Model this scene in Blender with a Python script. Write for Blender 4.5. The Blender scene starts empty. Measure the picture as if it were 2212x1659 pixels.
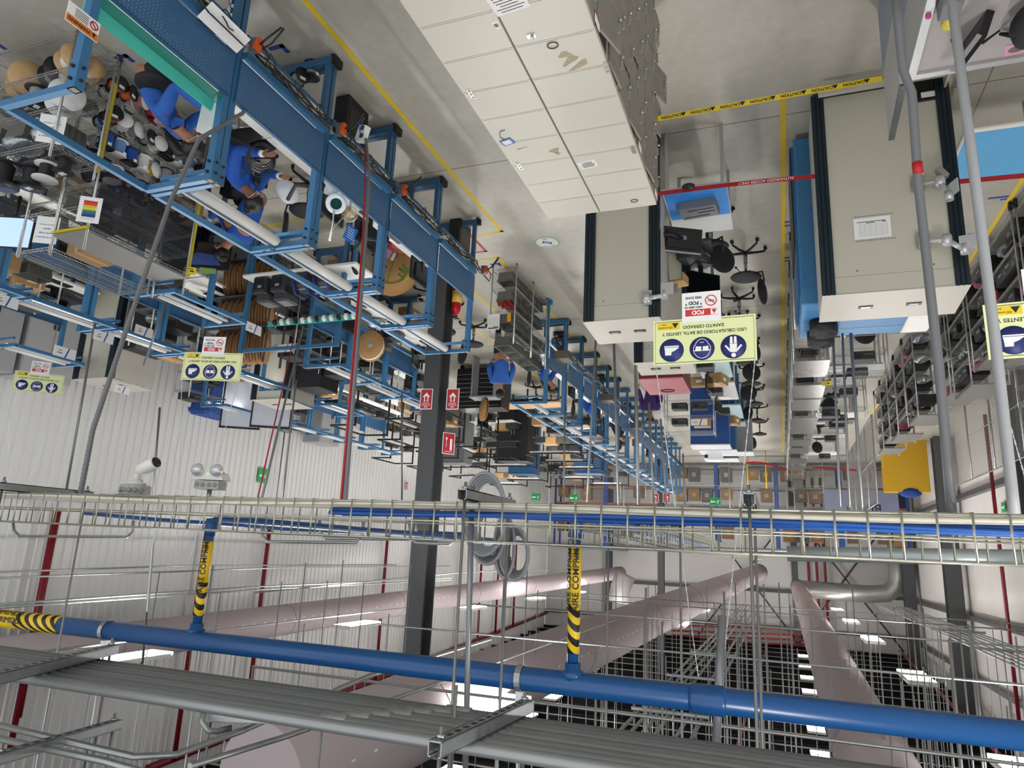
import bpy, math, random
import numpy as np
from mathutils import Vector, Matrix
random.seed(7)
PI=math.pi
C=bpy.context.scene.collection
# ---------------------------------------------------------------- camera
F,YAW,PIT,ROL=1509.5,0.37013,0.23317,-0.04697
CAMZ=4.75
def _cam():
    fw=np.array([math.sin(YAW)*math.cos(PIT),math.cos(YAW)*math.cos(PIT),-math.sin(PIT)])
    r0=np.array([math.cos(YAW),-math.sin(YAW),0]); d0=np.cross(fw,r0)
    r=r0*math.cos(ROL)+d0*math.sin(ROL); d=-r0*math.sin(ROL)+d0*math.cos(ROL)
    return np.stack([r,d,fw],1)
RC=_cam(); CO=np.array([0,0,CAMZ])
cam_d=bpy.data.cameras.new('camera'); cam=bpy.data.objects.new('camera',cam_d); C.objects.link(cam)
cam_d.sensor_width=36; cam_d.lens=F/2212*36; cam_d.clip_start=.05; cam_d.clip_end=300
m=Matrix.Identity(4)
for i in range(3):
    m[i][0]=-RC[i,0]; m[i][1]=RC[i,1]; m[i][2]=-RC[i,2]; m[i][3]=CO[i]   # the photograph is held upside down
cam.matrix_world=m
bpy.context.scene.camera=cam
def at(x,y,X=None,Y=None,Z=None):
    """photo pixel -> the point of the room where its sight line meets one plane"""
    d=RC@np.array([(2212-x-1106)/F,(1659-y-829.5)/F,1.])
    t=X/d[0] if X is not None else Y/d[1] if Y is not None else (Z-CAMZ)/d[2]
    return Vector((CO+t*d).tolist())
# ---------------------------------------------------------------- materials
def lin(h):
    c=[int(h[i:i+2],16)/255 for i in (0,2,4)]
    return tuple(x/12.92 if x<=.04045 else ((x+.055)/1.055)**2.4 for x in c)
_M={}
def M(h,rough=.5,metal=0.,var=.06,scale=6.,bump=0.,emit=0.,alpha=1.,spec=.5,trans=0.):
    key=(h,rough,metal,var,scale,bump,emit,alpha,spec,trans)
    if key in _M: return _M[key]
    mt=bpy.data.materials.new('m_'+h+'_%d'%len(_M)); mt.use_nodes=True
    nt=mt.node_tree; b=nt.nodes['Principled BSDF']; c=lin(h)
    b.inputs['Roughness'].default_value=rough; b.inputs['Metallic'].default_value=metal
    b.inputs['Specular IOR Level'].default_value=spec
    if trans: b.inputs['Transmission Weight'].default_value=trans
    if alpha<1: b.inputs['Alpha'].default_value=alpha
    tc=nt.nodes.new('ShaderNodeTexCoord'); nz=nt.nodes.new('ShaderNodeTexNoise')
    nz.inputs['Scale'].default_value=scale; nz.inputs['Detail'].default_value=3
    nt.links.new(tc.outputs['Object'],nz.inputs['Vector'])
    mx=nt.nodes.new('ShaderNodeMix'); mx.data_type='RGBA'
    mx.inputs[6].default_value=(*[x*(1-var) for x in c],1); mx.inputs[7].default_value=(*[min(1,x*(1+var)) for x in c],1)
    nt.links.new(nz.outputs['Fac'],mx.inputs[0]); nt.links.new(mx.outputs[2],b.inputs['Base Color'])
    if bump:
        bp=nt.nodes.new('ShaderNodeBump'); bp.inputs['Strength'].default_value=bump; bp.inputs['Distance'].default_value=.01
        nt.links.new(nz.outputs['Fac'],bp.inputs['Height']); nt.links.new(bp.outputs['Normal'],b.inputs['Normal'])
    if emit:
        b.inputs['Emission Color'].default_value=(*c,1); b.inputs['Emission Strength'].default_value=emit
    _M[key]=mt; return mt
def nd(nt,t,**k):
    n=nt.nodes.new(t)
    for a,v in k.items(): setattr(n,a,v)
    return n
def mathn(nt,op,a,b=None):
    n=nd(nt,'ShaderNodeMath',operation=op)
    for i,v in enumerate((a,b)):
        if v is None: continue
        if isinstance(v,(int,float)): n.inputs[i].default_value=v
        else: nt.links.new(v,n.inputs[i])
    return n.outputs[0]
def perforated(h,ax=(1,2),pitch=.03,r=.0042,rough=.4):
    """painted sheet with a square grid of punched holes"""
    mt=M(h,rough).copy(); nt=mt.node_tree; b=nt.nodes['Principled BSDF']
    tc=nd(nt,'ShaderNodeTexCoord'); sp=nd(nt,'ShaderNodeSeparateXYZ'); nt.links.new(tc.outputs['Object'],sp.inputs[0])
    q=[]
    for a in ax:
        f=mathn(nt,'FRACT',mathn(nt,'DIVIDE',sp.outputs[a],pitch)); q.append(mathn(nt,'POWER',mathn(nt,'SUBTRACT',f,.5),2))
    al=mathn(nt,'GREATER_THAN',mathn(nt,'ADD',q[0],q[1]),(r/pitch)**2); nt.links.new(al,b.inputs['Alpha']); return mt
def stripes(h1,h2,axis=(1,1,0),pitch=.05,duty=.5,rough=.45):
    mt=M(h1,rough).copy(); nt=mt.node_tree; b=nt.nodes['Principled BSDF']
    tc=nd(nt,'ShaderNodeTexCoord'); dp=nd(nt,'ShaderNodeVectorMath',operation='DOT_PRODUCT')
    nt.links.new(tc.outputs['Object'],dp.inputs[0]); dp.inputs[1].default_value=axis
    s=mathn(nt,'GREATER_THAN',mathn(nt,'FRACT',mathn(nt,'DIVIDE',dp.outputs['Value'],pitch)),duty)
    mx=nd(nt,'ShaderNodeMix',data_type='RGBA'); mx.inputs[6].default_value=(*lin(h1),1); mx.inputs[7].default_value=(*lin(h2),1)
    nt.links.new(s,mx.inputs[0]); nt.links.new(mx.outputs[2],b.inputs['Base Color']); return mt
# ---------------------------------------------------------------- geometry
class G:
    def __init__(s): s.v=[]; s.f=[]; s.k=[]; s.mi=0; s.sm=set()
    def add(s,vs,fs,smooth=False):
        o=len(s.v); s.v+= [tuple(v) for v in vs]
        for f in fs:
            if smooth: s.sm.add(len(s.f))
            s.f.append([i+o for i in f]); s.k.append(s.mi)
        return s
    def box(s,x0,x1,y0,y1,z0,z1):
        vs=[(x,y,z) for z in (z0,z1) for y in (y0,y1) for x in (x0,x1)]
        return s.add(vs,[(0,2,3,1),(4,5,7,6),(0,1,5,4),(2,6,7,3),(0,4,6,2),(1,3,7,5)])
    def ob(s,c,sz,R=None):
        R=R or Matrix.Identity(3)
        vs=[Vector(c)+R@Vector((x*sz[0]/2,y*sz[1]/2,z*sz[2]/2)) for z in (-1,1) for y in (-1,1) for x in (-1,1)]
        return s.add(vs,[(0,2,3,1),(4,5,7,6),(0,1,5,4),(2,6,7,3),(0,4,6,2),(1,3,7,5)])
    def bev(s,x0,x1,y0,y1,z0,z1,b=.01):
        """box with chamfered vertical edges and chamfered top"""
        def ring(i,z): return [(x0+i+b,y0+i,z),(x1-i-b,y0+i,z),(x1-i,y0+i+b,z),(x1-i,y1-i-b,z),(x1-i-b,y1-i,z),(x0+i+b,y1-i,z),(x0+i,y1-i-b,z),(x0+i,y0+i+b,z)]
        vs=ring(0,z0)+ring(0,z1-b)+ring(b*.7,z1); fs=[tuple(range(7,-1,-1)),tuple(range(16,24))]
        for a in (0,8): fs+=[(a+i,a+(i+1)%8,a+8+(i+1)%8,a+8+i) for i in range(8)]
        return s.add(vs,fs)
    def tube(s,pts,r,n=8,cap=True,closed=False,smooth=True):
        pts=[Vector(p) for p in pts]; N=len(pts); rs=r if isinstance(r,(list,tuple)) else [r]*N
        vs=[];up=None
        for i,p in enumerate(pts):
            a=pts[i-1] if (i>0 or closed) else p; b=pts[(i+1)%N] if (i<N-1 or closed) else p
            t=(b-a).normalized()
            if up is None: up=Vector((0,0,1)) if abs(t.z)<.9 else Vector((1,0,0))
            x=t.cross(up).normalized() if t.cross(up).length>1e-6 else t.orthogonal().normalized(); y=x.cross(t).normalized(); up=y
            for k in range(n):
                q=2*PI*(k+.5)/n; vs.append(p+(x*math.cos(q)+y*math.sin(q))*rs[i])
        fs=[]
        for i in range(N if closed else N-1):
            j=(i+1)%N
            fs+=[(i*n+k,i*n+(k+1)%n,j*n+(k+1)%n,j*n+k) for k in range(n)]
        s.add(vs,fs,smooth and n>4)
        if cap and not closed:
            o=len(s.v)-len(vs)
            for f in (list(range(n-1,-1,-1)),list(range((N-1)*n,N*n))): s.f.append([i+o for i in f]); s.k.append(s.mi)
        return s
    def lathe(s,prof,c=(0,0,0),ax='z',n=20,smooth=True,cap=True):
        """profile of (radius, height) pairs spun about an axis"""
        vs=[];P=len(prof); c=Vector(c)
        for (r,h) in prof:
            for k in range(n):
                q=2*PI*k/n; a,b=r*math.cos(q),r*math.sin(q)
                vs.append(c+Vector({'z':(a,b,h),'x':(h,a,b),'y':(b,h,a)}[ax]))
        fs=[(i*n+k,i*n+(k+1)%n,(i+1)*n+(k+1)%n,(i+1)*n+k) for i in range(P-1) for k in range(n)]
        s.add(vs,fs,smooth); o=len(s.v)-len(vs)
        for f,r in ((list(range(n-1,-1,-1)),prof[0][0]),(list(range((P-1)*n,P*n)),prof[-1][0])):
            if cap and r>1e-4: s.f.append([i+o for i in f]); s.k.append(s.mi)
        return s
    def prism(s,poly,a,b,ax='y'):
        n=len(poly)
        def q(p,h): return {'y':(p[0],h,p[1]),'x':(h,p[0],p[1]),'z':(p[0],p[1],h)}[ax]
        vs=[q(p,a) for p in poly]+[q(p,b) for p in poly]
        return s.add(vs,[tuple(range(n-1,-1,-1)),tuple(range(n,2*n))]+[(i,(i+1)%n,n+(i+1)%n,n+i) for i in range(n)])
    def ell(s,c,rx,ry,rz,n=12,m=8):
        c=Vector(c); vs=[c+Vector((0,0,-rz))]
        for i in range(1,m):
            a=-PI/2+PI*i/m
            vs+=[c+Vector((rx*math.cos(a)*math.cos(2*PI*k/n),ry*math.cos(a)*math.sin(2*PI*k/n),rz*math.sin(a))) for k in range(n)]
        vs.append(c+Vector((0,0,rz))); L=len(vs)-1
        fs=[(0,1+(k+1)%n,1+k) for k in range(n)]+[(L,L-n+k,L-n+(k+1)%n) for k in range(n)]
        fs+=[(1+i*n+k,1+i*n+(k+1)%n,1+(i+1)*n+(k+1)%n,1+(i+1)*n+k) for i in range(m-2) for k in range(n)]
        return s.add(vs,fs,True)
    def xf(s,mat,start=0):
        s.v=s.v[:start]+[tuple(mat@Vector(v)) for v in s.v[start:]]; return s
    def obj(s,name,mat,parent=None,world=False,at0=None):
        """link as ONE mesh object; world=True: the points are room coordinates"""
        mats=mat if isinstance(mat,(list,tuple)) else [mat]; off=Vector((0,0,0)); loc=None
        if parent is None and world:
            a=np.array(s.v); loc=Vector(((a[:,0].min()+a[:,0].max())/2,(a[:,1].min()+a[:,1].max())/2,a[:,2].min())); off=loc
        elif world:
            p=parent
            while p: off=off+p.location; p=p.parent
        me=bpy.data.meshes.new(name); me.from_pydata([tuple(Vector(v)-off) for v in s.v],[],s.f); me.validate()
        for mm in mats: me.materials.append(mm)
        if len(me.polygons)==len(s.k):
            me.polygons.foreach_set('material_index',s.k)
            me.polygons.foreach_set('use_smooth',[i in s.sm for i in range(len(s.f))])
        o=bpy.data.objects.new(name,me); C.objects.link(o)
        if loc: o.location=loc
        if at0: o.location=at0
        if parent: o.parent=parent
        return o
def tag(o,label,cat,group=None,kind=None):
    o['label']=label; o['category']=cat
    if group: o['group']=group
    if kind: o['kind']=kind
    return o
def thing(name,label,cat,loc=(0,0,0),rz=0,group=None):
    o=bpy.data.objects.new(name,None); C.objects.link(o); o.empty_display_size=.05
    o.location=loc; o.rotation_euler=(0,0,rz); return tag(o,label,cat,group)
def struct(g,name,mat): o=g.obj(name,mat); o['kind']='structure'; return o
def kids(o): return [c for c in o.children]
def dup(root,loc,rz=0,label=None,group=None,cat=None,recolor=None):
    def cp(o,par):
        c=o.copy(); C.objects.link(c)
        if par: c.parent=par
        if recolor and o.type=='MESH':
            for a,b in recolor.items():
                for i,sl in enumerate(c.material_slots):
                    if sl.material==a: sl.link='OBJECT'; sl.material=b
        for k in TREE.get(o.name,[]) : cp(k,c)
        return c
    TREE={}
    def scan(o):
        TREE[o.name]=kids(o)
        for k in kids(o): scan(k)
    scan(root); r=cp(root,None); r.location=loc; r.rotation_euler=(0,0,rz)
    if label: r['label']=label
    if group: r['group']=group
    if cat: r['category']=cat
    return r
def text(body,size,parent,mat,loc,rot=None,name='lettering',align='CENTER',bold=0.):
    """raised lettering as a mesh, drawn in its local XY plane"""
    cu=bpy.data.curves.new(name,'FONT'); cu.body=body; cu.size=size; cu.align_x=align; cu.align_y='CENTER'; cu.offset=bold*size; cu.extrude=.0006
    t=bpy.data.objects.new(name,cu); C.objects.link(t)
    me=bpy.data.meshes.new_from_object(t.evaluated_get(bpy.context.evaluated_depsgraph_get())); bpy.data.objects.remove(t); bpy.data.curves.remove(cu)
    me.materials.clear(); me.materials.append(mat)
    o=bpy.data.objects.new(name,me); C.objects.link(o); o.location=loc
    if rot is not None: o.rotation_euler=rot
    if parent: o.parent=parent
    return o
FRONT=(PI/2,0,0)      # lettering that faces -Y
SIDE=(PI/2,0,-PI/2)   # lettering that faces -X
ORD=['first','second','third','fourth','fifth','sixth','seventh','eighth','ninth','tenth','eleventh','twelfth','thirteenth','fourteenth','fifteenth','sixteenth','seventeenth','eighteenth','nineteenth','twentieth']
# ---------------------------------------------------------------- palette
blue=M('39709a',.4,var=.05); dblue=M('2e5b7e',.45); steel=M('b4b6b6',.3,.9,var=.1); galv=M('a3a6a4',.4,.75,var=.15,scale=25)
chrome=M('bdbebb',.3,.7,var=.08); black=M('17181a',.5); dgrey=M('3a3c3f',.5); white=M('ecebe4',.45); cream=M('dcd5c2',.45)
paper=M('f2f1ee',.8,var=.02); grey=M('8f9294',.5); lgrey=M('b9bab8',.5); binm=M('62625d',.6,var=.08); red=M('b01c22',.4); yellow=M('e8c619',.5)
card=M('b08a5c',.8,var=.1,scale=12); wood=M('cfa878',.6,var=.15,scale=9); rubber=M('121212',.8); orange=M('d8571f',.5); ink=M('17171a',.6)
screen=M('0d0f13',.15); conduit=M('8b8d8f',.4,.55,var=.08); plast=M('dfe4ea',.15,var=.1,scale=30,bump=.6,alpha=.55)
skyblue=M('58a6d8',.5); matblue=M('2f86d6',.6); label_w=M('f5f5f2',.7,var=.01); green=M('2b7a4a',.5); mateal=M('4fc6b4',.35)
perf=perforated('38658e')
# ================================================================ SETTING
def floor_mat():
    mt=M('b5b0a4',.38,var=.0).copy(); nt=mt.node_tree; b=nt.nodes['Principled BSDF']
    tc=nd(nt,'ShaderNodeTexCoord'); n1=nd(nt,'ShaderNodeTexNoise'); n1.inputs['Scale'].default_value=.55; n1.inputs['Detail'].default_value=6
    n2=nd(nt,'ShaderNodeTexNoise'); n2.inputs['Scale'].default_value=9; n2.inputs['Detail'].default_value=8
    nt.links.new(tc.outputs['Object'],n1.inputs['Vector']); nt.links.new(tc.outputs['Object'],n2.inputs['Vector'])
    ad=mathn(nt,'ADD',mathn(nt,'MULTIPLY',n1.outputs['Fac'],.7),mathn(nt,'MULTIPLY',n2.outputs['Fac'],.3))
    cr=nd(nt,'ShaderNodeValToRGB'); cr.color_ramp.elements[0].position=.36; cr.color_ramp.elements[1].position=.64
    cr.color_ramp.elements[0].color=(*lin('a39f93'),1); cr.color_ramp.elements[1].color=(*lin('bbb7ac'),1)
    nt.links.new(ad,cr.inputs[0]); nt.links.new(cr.outputs[0],b.inputs['Base Color'])
    nt.links.new(mathn(nt,'ADD',mathn(nt,'MULTIPLY',n1.outputs['Fac'],.3),.2),b.inputs['Roughness']); return mt
FX0,FX1,FY0,FY1=-6.0,13.5,-3.,42.
def roofz(y): return 10.9-.04*y
g=G(); g.box(FX0-.3,FX1+.3,FY0,FY1+.3,-.2,0); struct(g,'floor',floor_mat())
# right wall: ribbed white sheet
g=G(); ys=[]; y=FY0
while y<FY1:
    ys+=[(y,0),(y+.13,0),(y+.15,.03),(y+.18,.03)]; y+=.20
n=len(ys)
g.add([(FX1-d,y,0) for y,d in ys]+[(FX1-d,y,roofz(y)) for y,d in ys],[(i+1,i,n+i,n+i+1) for i in range(n-1)])
struct(g,'wall_right',M('dcdbd8',.5,var=.03,scale=1.5))
g=G(); g.box(FX0-.2,FX0,FY0,FY1,0,11.2); struct(g,'wall_left',M('d6d1cd',.7,var=.06,scale=1.2,bump=.2))
g=G(); g.box(FX0,FX1,FY1,FY1+.2,0,9.6); struct(g,'wall_far',M('d2cecb',.7,var=.06,scale=1.2))
g=G(); g.add([(FX0-.2,FY0,roofz(FY0)),(FX1+.2,FY0,roofz(FY0)),(FX1+.2,FY1+.2,roofz(FY1)),(FX0-.2,FY1+.2,roofz(FY1))],[(0,1,2,3)])
struct(g,'ceiling',M('161617',.9))
# roof purlins: Z sections, shade painted into webs, reflected light into pale flanges
pur_shade=M('17171a',.8); flg_lit=M('b9b6b2',.5)
k=0; y=4.
while y<FY1:
    k+=1; z=roofz(y); g=G()
    g.box(FX0,FX1,y,y+.012,z-.26,z-.02); g.mi=1; g.box(FX0,FX1,y-.1,y,z-.275,z-.26)
    o=g.obj('trim_%d'%k,[pur_shade,flg_lit]); o['kind']='structure'; y+=1.35
# left wall girts and columns, far wall girts
dkc=M('4a4b4d',.45,var=.04)
for i,z in enumerate((2.3,4.4,6.3,8.2)):
    g=G(); g.box(FX0,FX0+.2,0,FY1,z,z+.03); g.box(FX0+.17,FX0+.2,0,FY1,z-.13,z); k+=1; struct(g,'trim_%d'%k,dkc)
    g=G(); g.box(FX0,FX1,FY1-.2,FY1,z,z+.03); g.box(FX0,FX1,FY1-.2,FY1-.17,z-.13,z); k+=1; struct(g,'trim_%d'%k,dkc)
def icol(name,x,y,w,d,h,m):
    g=G(); t=.03
    g.box(x-w/2,x+w/2,y-d/2,y-d/2+t,0,h); g.box(x-w/2,x+w/2,y+d/2-t,y+d/2,0,h); g.box(x-t/2,x+t/2,y-d/2+t,y+d/2-t,0,h)
    return struct(g,name,m)
icol('column',4.93,9.45,.26,.34,roofz(9.4)-.2,dkc)
icol('column',4.93,31.6,.26,.34,roofz(31.6)-.2,dkc)
for y in (10.,19.6,29.2,38.8): icol('column',FX0+.45,y,.5,.5,roofz(y)-.2,dkc)
for x in (-.6,9.5): icol('column',x,FY1-.4,.3,.4,roofz(FY1)-.3,dkc)
# far wall cross bracing
g=G(); br=dkc
for a,b in (((-5.5,2),(-.6,8.8)),((-5.5,8.8),(-.6,2)),((-.6,2),(4.5,8.8)),((-.6,8.8),(4.5,2))): g.tube([(a[0],FY1-.25,a[1]),(b[0],FY1-.25,b[1])],.04,6)
k+=1; struct(g,'trim_%d'%k,br)
# joints in the slab
g=G(); jm=M('6d695f',.8)
for y in (7.27,13.4,19.5,25.6,31.7): g.box(FX0,FX1,y,y+.012,0,.0012)
for x in (-2.1,9.6): g.box(x,x+.01,0,FY1,0,.0012)
k+=1; struct(g,'trim_%d'%k,jm)
# ---------------------------------------------------------------- floor tape
tape=M('d9b91a',.5,var=.12,scale=14); btape=M('2b3f86',.6)
def ftape(label,segs,w=.055,mat=tape,z=.002):
    g=G()
    for a,b in segs:
        a=Vector((a[0],a[1],0)); b=Vector((b[0],b[1],0)); d=(b-a).normalized(); s=Vector((-d.y,d.x,0))*w/2; e=d*w/2
        g.add([a-s-e+Vector((0,0,z)),b-s+e+Vector((0,0,z)),b+s+e+Vector((0,0,z)),a+s-e+Vector((0,0,z))],[(0,1,2,3)])
    o=g.obj('floor_marking',mat,world=True); tag(o,label,'floor tape'); o['kind']='structure'
ftape('yellow floor tape edging the aisle beside the nearest blue workbenches',[((3.85,1.5),(3.83,9.13)),((3.83,9.13),(4.7,9.25))])
ftape('yellow floor tape down the aisle past the grey machine cabinet with the blue flank',[((-.2,6.98),(-.22,33))])
ftape('yellow floor tape in front of the wire racks by the pale wall with dark girts',[((-3.0,5.),(-2.85,24.3))])
ftape('yellow floor tape bay around the grey-bin wire rack',[((4.25,10.05),(5.3,10.05)),((4.25,10.05),(4.1,30)),((5.3,10.05),(5.3,12.6))])
ftape('yellow floor tape behind the first row of blue workbenches',[((5.6,7.85),(9.3,8.15))],.05)
ftape('faint yellow floor tape crossing the aisle near the red rope',[((-.2,24.2),(1.3,24.3)),((-.2,22.6),(1.3,22.7)),((-2.8,24.3),(-.9,24.3))],.05)
ftape('yellow floor tape behind the second row of blue benches',[((6.2,12.3),(6.3,27))],.05)
ftape('red floor tape box around the fire extinguisher column',[((4.35,9.0),(5.3,9.0)),((4.35,9.0),(4.35,9.75)),((4.35,9.75),(5.3,9.75))],.05,M('b8404a',.6))
g=G()
for x,y in ((6.13,3.78),(6.16,4.33),(7.3,3.78),(4.4,10.28),(4.95,10.25),(4.65,6.2),(4.5,4.7)):
    g.box(x-.09,x+.09,y-.025,y+.025,.0,.002); g.box(x-.09,x-.04,y-.025,y+.1,.0,.002)
for y in (8.9,9.9,11.0,12.1,13.,14,15,16,17.2,18.4,19.6): g.box(-2.93,-2.7,y-.02,y+.03,0,.002); g.box(-2.93,-2.85,y+.06,y+.1,0,.002)
for y in (9.9,11.2): g.box(-.36,-.22,y,y+.05,0,.002); g.box(-.36,-.22,y+.12,y+.17,0,.002)
o=g.obj('floor_marking',btape,world=True); tag(o,'blue tape corner marks on the floor where racks and benches stand','floor tape'); o['kind']='structure'
# round floor sticker
t=thing('floor_sticker','round white floor sticker with a phone picture and green rim','sticker',(*at(1182,524,Z=0).xy,0))
g=G(); g.lathe([(0,.002),(.19,.002),(.19,0)],n=32); g.obj('disc',label_w,t)
g=G(); g.lathe([(.18,.0025),(.19,.0026),(.2,.002)],n=32,cap=False); g.obj('rim',M('7fb28c',.6),t)
g=G(); g.ob((0,.0,.003),(.15,.075,.003),Matrix.Rotation(-.5,3,'Z')); g.mi=1; g.ob((0,0,.0042),(.12,.06,.002),Matrix.Rotation(-.5,3,'Z')); g.obj('phone_picture',[ink,M('7fa9cf',.3)],t)
text('CELL PHONE',.035,t,ink,(0,.12,.003)); text('LIBRE',.035,t,ink,(0,-.13,.003))
# ================================================================ LIGHT
LAMP=M('fdfdff',.4,emit=0.).copy(); LAMP.node_tree.nodes['Principled BSDF'].inputs['Emission Color'].default_value=(1,.985,.96,1)
LAMP.node_tree.nodes['Principled BSDF'].inputs['Emission Strength'].default_value=60
def fixture(label,loc,w=.42,l=1.25,group=None,rod=None):
    t=thing('ceiling_light',label,'light',loc,0,group)
    g=G()
    for s in (-1,1): g.box(s*w/4-w/4+.01,s*w/4+w/4-.01,-l/2,l/2,.02,.05)
    g.box(-w/2-.01,w/2+.01,-l/2-.02,l/2+.02,.05,.075); g.box(-w/2-.01,w/2+.01,-l/2-.03,-l/2-.01,0,.06); g.box(-w/2-.01,w/2+.01,l/2+.01,l/2+.03,0,.06)
    g.obj('housing',white,t)
    for s in (-1,1):
        g=G(); g.box(s*w/4-w/4+.02,s*w/4+w/4-.02,-l/2,l/2,.0,.019); g.obj('diffuser',LAMP,t)
    if rod:
        g=G()
        for y in (-l/2+.1,l/2-.1): g.tube([(0,y,.07),(0,y,rod)],.006,5)
        g.obj('hanger',steel,t)
    return t
rows={-2.05:'left',3.2:'middle',9.0:'right'}
for x,nm in rows.items():
    for i,y in enumerate((1.6,8.2,14.3,20.7,26.8,33.)):
        if nm!='left' and i==0: continue
        fixture('bright double tube light on rods, %s from the camera in the %s row'%(ORD[i],nm),(x-(.45 if nm=='middle' and i>2 else 0),y,6.5),rod=roofz(y)-6.6)
for x,nm in ((-.75,'over the left duct'),(7.6,'beyond the big middle duct')):
    for i in range(9):
        y=16.7+i*2.7; fixture('square bright light tucked between roof purlins %s, %s from the camera'%(nm,ORD[i]),(x,y,roofz(y)-.34),.5,.8)
w=bpy.data.worlds.new('world'); bpy.context.scene.world=w; w.use_nodes=True
w.node_tree.nodes['Background'].inputs[0].default_value=(.93,.96,1,1); w.node_tree.nodes['Background'].inputs[1].default_value=1.0  # even background light added as fill through the open back of the hall
vs=bpy.context.scene.view_settings; vs.view_transform='Standard'; vs.look='None'; vs.gamma=1; vs.use_curve_mapping=False; vs.exposure=.52
bpy.context.scene.cycles.max_bounces=6; bpy.context.scene.cycles.transparent_max_bounces=12
# ================================================================ OVERHEAD SERVICES
def run(name,label,cat,pts,r,mat,group=None,n=8):
    g=G(); g.tube(pts,r,n); return tag(g.obj(name,mat,world=True),label,cat,group)
pipeblue=M('184a7e',.3,var=.04)
# --- near blue compressed-air main, along X
py=3.25
a=at(-60,1333,Y=py); b=at(2290,1590,Y=py); zc=(a.z+b.z)/2
t=thing('air_pipe','thick blue compressed air pipe crossing overhead','pipe',(0,py,zc))
g=G(); g.tube([(b.x-.5,0,0),(a.x+.6,0,0)],.052,24); g.obj('pipe',pipeblue,t)
xb=at(2035/1000*0+1530,1525,Y=py).x
g=G(); g.tube([(xb-.075,0,0),(xb-.06,0,0),(xb+.06,0,0),(xb+.075,0,0)],[.053,.06,.06,.053],24); g.obj('coupling',pipeblue,t)
ystr=stripes('e6bd1e','1b1a18',(1,.6,1.2),.075,.5)
def sleeve(parent,p0,p1,r,txt,axis):
    """yellow marker wrapped round a pipe: plain part with lettering, then hazard stripes"""
    p0=Vector(p0);p1=Vector(p1); q=p0+(p1-p0)*.62
    g=G(); g.tube([p0,q],r,20); y=g.obj('marker_sleeve',M('e6bd1e',.4,var=.03),parent)
    g=G(); g.tube([q,p1],r,20); g.obj('hazard_band',ystr,parent)
    return q
xa=at(135,1350,Y=py).x; q=sleeve(t,(at(-40,1340,Y=py).x+.25,0,0),(xa,0,0),.0535,'',0)
o=text('AIRE COMPRIMIDO',.05,t,ink,(at(20,1340,Y=py).x+.05,-.0555,-.002),(Matrix.Rotation(PI/2,4,'X')@Matrix.Rotation(PI,4,'Z')).to_euler())
o=text('AIRE COMPRIMIDO',.05,t,ink,(at(20,1340,Y=py).x+.05,-.036,-.042),(Matrix.Rotation(PI*.78,4,'X')@Matrix.Rotation(PI,4,'Z')).to_euler())
def dropper(label,px,py0,py1,Yp,lab,pb,out):
    top=at(px,py0,Y=Yp); bot=at(pb,py1,Y=Yp)
    t=thing('air_dropper',label,'pipe',(top.x,Yp,zc))
    L=bot.z-zc
    g=G(); g.tube([(0,0,-.03),(0,0,L+.06),(0,.012,L+.02),(0,.05,L),(0,out,L)],.026,16); g.obj('pipe',pipeblue,t)
    g=G(); g.tube([(0,0,-.02),(0,0,-.055),(0,0,-.06),(0,0,-.09)],[.05,.05,.036,.036],16); g.obj('tee_collar',pipeblue,t)
    g=G(); g.tube([(0,0,L+.1),(0,0,L+.06),(0,0,L+.055),(0,0,L+.0)],[.03,.036,.036,.03],16); g.obj('elbow_collar',pipeblue,t)
    s0=L+.13; s1=-.13
    g=G(); g.tube([(0,0,s0),(0,0,s0+(s1-s0)*.56)],.029,20); g.obj('marker_sleeve',M('e6bd1e',.4,var=.03),t)
    g=G(); g.tube([(0,0,s0+(s1-s0)*.56),(0,0,s1)],.0285,20); g.obj('hazard_band',ystr,t)
    R=Matrix.Rotation(PI/2,3,'Y')
    mid=s0+(s1-s0)*.25
    for a in (-.45,.75):
        rot=(Matrix.Rotation(a,4,'Z')@Matrix.Rotation(PI/2,4,'X')@Matrix.Rotation(-PI/2,4,'Z')).to_euler()
        o=text('AIRE COMPRIMIDO',.042,t,ink,(.031*math.sin(a),-.031*math.cos(a),mid),rot,bold=.01)
        g=G(); d=Vector((math.sin(a),-math.cos(a),0)); s=Vector((math.cos(a),math.sin(a),0)); z=s0+.035
        P=lambda u,v:(d*.0305+s*u+Vector((0,0,v)))
        g.add([P(-.012,z+.0),P(.012,z),P(0,z-.025)],[(0,1,2)]); g.add([P(-.005,z),P(.005,z),P(.005,z+.03),P(-.005,z+.03)],[(0,1,2,3)]); g.obj('flow_arrow',ink,t)
    return t
dropper('blue dropper pipe with yellow air label, in the middle of the picture',1237,1445,1115,py,0,1240,9.)
dropper('blue dropper pipe with yellow air label, over the white ribbed wall side',424,1360,1120,py+.02,0,449,12.)
# clamps and hangers on the main
for px,pz,nm in ((1124,1480,'over the middle of the picture'),(231,1370,'beside the yellow air marker')):
    p=at(px,pz,Y=py); t=thing('pipe_clamp','galvanised strap clamp holding the blue air main %s'%nm,'clamp',(p.x,py,zc))
    g=G(); pts=[(0,.056*math.cos(a),.056*math.sin(a)) for a in np.linspace(0,2*PI,20)[:-1]]
    vs=[];
    for q in pts: vs+=[(-.014,q[1],q[2]),(.014,q[1],q[2]),(.014,q[1]*1.07,q[2]*1.07),(-.014,q[1]*1.07,q[2]*1.07)]
    n=len(pts); g.add(vs,[(i*4+k,i*4+(k+1)%4,((i+1)%n)*4+(k+1)%4,((i+1)%n)*4+k) for i in range(n) for k in range(4)]); g.obj('strap',galv,t)
    g=G(); g.tube([(0,0,.06),(0,0,.9)],.006,6); g.box(-.016,.016,-.02,.02,.055,.11); g.obj('rod',steel,t)
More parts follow.
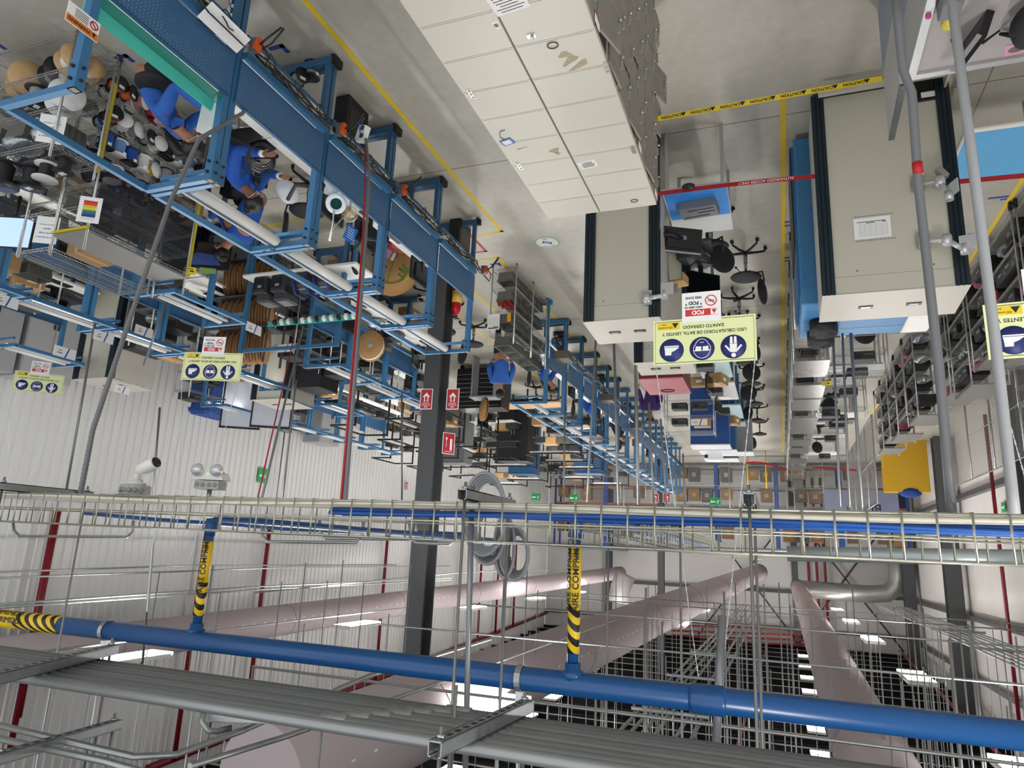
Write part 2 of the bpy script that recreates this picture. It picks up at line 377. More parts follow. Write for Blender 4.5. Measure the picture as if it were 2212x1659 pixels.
# --- galvanised conduit bundle on struts
bz=at(1100,1553,Y=2.45).z
offs=[0,.062,.118,.17,.222,.272,.322,.372]
mats=[M(h,.38,.5,var=.12,scale=3) for h in ('8f9190','858786','7d807f','8a8c8a','7a7d7c','848685','787b7a','6f7271')]
cx0,cx1=at(2400,1659,Y=2.3).x,at(-150,1430,Y=2.3).x
for i,o in enumerate(offs):
    run('conduit','grey steel conduit, %s from the near side of the overhead bundle'%ORD[i],'conduit',[(cx0,2.05+o,bz+(.0 if i else -.002)),(cx1,2.05+o,bz)],.0205 if i==0 else .021,mats[i],'conduit bundle',12)
g0=None
def strut(label,p0,p1,h=.041,rods=True,group=None):
    """slotted C channel along a line with its threaded rods"""
    p0=Vector(p0);p1=Vector(p1); d=(p1-p0); L=d.length; ang=math.atan2(d.y,d.x)
    t=thing('strut_channel',label,'bracket',p0,ang,group)
    g=G(); g.box(0,L,-.0205,.0205,-h,-h+.004); g.box(0,L,-.0205,-.0175,-h,0); g.box(0,L,.0175,.0205,-h,0)
    g.box(0,L,-.0205,-.012,-.004,0); g.box(0,L,.012,.0205,-.004,0)
    n=int(L/.05); g.mi=1
    for i in range(n): g.box(.02+i*.05,.045+i*.05,-.007,.007,-h-.001,-h+.0005)
    g.obj('channel',[galv,black],t)
    if rods:
        for x in (.03,L-.03):
            g=G(); g.tube([(x,0,-h-.03),(x,0,roofz(max(p0.y,p1.y))-p0.z-.03)],.006,6); g.obj('threaded_rod',steel,t)
            g=G(); g.tube([(x,0,-h-.012),(x,0,-h)],.013,6); g.obj('nut',steel,t)
    return t
for px0,px1,nm in (((960,1608),(1130,1530),'in the middle of the picture'),((-30,1475),(226,1405),'below the yellow air marker')):
    z=bz-.022; a=at(*px0,Z=z-.02); b=at(*px1,Z=z-.02)
    t=strut('galvanised strut channel carrying the grey conduit bundle %s'%nm,(a.x,a.y-.06,z),(b.x,b.y+.05,z))
t=None
g=G()
for i,o in enumerate(offs[1:]):
    x=at(760,1500,Y=2.2).x-.05*i; g.tube([(x-.05,2.05+o,bz),(x-.045,2.05+o,bz),(x+.045,2.05+o,bz),(x+.05,2.05+o,bz)],[.0215,.0265,.0265,.0215],12)
tag(g.obj('conduit_coupling',galv,world=True),'steel couplings staggered across the overhead conduit bundle','fitting')
# lower right (upright: upper right) smaller conduits with their strut
s0=at(-20,1655,Y=2.0); s1=at(252,1585,Y=2.6)
strut('galvanised strut with two conduits clipped beneath, high over the wall corner',(s0.x,2.0,s0.z),(s1.x,2.6,s1.z))
run('conduit','bent grey conduit sweeping from the high strut towards the duct','conduit',[at(-30,1560,Y=2.3),at(160,1605,Y=2.3),at(290,1635,Y=2.35),at(380,1630,Y=2.5),at(520,1580,Y=2.8),at(790,1462,Y=4.2),at(1060,1380,Y=7)],.0135,galv)
run('conduit','straight grey conduit below the high strut over the wall corner','conduit',[at(-30,1590,Y=2.2),at(230,1645,Y=2.2),at(330,1675,Y=2.2)],.0135,galv)
run('conduit','grey conduit with an elbow passing under the bundle towards the duct','conduit',[at(440,1540,Y=2.7),at(437,1560,Y=2.7),at(450,1578,Y=2.7),at(470,1580,Y=2.75),at(500,1572,Y=2.8)],.0135,galv)
run('conduit','long grey conduit climbing past the big middle duct','conduit',[at(410,1655,Y=2.6),at(620,1590,Y=3.2),at(960,1470,Y=5.5),at(1180,1392,Y=9),at(1370,1325,Y=16)],.014,galv)
strut('galvanised strut under the bundle beside the big middle duct',at(440,1558,Y=2.75),at(636,1595,Y=2.75)+Vector((0,.25,0)))
# --- wire cable tray along X in front
wt=M('b5b3a2',.35,.7,var=.08)
ty0,ty1=2.62,2.92; tz=at(1106,1089,Y=ty0).z
x0,x1=at(2330,1130,Y=2.7).x,at(-150,1070,Y=2.7).x
def tray(label,along,x0,x1,y0,y1,z,h=.1,step=.1,r=.0032):
    t=thing('cable_tray',label,'cable tray',((x0+x1)/2,(y0+y1)/2,z)); cx,cy=(x0+x1)/2,(y0+y1)/2
    g=G()
    if along=='x':
        for j in range(6): yy=y0+(y1-y0)*j/5; g.tube([(x0-cx,yy-cy,0),(x1-cx,yy-cy,0)],r,5)
        for yy in (y0,y1):
            for zz in (h*.5,h): g.tube([(x0-cx,yy-cy,zz),(x1-cx,yy-cy,zz)],r,5)
        g.obj('long_wires',wt,t); g=G(); x=x0
        while x<x1: g.tube([(x-cx,y0-cy-.004,h),(x-cx,y0-cy-.004,-.004),(x-cx,y1-cy+.004,-.004),(x-cx,y1-cy+.004,h)],r,5); x+=step
    else:
        for j in range(6): xx=x0+(x1-x0)*j/5; g.tube([(xx-cx,y0-cy,0),(xx-cx,y1-cy,0)],r,5)
        for xx in (x0,x1):
            for zz in (h*.5,h): g.tube([(xx-cx,y0-cy,zz),(xx-cx,y1-cy,zz)],r,5)
        g.obj('long_wires',wt,t); g=G(); y=y0
        while y<y1: g.tube([(x0-cx-.004,y-cy,h),(x0-cx-.004,y-cy,-.004),(x1-cx+.004,y-cy,-.004),(x1-cx+.004,y-cy,h)],r,4); y+=step
    g.obj('cross_wires',wt,t); return t
tray('galvanised wire basket cable tray crossing the whole picture','x',x0,x1,ty0,ty1,tz,.15,.1,.0042)
for i in range(9):
    yy=ty0+.03+.022*i; col=[cream,cream,M('1f56a8',.4),M('1f56a8',.4),cream,M('2a63b5',.4),white,M('1f56a8',.4),white][i]
    xs=np.linspace(x0,x1 if i in (0,1,4,6,8) else 1.9,30); ph=random.random()*6
    run('cable','%s data cable lying in the near wire tray, %s from its near edge'%('blue' if i in (2,3,5,7) else 'cream',ORD[i]),'cable',[(x,yy+.01*math.sin(x*1.7+ph),tz+.012+(.03 if i in (2,3,5,7) else 0)+.008*math.sin(x*2.3+ph)) for x in xs],.0095,col,'cables in the near tray',6)
a=at(1250,1150,Y=3.2); tray('wire cable tray running away down the aisle below the roof','y',a.x-.32,a.x,3.0,26.,a.z-.07)
for i in range(3): run('cable','blue cable lying in the receding wire tray, %s from its right edge'%ORD[i],'cable',[(a.x-.06-.05*i+.015*math.sin(y),y,a.z-.055) for y in np.linspace(3,20,24)],.008,M('1f56a8',.4),'cables in the receding tray',6)
strut('strut under the receding wire tray beside the middle air dropper',(a.x-.4,3.9,a.z-.07),(a.x+.05,3.9,a.z-.07))
# strut below the trays right side with hanger rods
for px in (1020,448*0+1020+600,30):
    p=at(px,1075,Y=2.6); strut('cross strut under the near wire tray at its %s hanger'%{1020:'middle',1620:'left',30:'right'}[px],(p.x,2.5,tz-.006),(p.x,3.05,tz-.006))
# grey thin wall conduits beyond the tray, running along X and Y
run('conduit','grey conduit run just behind the wire tray towards the far left','conduit',[at(1230,1138,Y=5),at(1480,1186,Y=5.),at(2260,1203,Y=5)],.016,galv)
run('air_pipe','grey and blue air pipe with green band along the left side behind the tray','pipe',[at(1700,1196,Y=4.4),at(2080,1203,Y=4.4),at(2280,1207,Y=4.4)],.045,M('9fa6a5',.35,.5))
run('air_pipe','thin blue air pipe behind the trays on the white wall side','pipe',[at(180,1108,Y=7.5),at(330,1122,Y=7.5),at(620,1142,Y=7.5),at(1000,1155,Y=7.5)],.03,pipeblue)
# --- ducts
lil=M('b3a5a6',.75,var=.03,scale=2.)
def duct(label,p0,p1,r0,r1,holes=True,side=1):
    t=thing('air_duct',label,'duct',p0); d=p1-p0; N=14
    g=G(); pts=[];rr=[]
    for i in range(N+1):
        f=i/N; pts.append(d*f); rr.append(r0+(r1-r0)*f)
    g.tube(pts,rr,32); g.obj('duct_skin',lil,t)
    g=G(); u=d.normalized()
    for i in range(1,N,2):
        c=d*(i/N); r=r0+(r1-r0)*i/N; g.tube([c-u*.012,c+u*.012],r+.006,32)
    g.obj('seam_bands',M('9a8d8e',.6),t)
    if holes:
        g=G(); x=u.cross(Vector((0,0,1))).normalized(); y=x.cross(u)
        L=d.length; s=0.
        while s<L:
            f=s/L; r=r0+(r1-r0)*f+.004; c=d*f
            for an in (-.15,) :
                nrm=(x*side*math.cos(an)+y*math.sin(an)); e=u.cross(nrm)
                P=c+nrm*r; g.add([P-u*.03-e*.012,P+u*.03-e*.012,P+u*.03+e*.012,P-u*.03+e*.012],[(0,1,2,3)])
            s+=.32
        g.obj('nozzle_holes',M('f0e8e2',.5),t)
    return t
z=7.
duct('long lilac fabric air duct on the left, running down the hall',at(1955,1800,Z=z),at(1723,1266,Y=39),.43,.34,side=1)
z=6.7; c0=at(560,1690,Z=z); c1=at(1412,1321,Z=z); dd=(c1-c0); 
duct('big lilac air duct crossing the middle of the roof space',c0,at(1640,1236,Y=38),.46,.4,side=-1)
z=7.; c0=at(-30,1428,Z=z); duct('lilac air duct beside the white ribbed wall',c0,at(1340,1237,Y=40),.38,.34,side=-1)
run('air_duct','shiny galvanised duct with an elbow dropping down at the far left corner','duct',[at(1735,1272,Y=39.5),at(1870,1283,Y=39.5),at(1915,1282,Y=39.5),at(1935,1268,Y=39.5),at(1940,1245,Y=39.5),at(1935,1140,Y=39.5)],.42,M('b9b7b0',.35,.6),n=20)
run('air_duct','silver insulated duct hanging between the two right ducts','duct',[at(1352,1242,Y=36),at(1340,1270,Y=36),at(1335,1300,Y=36)],.5,M('b7b2ae',.5,.3),n=16)
# --- red sprinkler pipes
rp=M('7c1220',.4); wx=FX1-.12
p0=at(320,1660,X=wx); p1=at(1211,1312,X=wx)
run('sprinkler_pipe','dark red sprinkler main along the top of the white ribbed wall','pipe',[p0,p1],.085,rp,n=12)
for i,(x,y) in enumerate(((19,1632),(375,1645),(540,1485),(810,1483),(875,1445),(985,1404),(1031,1385),(1070,1366),(1108,1352),(40,1550))):
    p=at(x,y,X=wx-.1); run('sprinkler_riser','dark red vertical pipe on the white ribbed wall, %s from the camera'%ORD[[2,4,5,6,7,8,9,10,11,3][i]-2],'pipe',[(wx-.1,p.y,min(p.z,roofz(p.y)-.3)),(wx-.1,p.y,4.4)],.055,rp,n=10)
for i,y in enumerate((1350,1362,1372,1383)): run('sprinkler_pipe','red sprinkler branch high across the far wall, %s from the bottom'%ORD[i],'pipe',[at(1450,y,Y=40.8),at(1790,y+12,Y=40.8)],.05,M('9c2a2e',.4))
for i,x in enumerate((1750,1768,1786)): p=at(x,1300,Y=41.2); run('sprinkler_riser','red vertical pipe on the far wall, %s from the left of three'%ORD[2-i],'pipe',[(p.x,41.2,.2),(p.x,41.2,8.6)],.07,rp)
run('sprinkler_pipe','red sprinkler main rising along the left wall towards the roof','pipe',[(FX0+.9,40,8.6),(FX0+.9,12,9.9)],.07,rp)
run('sprinkler_pipe','thin red sprinkler branch under the roof left of the big duct','pipe',[(.9,40,8.9),(1.6,10,10.)],.04,rp)
for x,y in ((2160,1200),(2152,1000)): pass
p=at(2150,1100,X=FX0+.35); run('sprinkler_riser','dark red vertical pipe on the pale left wall','pipe',[(p.x,p.y,.3),(p.x,p.y,8.6)],.05,rp)
# --- roof-level conduit racks running along Y
def rack(nm,cat_lab,px,py,z,xs,ylist,r=.022):
    for i,x in enumerate(xs):
        p=at(x,py,Z=z); run('conduit','grey roof conduit in the rack %s, %s from its left'%(cat_lab,ORD[len(xs)-1-i]),'conduit',[(p.x,4.5,z),(p.x,34,z)],r,galv,nm,8)
    A=at(max(xs)+12,py,Z=z).x; B=at(min(xs)-12,py,Z=z).x
    for k,y in enumerate(ylist): strut('roof strut carrying the conduit rack %s, %s from the camera'%(cat_lab,ORD[k]),(A,y,z-.02),(B,y,z-.02))
rack('middle roof conduits','over the aisle',0,1462,6.6,(1452,1470,1488,1508,1540,1563),(6.3,9.2,12.,15.2,19,24))
rack('left roof conduits','by the pale left wall',0,1400,6.3,(2105,2122,2138,2152,2170,2185,2200),(7.5,10.5,13.5,17.5,22))
for i,(x0,y0,x1,y1,X) in enumerate(((0,1306,540,1268,9.6),(0,1313,540,1275,9.6),(0,1249,620,1226,11.),(0,1419,380,1372,9.),(0,1236,400,1222,12),(560,1280,1000,1236,9.6))):
    run('conduit','long thin conduit strung along the white ribbed wall side, %s of six'%ORD[i],'conduit',[at(x0-10,y0,X=X),at(x1,y1,X=X),at(x1,y1,X=X)+Vector((0,9,(0,0,0,0,0,0)[i]))],.017,galv)
# curved hooks of conduit below the receding lights
for i,(x0,x1,y) in enumerate(((28,288,1160),(565,785,1172),(690,900,1165),(885,985,1175))):
    run('conduit','U shaped grey conduit drop behind the wire tray, %s from the right'%ORD[i],'conduit',[at(x0,1125,Y=6.5),at(x0+2,y-14,Y=6.5),at(x0+14,y-2,Y=6.5),at(x1-14,y,Y=6.5),at(x1-2,y-12,Y=6.5),at(x1,1125,Y=6.5)],.018,galv)
# --- hanging rods and droppers
rg='thin roof hanger rods'
rodpx=[(1290,1659,3.6),(995,1659,2.3),(1190,1500,7),(1215,1659,5.5),(1395,1659,6),(1430,1659,6.5),(1470,1600,8),(1500,1659,7.5),(1565,1640,6.2),(1590,1640,9),(1610,1640,9),(1652,1640,9),(1660,1640,11),(1685,1640,10),
 (330,1430,8),(445,1650,5),(470,1640,6),(520,1650,6.5),(560,1640,7),(600,1640,8),(648,1640,7),(660,1400,8),(700,1640,9),(730,1640,9),(780,1400,9),(840,1640,10),(880,1400,9),(1085,1400,8),(1135,1400,9),(1160,1400,10),(1890,1500,9),(1905,1640,8),(1935,1500,8),(1960,1500,10),(1975,1640,9),(2000,1500,9),(2030,1640,8),(2045,1640,7),(2070,1640,8),(2095,1640,8),(1845,1400,12),(1860,1400,12),(1820,1400,13),(1805,1400,13),(1240,1350,14),(1270,1350,14),(1305,1350,15),(1330,1350,15),(1370,1350,16),(1400,1350,16),(1640,1400,15),(1625,1400,15),(1655,1400,15)]
for x,y,Y in rodpx:
    p=at(x,1330,Y=Y); z0=random.choice((5.0,5.3,5.8,6.2)) if Y>4 else 5.2
    run('hanger_rod','thin plain steel rod hanging from the dark roof','rod',[(p.x,Y,z0),(p.x,Y,roofz(Y)-.1)],.0085 if Y>4 else .006,steel,rg,6)
def pxline(name,label,cat,x0,y0,x1,y1,Y0,Y1,r,mat,mid=(),n=8):
    pts=[at(x0,y0,Y=Y0)]+[at(a,b,Y=c) for a,b,c in mid]+[at(x1,y1,Y=Y1)]
    return run(name,label,cat,pts,r,mat,n=n)
def flex(label,pts,r,mat,pitch=.012):
    """corrugated flexible conduit"""
    P=[Vector(p) for p in pts]; out=[]; rr=[]; L=0
    for a,b in zip(P[:-1],P[1:]):
        n=max(2,int((b-a).length/pitch))
        for i in range(n): out.append(a+(b-a)*i/n); rr.append(r*(1 if len(rr)%2 else .86))
    g=G(); g.tube(out,rr,8); return tag(g.obj('flexible_conduit',mat,world=True),label,'conduit')
fg=M('77777a',.5,.2)
flex('grey ribbed conduit slanting up from the bench socket box at the lower right',[(4.02,3.95,1.0),(4.03,4.0,1.18),(4.02,3.93,1.35),at(430,300,Y=3.55),at(370,430,Y=3.4),at(290,660,Y=3.2),at(200,930,Y=3.),at(172,1075,Y=2.95)],.017,fg,.014)
pxline('flexible_conduit','grey ribbed conduit rising from the bench socket box in the middle of the row','conduit',790,300,745,1085,5.45,3.3,.014,fg,((798,370,5.35),(790,520,4.9)))
pxline('air_hose','red air hose beside the grey conduit in the middle of the row','hose',788,320,737,1085,5.43,3.3,.009,red,((789,390,5.3),(784,520,4.9)))
pxline('conduit','grey conduit and red hose pair over the printer table, grey one','conduit',655,705,565,1080,7.8,5.5,.014,conduit); pxline('air_hose','thin red hose over the printer table','hose',640,705,556,1080,7.8,5.5,.008,red)
for i,(x0,y0,x1,y1,Y,r,nm) in enumerate(((1287,735,1268,1085,9.3,.016,'in front of the second bench row'),(1326,735,1336,1090,9.2,.018,'through the middle of the bench row'),(1372,735,1379,1090,9.1,.022,'left of the second bench row'),(1402,870,1412,1090,11,.018,'beside the purple shirted person'),(1427,905,1440,1090,12,.016,'just left of the purple shirted person'),(1475,980,1480,1090,14,.016,'over the far end of the bench row'),(1838,720,1862,1095,8.5,.018,'above the black fans, right one'),(1820,720,1835,1095,8.5,.014,'above the black fans, middle one'),(1800,740,1815,1095,8.5,.014,'above the black fans, left one'),(1020,1050,1005,1659,2.75,.012,'past the wire tray up to the roof'),(1220,890,1218,1085,13,.018,'at the near end of the far benches'),(640,820,610,1080,9,.016,'over the grey machine near the wall'),(868,850,868,1080,10,.016,'beside the dark column'),(345,880,330,1080,9.5,.02,'right of the blue cloth cover'),(205,700,140,1080,6.2,.016,'in front of the grey wall cabinets'),(360,650,310,790,6.8,.016,'over the reel racks'),(1560,1330,1545,1659,3.5,.02,'beside the middle air label, far side'))):
    pxline('conduit','straight grey drop conduit %s'%nm,'conduit',x0,y0,x1,y1,Y,Y,r,conduit)
# two droppers that reach the grey desk
run('conduit','thick grey drop conduit beside the corner of the grey desk','conduit',[at(1935,0,Y=2.75),at(1941,60,Y=2.75),at(1950,150,Y=2.75),at(1970,200,Y=2.75),at(1984,400,Y=2.75),at(2032,830,Y=2.75),at(2056,1110,Y=2.75)],.0165,M('6f6f70',.5),n=10)
run('conduit','thick light grey drop conduit in front of the grey desk','conduit',[at(2056,0,Y=2.6),at(2110,420,Y=2.6),at(2148,720,Y=2.6),at(2186,1060,Y=2.6),at(2190,1110,Y=2.6)],.017,M('9b9b9c',.5),n=10)
p=at(1982,365,Y=2.73); run('tape_band','red tape wrapped round the thick grey drop conduit','tape',[at(1981,352,Y=2.75),at(1984,378,Y=2.75)],.019,red)
# coils of grey cable by the dark column
for i,(x,y,rx,rz,Y) in enumerate(((1045,1110,.15,.26,4.2),(1052,1150,.12,.2,4.25),(1110,1195,.1,.17,4.4),(1090,1180,.07,.2,4.4))):
    c=at(x,y,Y=Y); g=G()
    for k in range(5): g.tube([(c.x+(rx-.008*k)*math.cos(a),Y+.02*k+.02*math.sin(a),c.z+(rz-.012*k)*math.sin(a)) for a in np.linspace(0,2*PI,28)[:-1]],.012,6,closed=True)
    tag(g.obj('cable_coil',M('8e9093',.5),world=True),'looped coil of grey cable hanging by the dark column, %s from the floor'%ORD[i],'cable')
c=at(1078,1205,Y=4.5); t=thing('outlet_box','small orange and white box hanging askew among the coiled cables','box',c)
g=G(); g.ob((0,0,0),(.13,.05,.1),Matrix.Rotation(.6,3,'Y')); g.obj('body',M('c8482f',.5),t); g=G(); g.ob((0,-.027,0),(.11,.01,.075),Matrix.Rotation(.6,3,'Y')); g.obj('face',cream,t)
flex('shiny flexible conduit hanging over the white ribbed wall side',[at(345,1130,Y=5),at(330,1175,Y=5),at(318,1320,Y=5),at(308,1430,Y=5.2),at(296,1445,Y=5.3)],.014,steel)
# ================================================================ LOCKER BLOCK
lk=M('d3cebf',.42,var=.05,scale=3); lks=M('8f8a80',.45,.2,var=.08); lkin=M('4a4743',.7)
pitch=.3015; lx0,lx1,lx2=.862,1.335,1.805; lyend=5.345; LH=1.905
def locker(front,x0,x1,y0,y1,label,opens,stain):
    """one tall steel locker: carcass, then doors on the aisle side; front=-1 faces -X"""
    t=thing('locker',label,'locker',((x0+x1)/2,(y0+y1)/2,0),0,'steel lockers')
    w=x1-x0; d=y1-y0; X=front*w/2
    g=G(); g.box(-w/2,w/2,-d/2+.002,d/2-.002,.1,LH)
    for sx in (-1,1):
        for sy in (-1,1): g.box(sx*(w/2-.03)-.015,sx*(w/2-.03)+.015,sy*(d/2-.03)-.015,sy*(d/2-.03)+.015,0,.1)
    g.mi=1; g.box(-w/2+.012,w/2-.012,-d/2+.012,-d/2+.0135,LH-.0005,LH+.0008)
    g.obj('carcass',[lk,lkin],t)
    n=6; hh=(LH-.14)/n
    for k in range(n):
        z0=.12+k*hh; ang=opens.get(k,0)
        if front>0: continue
        if ang:
            g=G(); g.box(X-.002,X-.0015,-d/2+.03,d/2-.03,z0+.02,z0+hh-.02); g.obj('opening',lkin,t)
        g=G(); g.mi=0; g.box(-.014,0,0,d-.03,z0+.008,z0+hh-.008); g.box(-.017,-.014,.03,d-.06,z0+.03,z0+.045)
        for q in range(3): g.box(-.0165,-.014,.06,d-.09,z0+hh-.08+.016*q,z0+hh-.072+.016*q)
        o=g.obj('door',lks,t); o.location=(X,-d/2+.015,0); o.rotation_euler=(0,0,ang)
        h=G(); h.box(-.026,-.014,d-.075,d-.06,z0+hh/2-.03,z0+hh/2+.03); h.lathe([(.009,0),(.009,-.02),(.004,-.024)],(-.014,d-.068,z0+hh/2-.055),'x',8)
        h.obj('handle',chrome,o)
    return t
rnd=random.Random(3)
for i in range(11):
    y1=lyend-pitch*i; y0=y1-pitch
    op={k:rnd.choice((0,0,0,.06,.12,.3,0,.1)) for k in range(6)}
    op={k:v for k,v in op.items() if v}
    locker(-1,lx0,lx1,y0,y1,'pale grey steel locker with doors facing the aisle, %s from the far end'%ORD[i],op,0)
    locker(1,lx1+.014,lx2,y0,y1,'pale grey steel locker on the yellow line side, %s from the far end'%ORD[i],{},0)
lt=LH+.001
def flat(label,cat,name,px,py,sz,rz,mat,Z=LH,h=.0015,marks=None):
    p=at(px,py,Z=Z); t=thing(name,label,cat,(p.x,p.y,Z+.0012),rz)
    g=G(); g.box(-sz[0]/2,sz[0]/2,-sz[1]/2,sz[1]/2,0,h); g.obj('sheet',mat,t)
    g=G()
    for k in range(marks or 0):
        yy=sz[1]/2-.02-(sz[1]-.04)*k/max(1,marks-1); ww=sz[0]*random.uniform(.25,.42)
        g.box(-ww,ww,yy-.0022,yy+.0022,h,h+.0006)
    if marks: g.obj('print_lines',ink,t)
    return t
flat('white printed notice lying on the lockers at the near edge of the picture','paper','notice',1098,5,(.2,.14),.1,paper,marks=6)
flat('white printed sheet on a locker top near the far end','paper','notice',1270,355,(.14,.1),.15,paper,marks=7)
flat('small white sticker with red logo on a locker top','sticker','sticker',1072,54,(.035,.06),.1,paper,marks=4)
for i,(x,y) in enumerate(((936,115),(1059,300),(1146,440))):
    p=at(x,y,Z=LH-.06); t=flat('beige paper tag hanging off the locker edge beside the yellow line, %s from the camera'%ORD[i],'paper','paper_tag',x-10,y-14,(.1,.09),0,M('d8ccb8',.8))
    t.location=(lx2+.006,at(x,y,X=lx2).y,LH-.11); t.rotation_euler=(PI/2,0,PI/2)
for i,(x,y) in enumerate(((1283,60),(1377,345),(1412,420))):
    q=at(x,y,X=lx0); t=thing('label_plate','red and white number label folded over the locker edge, %s from the camera'%ORD[i],'label',(lx0-.02,q.y,LH-.04))
    g=G(); g.box(-.0,.002,-.05,.05,-.03,.04); g.mi=1; g.box(-.001,.003,-.051,.051,-.03,-.01); g.obj('plate',[paper,M('b5532b',.5)],t)
for i,(x,y) in enumerate(((1310,145),(1368,323),(1018,203),(1122,358))):
    p=at(x,y,Z=LH); t=thing('bracket','silver perforated joining bracket on the locker tops, %s'%('nearer one, aisle side','farther one, aisle side','nearer one, yellow line side','farther one, yellow line side')[i],'bracket',(p.x,p.y,LH))
    g=G(); g.box(-.015,.015,-.05,.05,0,.004)
    for yy in (-.035,0,.035): g.lathe([(.008,.004),(.008,.007),(.003,.008)],(0,yy,0),'z',8)
    g.obj('plate',chrome,t)
for i,(x,y,r) in enumerate(((1194,97,.032),(1370,433,.028))):
    p=at(x,y,Z=LH); g=G(); g.tube([(p.x+r*math.cos(a),p.y+r*.8*math.sin(a),LH+.004) for a in np.linspace(0,2*PI,24)[:-1]],.003,6,closed=True)
    tag(g.obj('rubber_ring',black,world=True),'black rubber ring lying on a locker top %s'%('near the brown smear' if i==0 else 'at the far end'),'ring')
p=at(1096,306,Z=LH); t=thing('badge_holder','blue badge holder with white card and black cord on a locker','badge',(p.x,p.y,LH),.25)
g=G(); g.box(-.045,.045,-.035,.035,.0,.006); g.obj('frame',M('1f5fb0',.4),t); g=G(); g.box(-.032,.032,-.024,.024,.006,.008); g.obj('card',paper,t)
g=G(); g.tube([(-.0,-.03,.004),(.01,-.08,.003),(-.03,-.13,.003),(-.07,-.13,.003)],.0025,5); g.obj('cord',black,t)
p=at(1146,77,Z=LH); t=thing('latch','small silver latch fitting left on a locker top','fitting',(p.x,p.y,LH)); g=G(); g.box(-.03,.02,-.016,.016,0,.006); g.lathe([(.01,0),(.01,.012),(.004,.014)],(-.01,0,.006),'z',10); g.obj('body',chrome,t)
# stains
stn=M('b3a387',.6,var=.25,scale=40)
for i,(x,y,a,b,rot) in enumerate(((1220,118,.02,.012,0),(1232,130,.03,.012,.6),(1252,140,.035,.01,.5),(1198,325,.02,.014,.3),(1205,331,.01,.008,0),(1127,320,.025,.004,.2))):
    p=at(x,y,Z=LH); g=G(); n=14
    pts=[]
    for k in range(n):
        q=2*PI*k/n; r=1+.25*math.sin(3*q+i)+.15*math.sin(7*q); u=Vector((a*2*r*math.cos(q),b*2*r*math.sin(q),0)); u.rotate(Matrix.Rotation(rot,3,'Z')); pts.append((p.x+u.x,p.y+u.y,LH+.0014))
    g.add(pts,[tuple(range(n))]); tag(g.obj('stain',stn,world=True),'dried brown spill mark on a locker top, %s from the camera'%ORD[i],'stain')
g=G(); g.box(lx0+.03,lx2-.01,lyend+.004,lyend+.02,LH-.06,LH-.035); tag(g.obj('wooden_batten',M('a98a58',.7,var=.2,scale=20),world=True),'wooden batten along the far end of the locker block','batten')
# ================================================================ GREY MACHINE CABINETS
mcp=M('c6c2b2',.45,var=.02,scale=2); mct=M('c3beb4',.45,var=.03,scale=3); ext=M('1a2a33',.35,.3)
def machine(label,x0,x1,y0,y1,H,plain=False):
    t=thing('test_cabinet',label,'machine',((x0+x1)/2,(y0+y1)/2,0)); w=x1-x0; d=y1-y0
    g=G(); g.box(-w/2+.1,w/2-.1,-d/2+.03,d/2,.08,H-.22); g.obj('front_panel',mcp,t)
    g=G(); g.box(-w/2+.1,w/2-.1,-d/2+.025,-d/2+.03,H-.215,H-.04); g.obj('upper_panel',mcp,t)
    for sx in (-1,1):
        g=G(); x=sx*(w/2-.06)
        for q in range(3): g.bev(x-.06+.04*q,x-.06+.04*q+.036,-d/2-.005,-d/2+.09,.06,H-.03,.006)
        g.box(x-.058,x+.058,-d/2+.002,-d/2+.085,.05,H-.031); g.obj('corner_extrusion',ext,t)
        g=G(); g.box(sx*(w/2-.012)-.01,sx*(w/2-.012)+.01,-d/2+.1,d/2,.1,H-.04); g.obj('side_panel',mct,t)
    g=G(); g.add([(-w/2,-d/2,H-.035),(w/2,-d/2,H-.035),(w/2,d/2,H),(-w/2,d/2,H),(-w/2,-d/2,H-.03),(w/2,-d/2,H-.03),(w/2,d/2,H+.006),(-w/2,d/2,H+.006)],[(3,2,1,0),(4,5,6,7),(0,1,5,4),(1,2,6,5),(2,3,7,6),(3,0,4,7)])
    g.obj('lid',mct,t)
    sl=.035/d
    for x in (-w*.17,w*.17):
        zz=H-.03+(.5)*.036
        g=G(); g.ob((x,0,zz+.004),(.13,.06,.008),Matrix.Rotation(math.atan(sl),3,'X')); g.obj('lift_handle',M('2c2c2d',.4),t)
        g=G(); g.ob((x,0,zz+.009),(.08,.03,.004),Matrix.Rotation(math.atan(sl),3,'X')); g.obj('lift_handle_grip',steel,t)
    g=G()
    for x in (-w*.28,w*.24): g.lathe([(.007,0),(.007,-.004)],(x,-d/2+.03,H-.27),'y',8)
    g.obj('screw_holes',black,t)
    g=G(); g.box(-w/2+.02,w/2-.02,-d/2+.05,d/2-.05,0,.08); g.obj('plinth',dgrey,t)
    return t
MH=2.27
mB=machine('big pale grey machine cabinet with a blue machine on its flank and a printed sheet',-1.69,-.46,6.95,7.65,MH)
g=G(); g.box(-.59,.55,-.51,-.465,.1,.16); g.box(-.56,-.5,-.515,-.51,.11,.15); g.obj('bottom_rail',mct,mB)
mA=machine('pale grey machine cabinet with dark posts standing behind the lockers',1.13,1.98,7.2,7.95,MH)
mC=machine('pale grey machine cabinet with dark posts half hidden behind the hanging sign',1.0,1.76,9.0,9.55,MH)
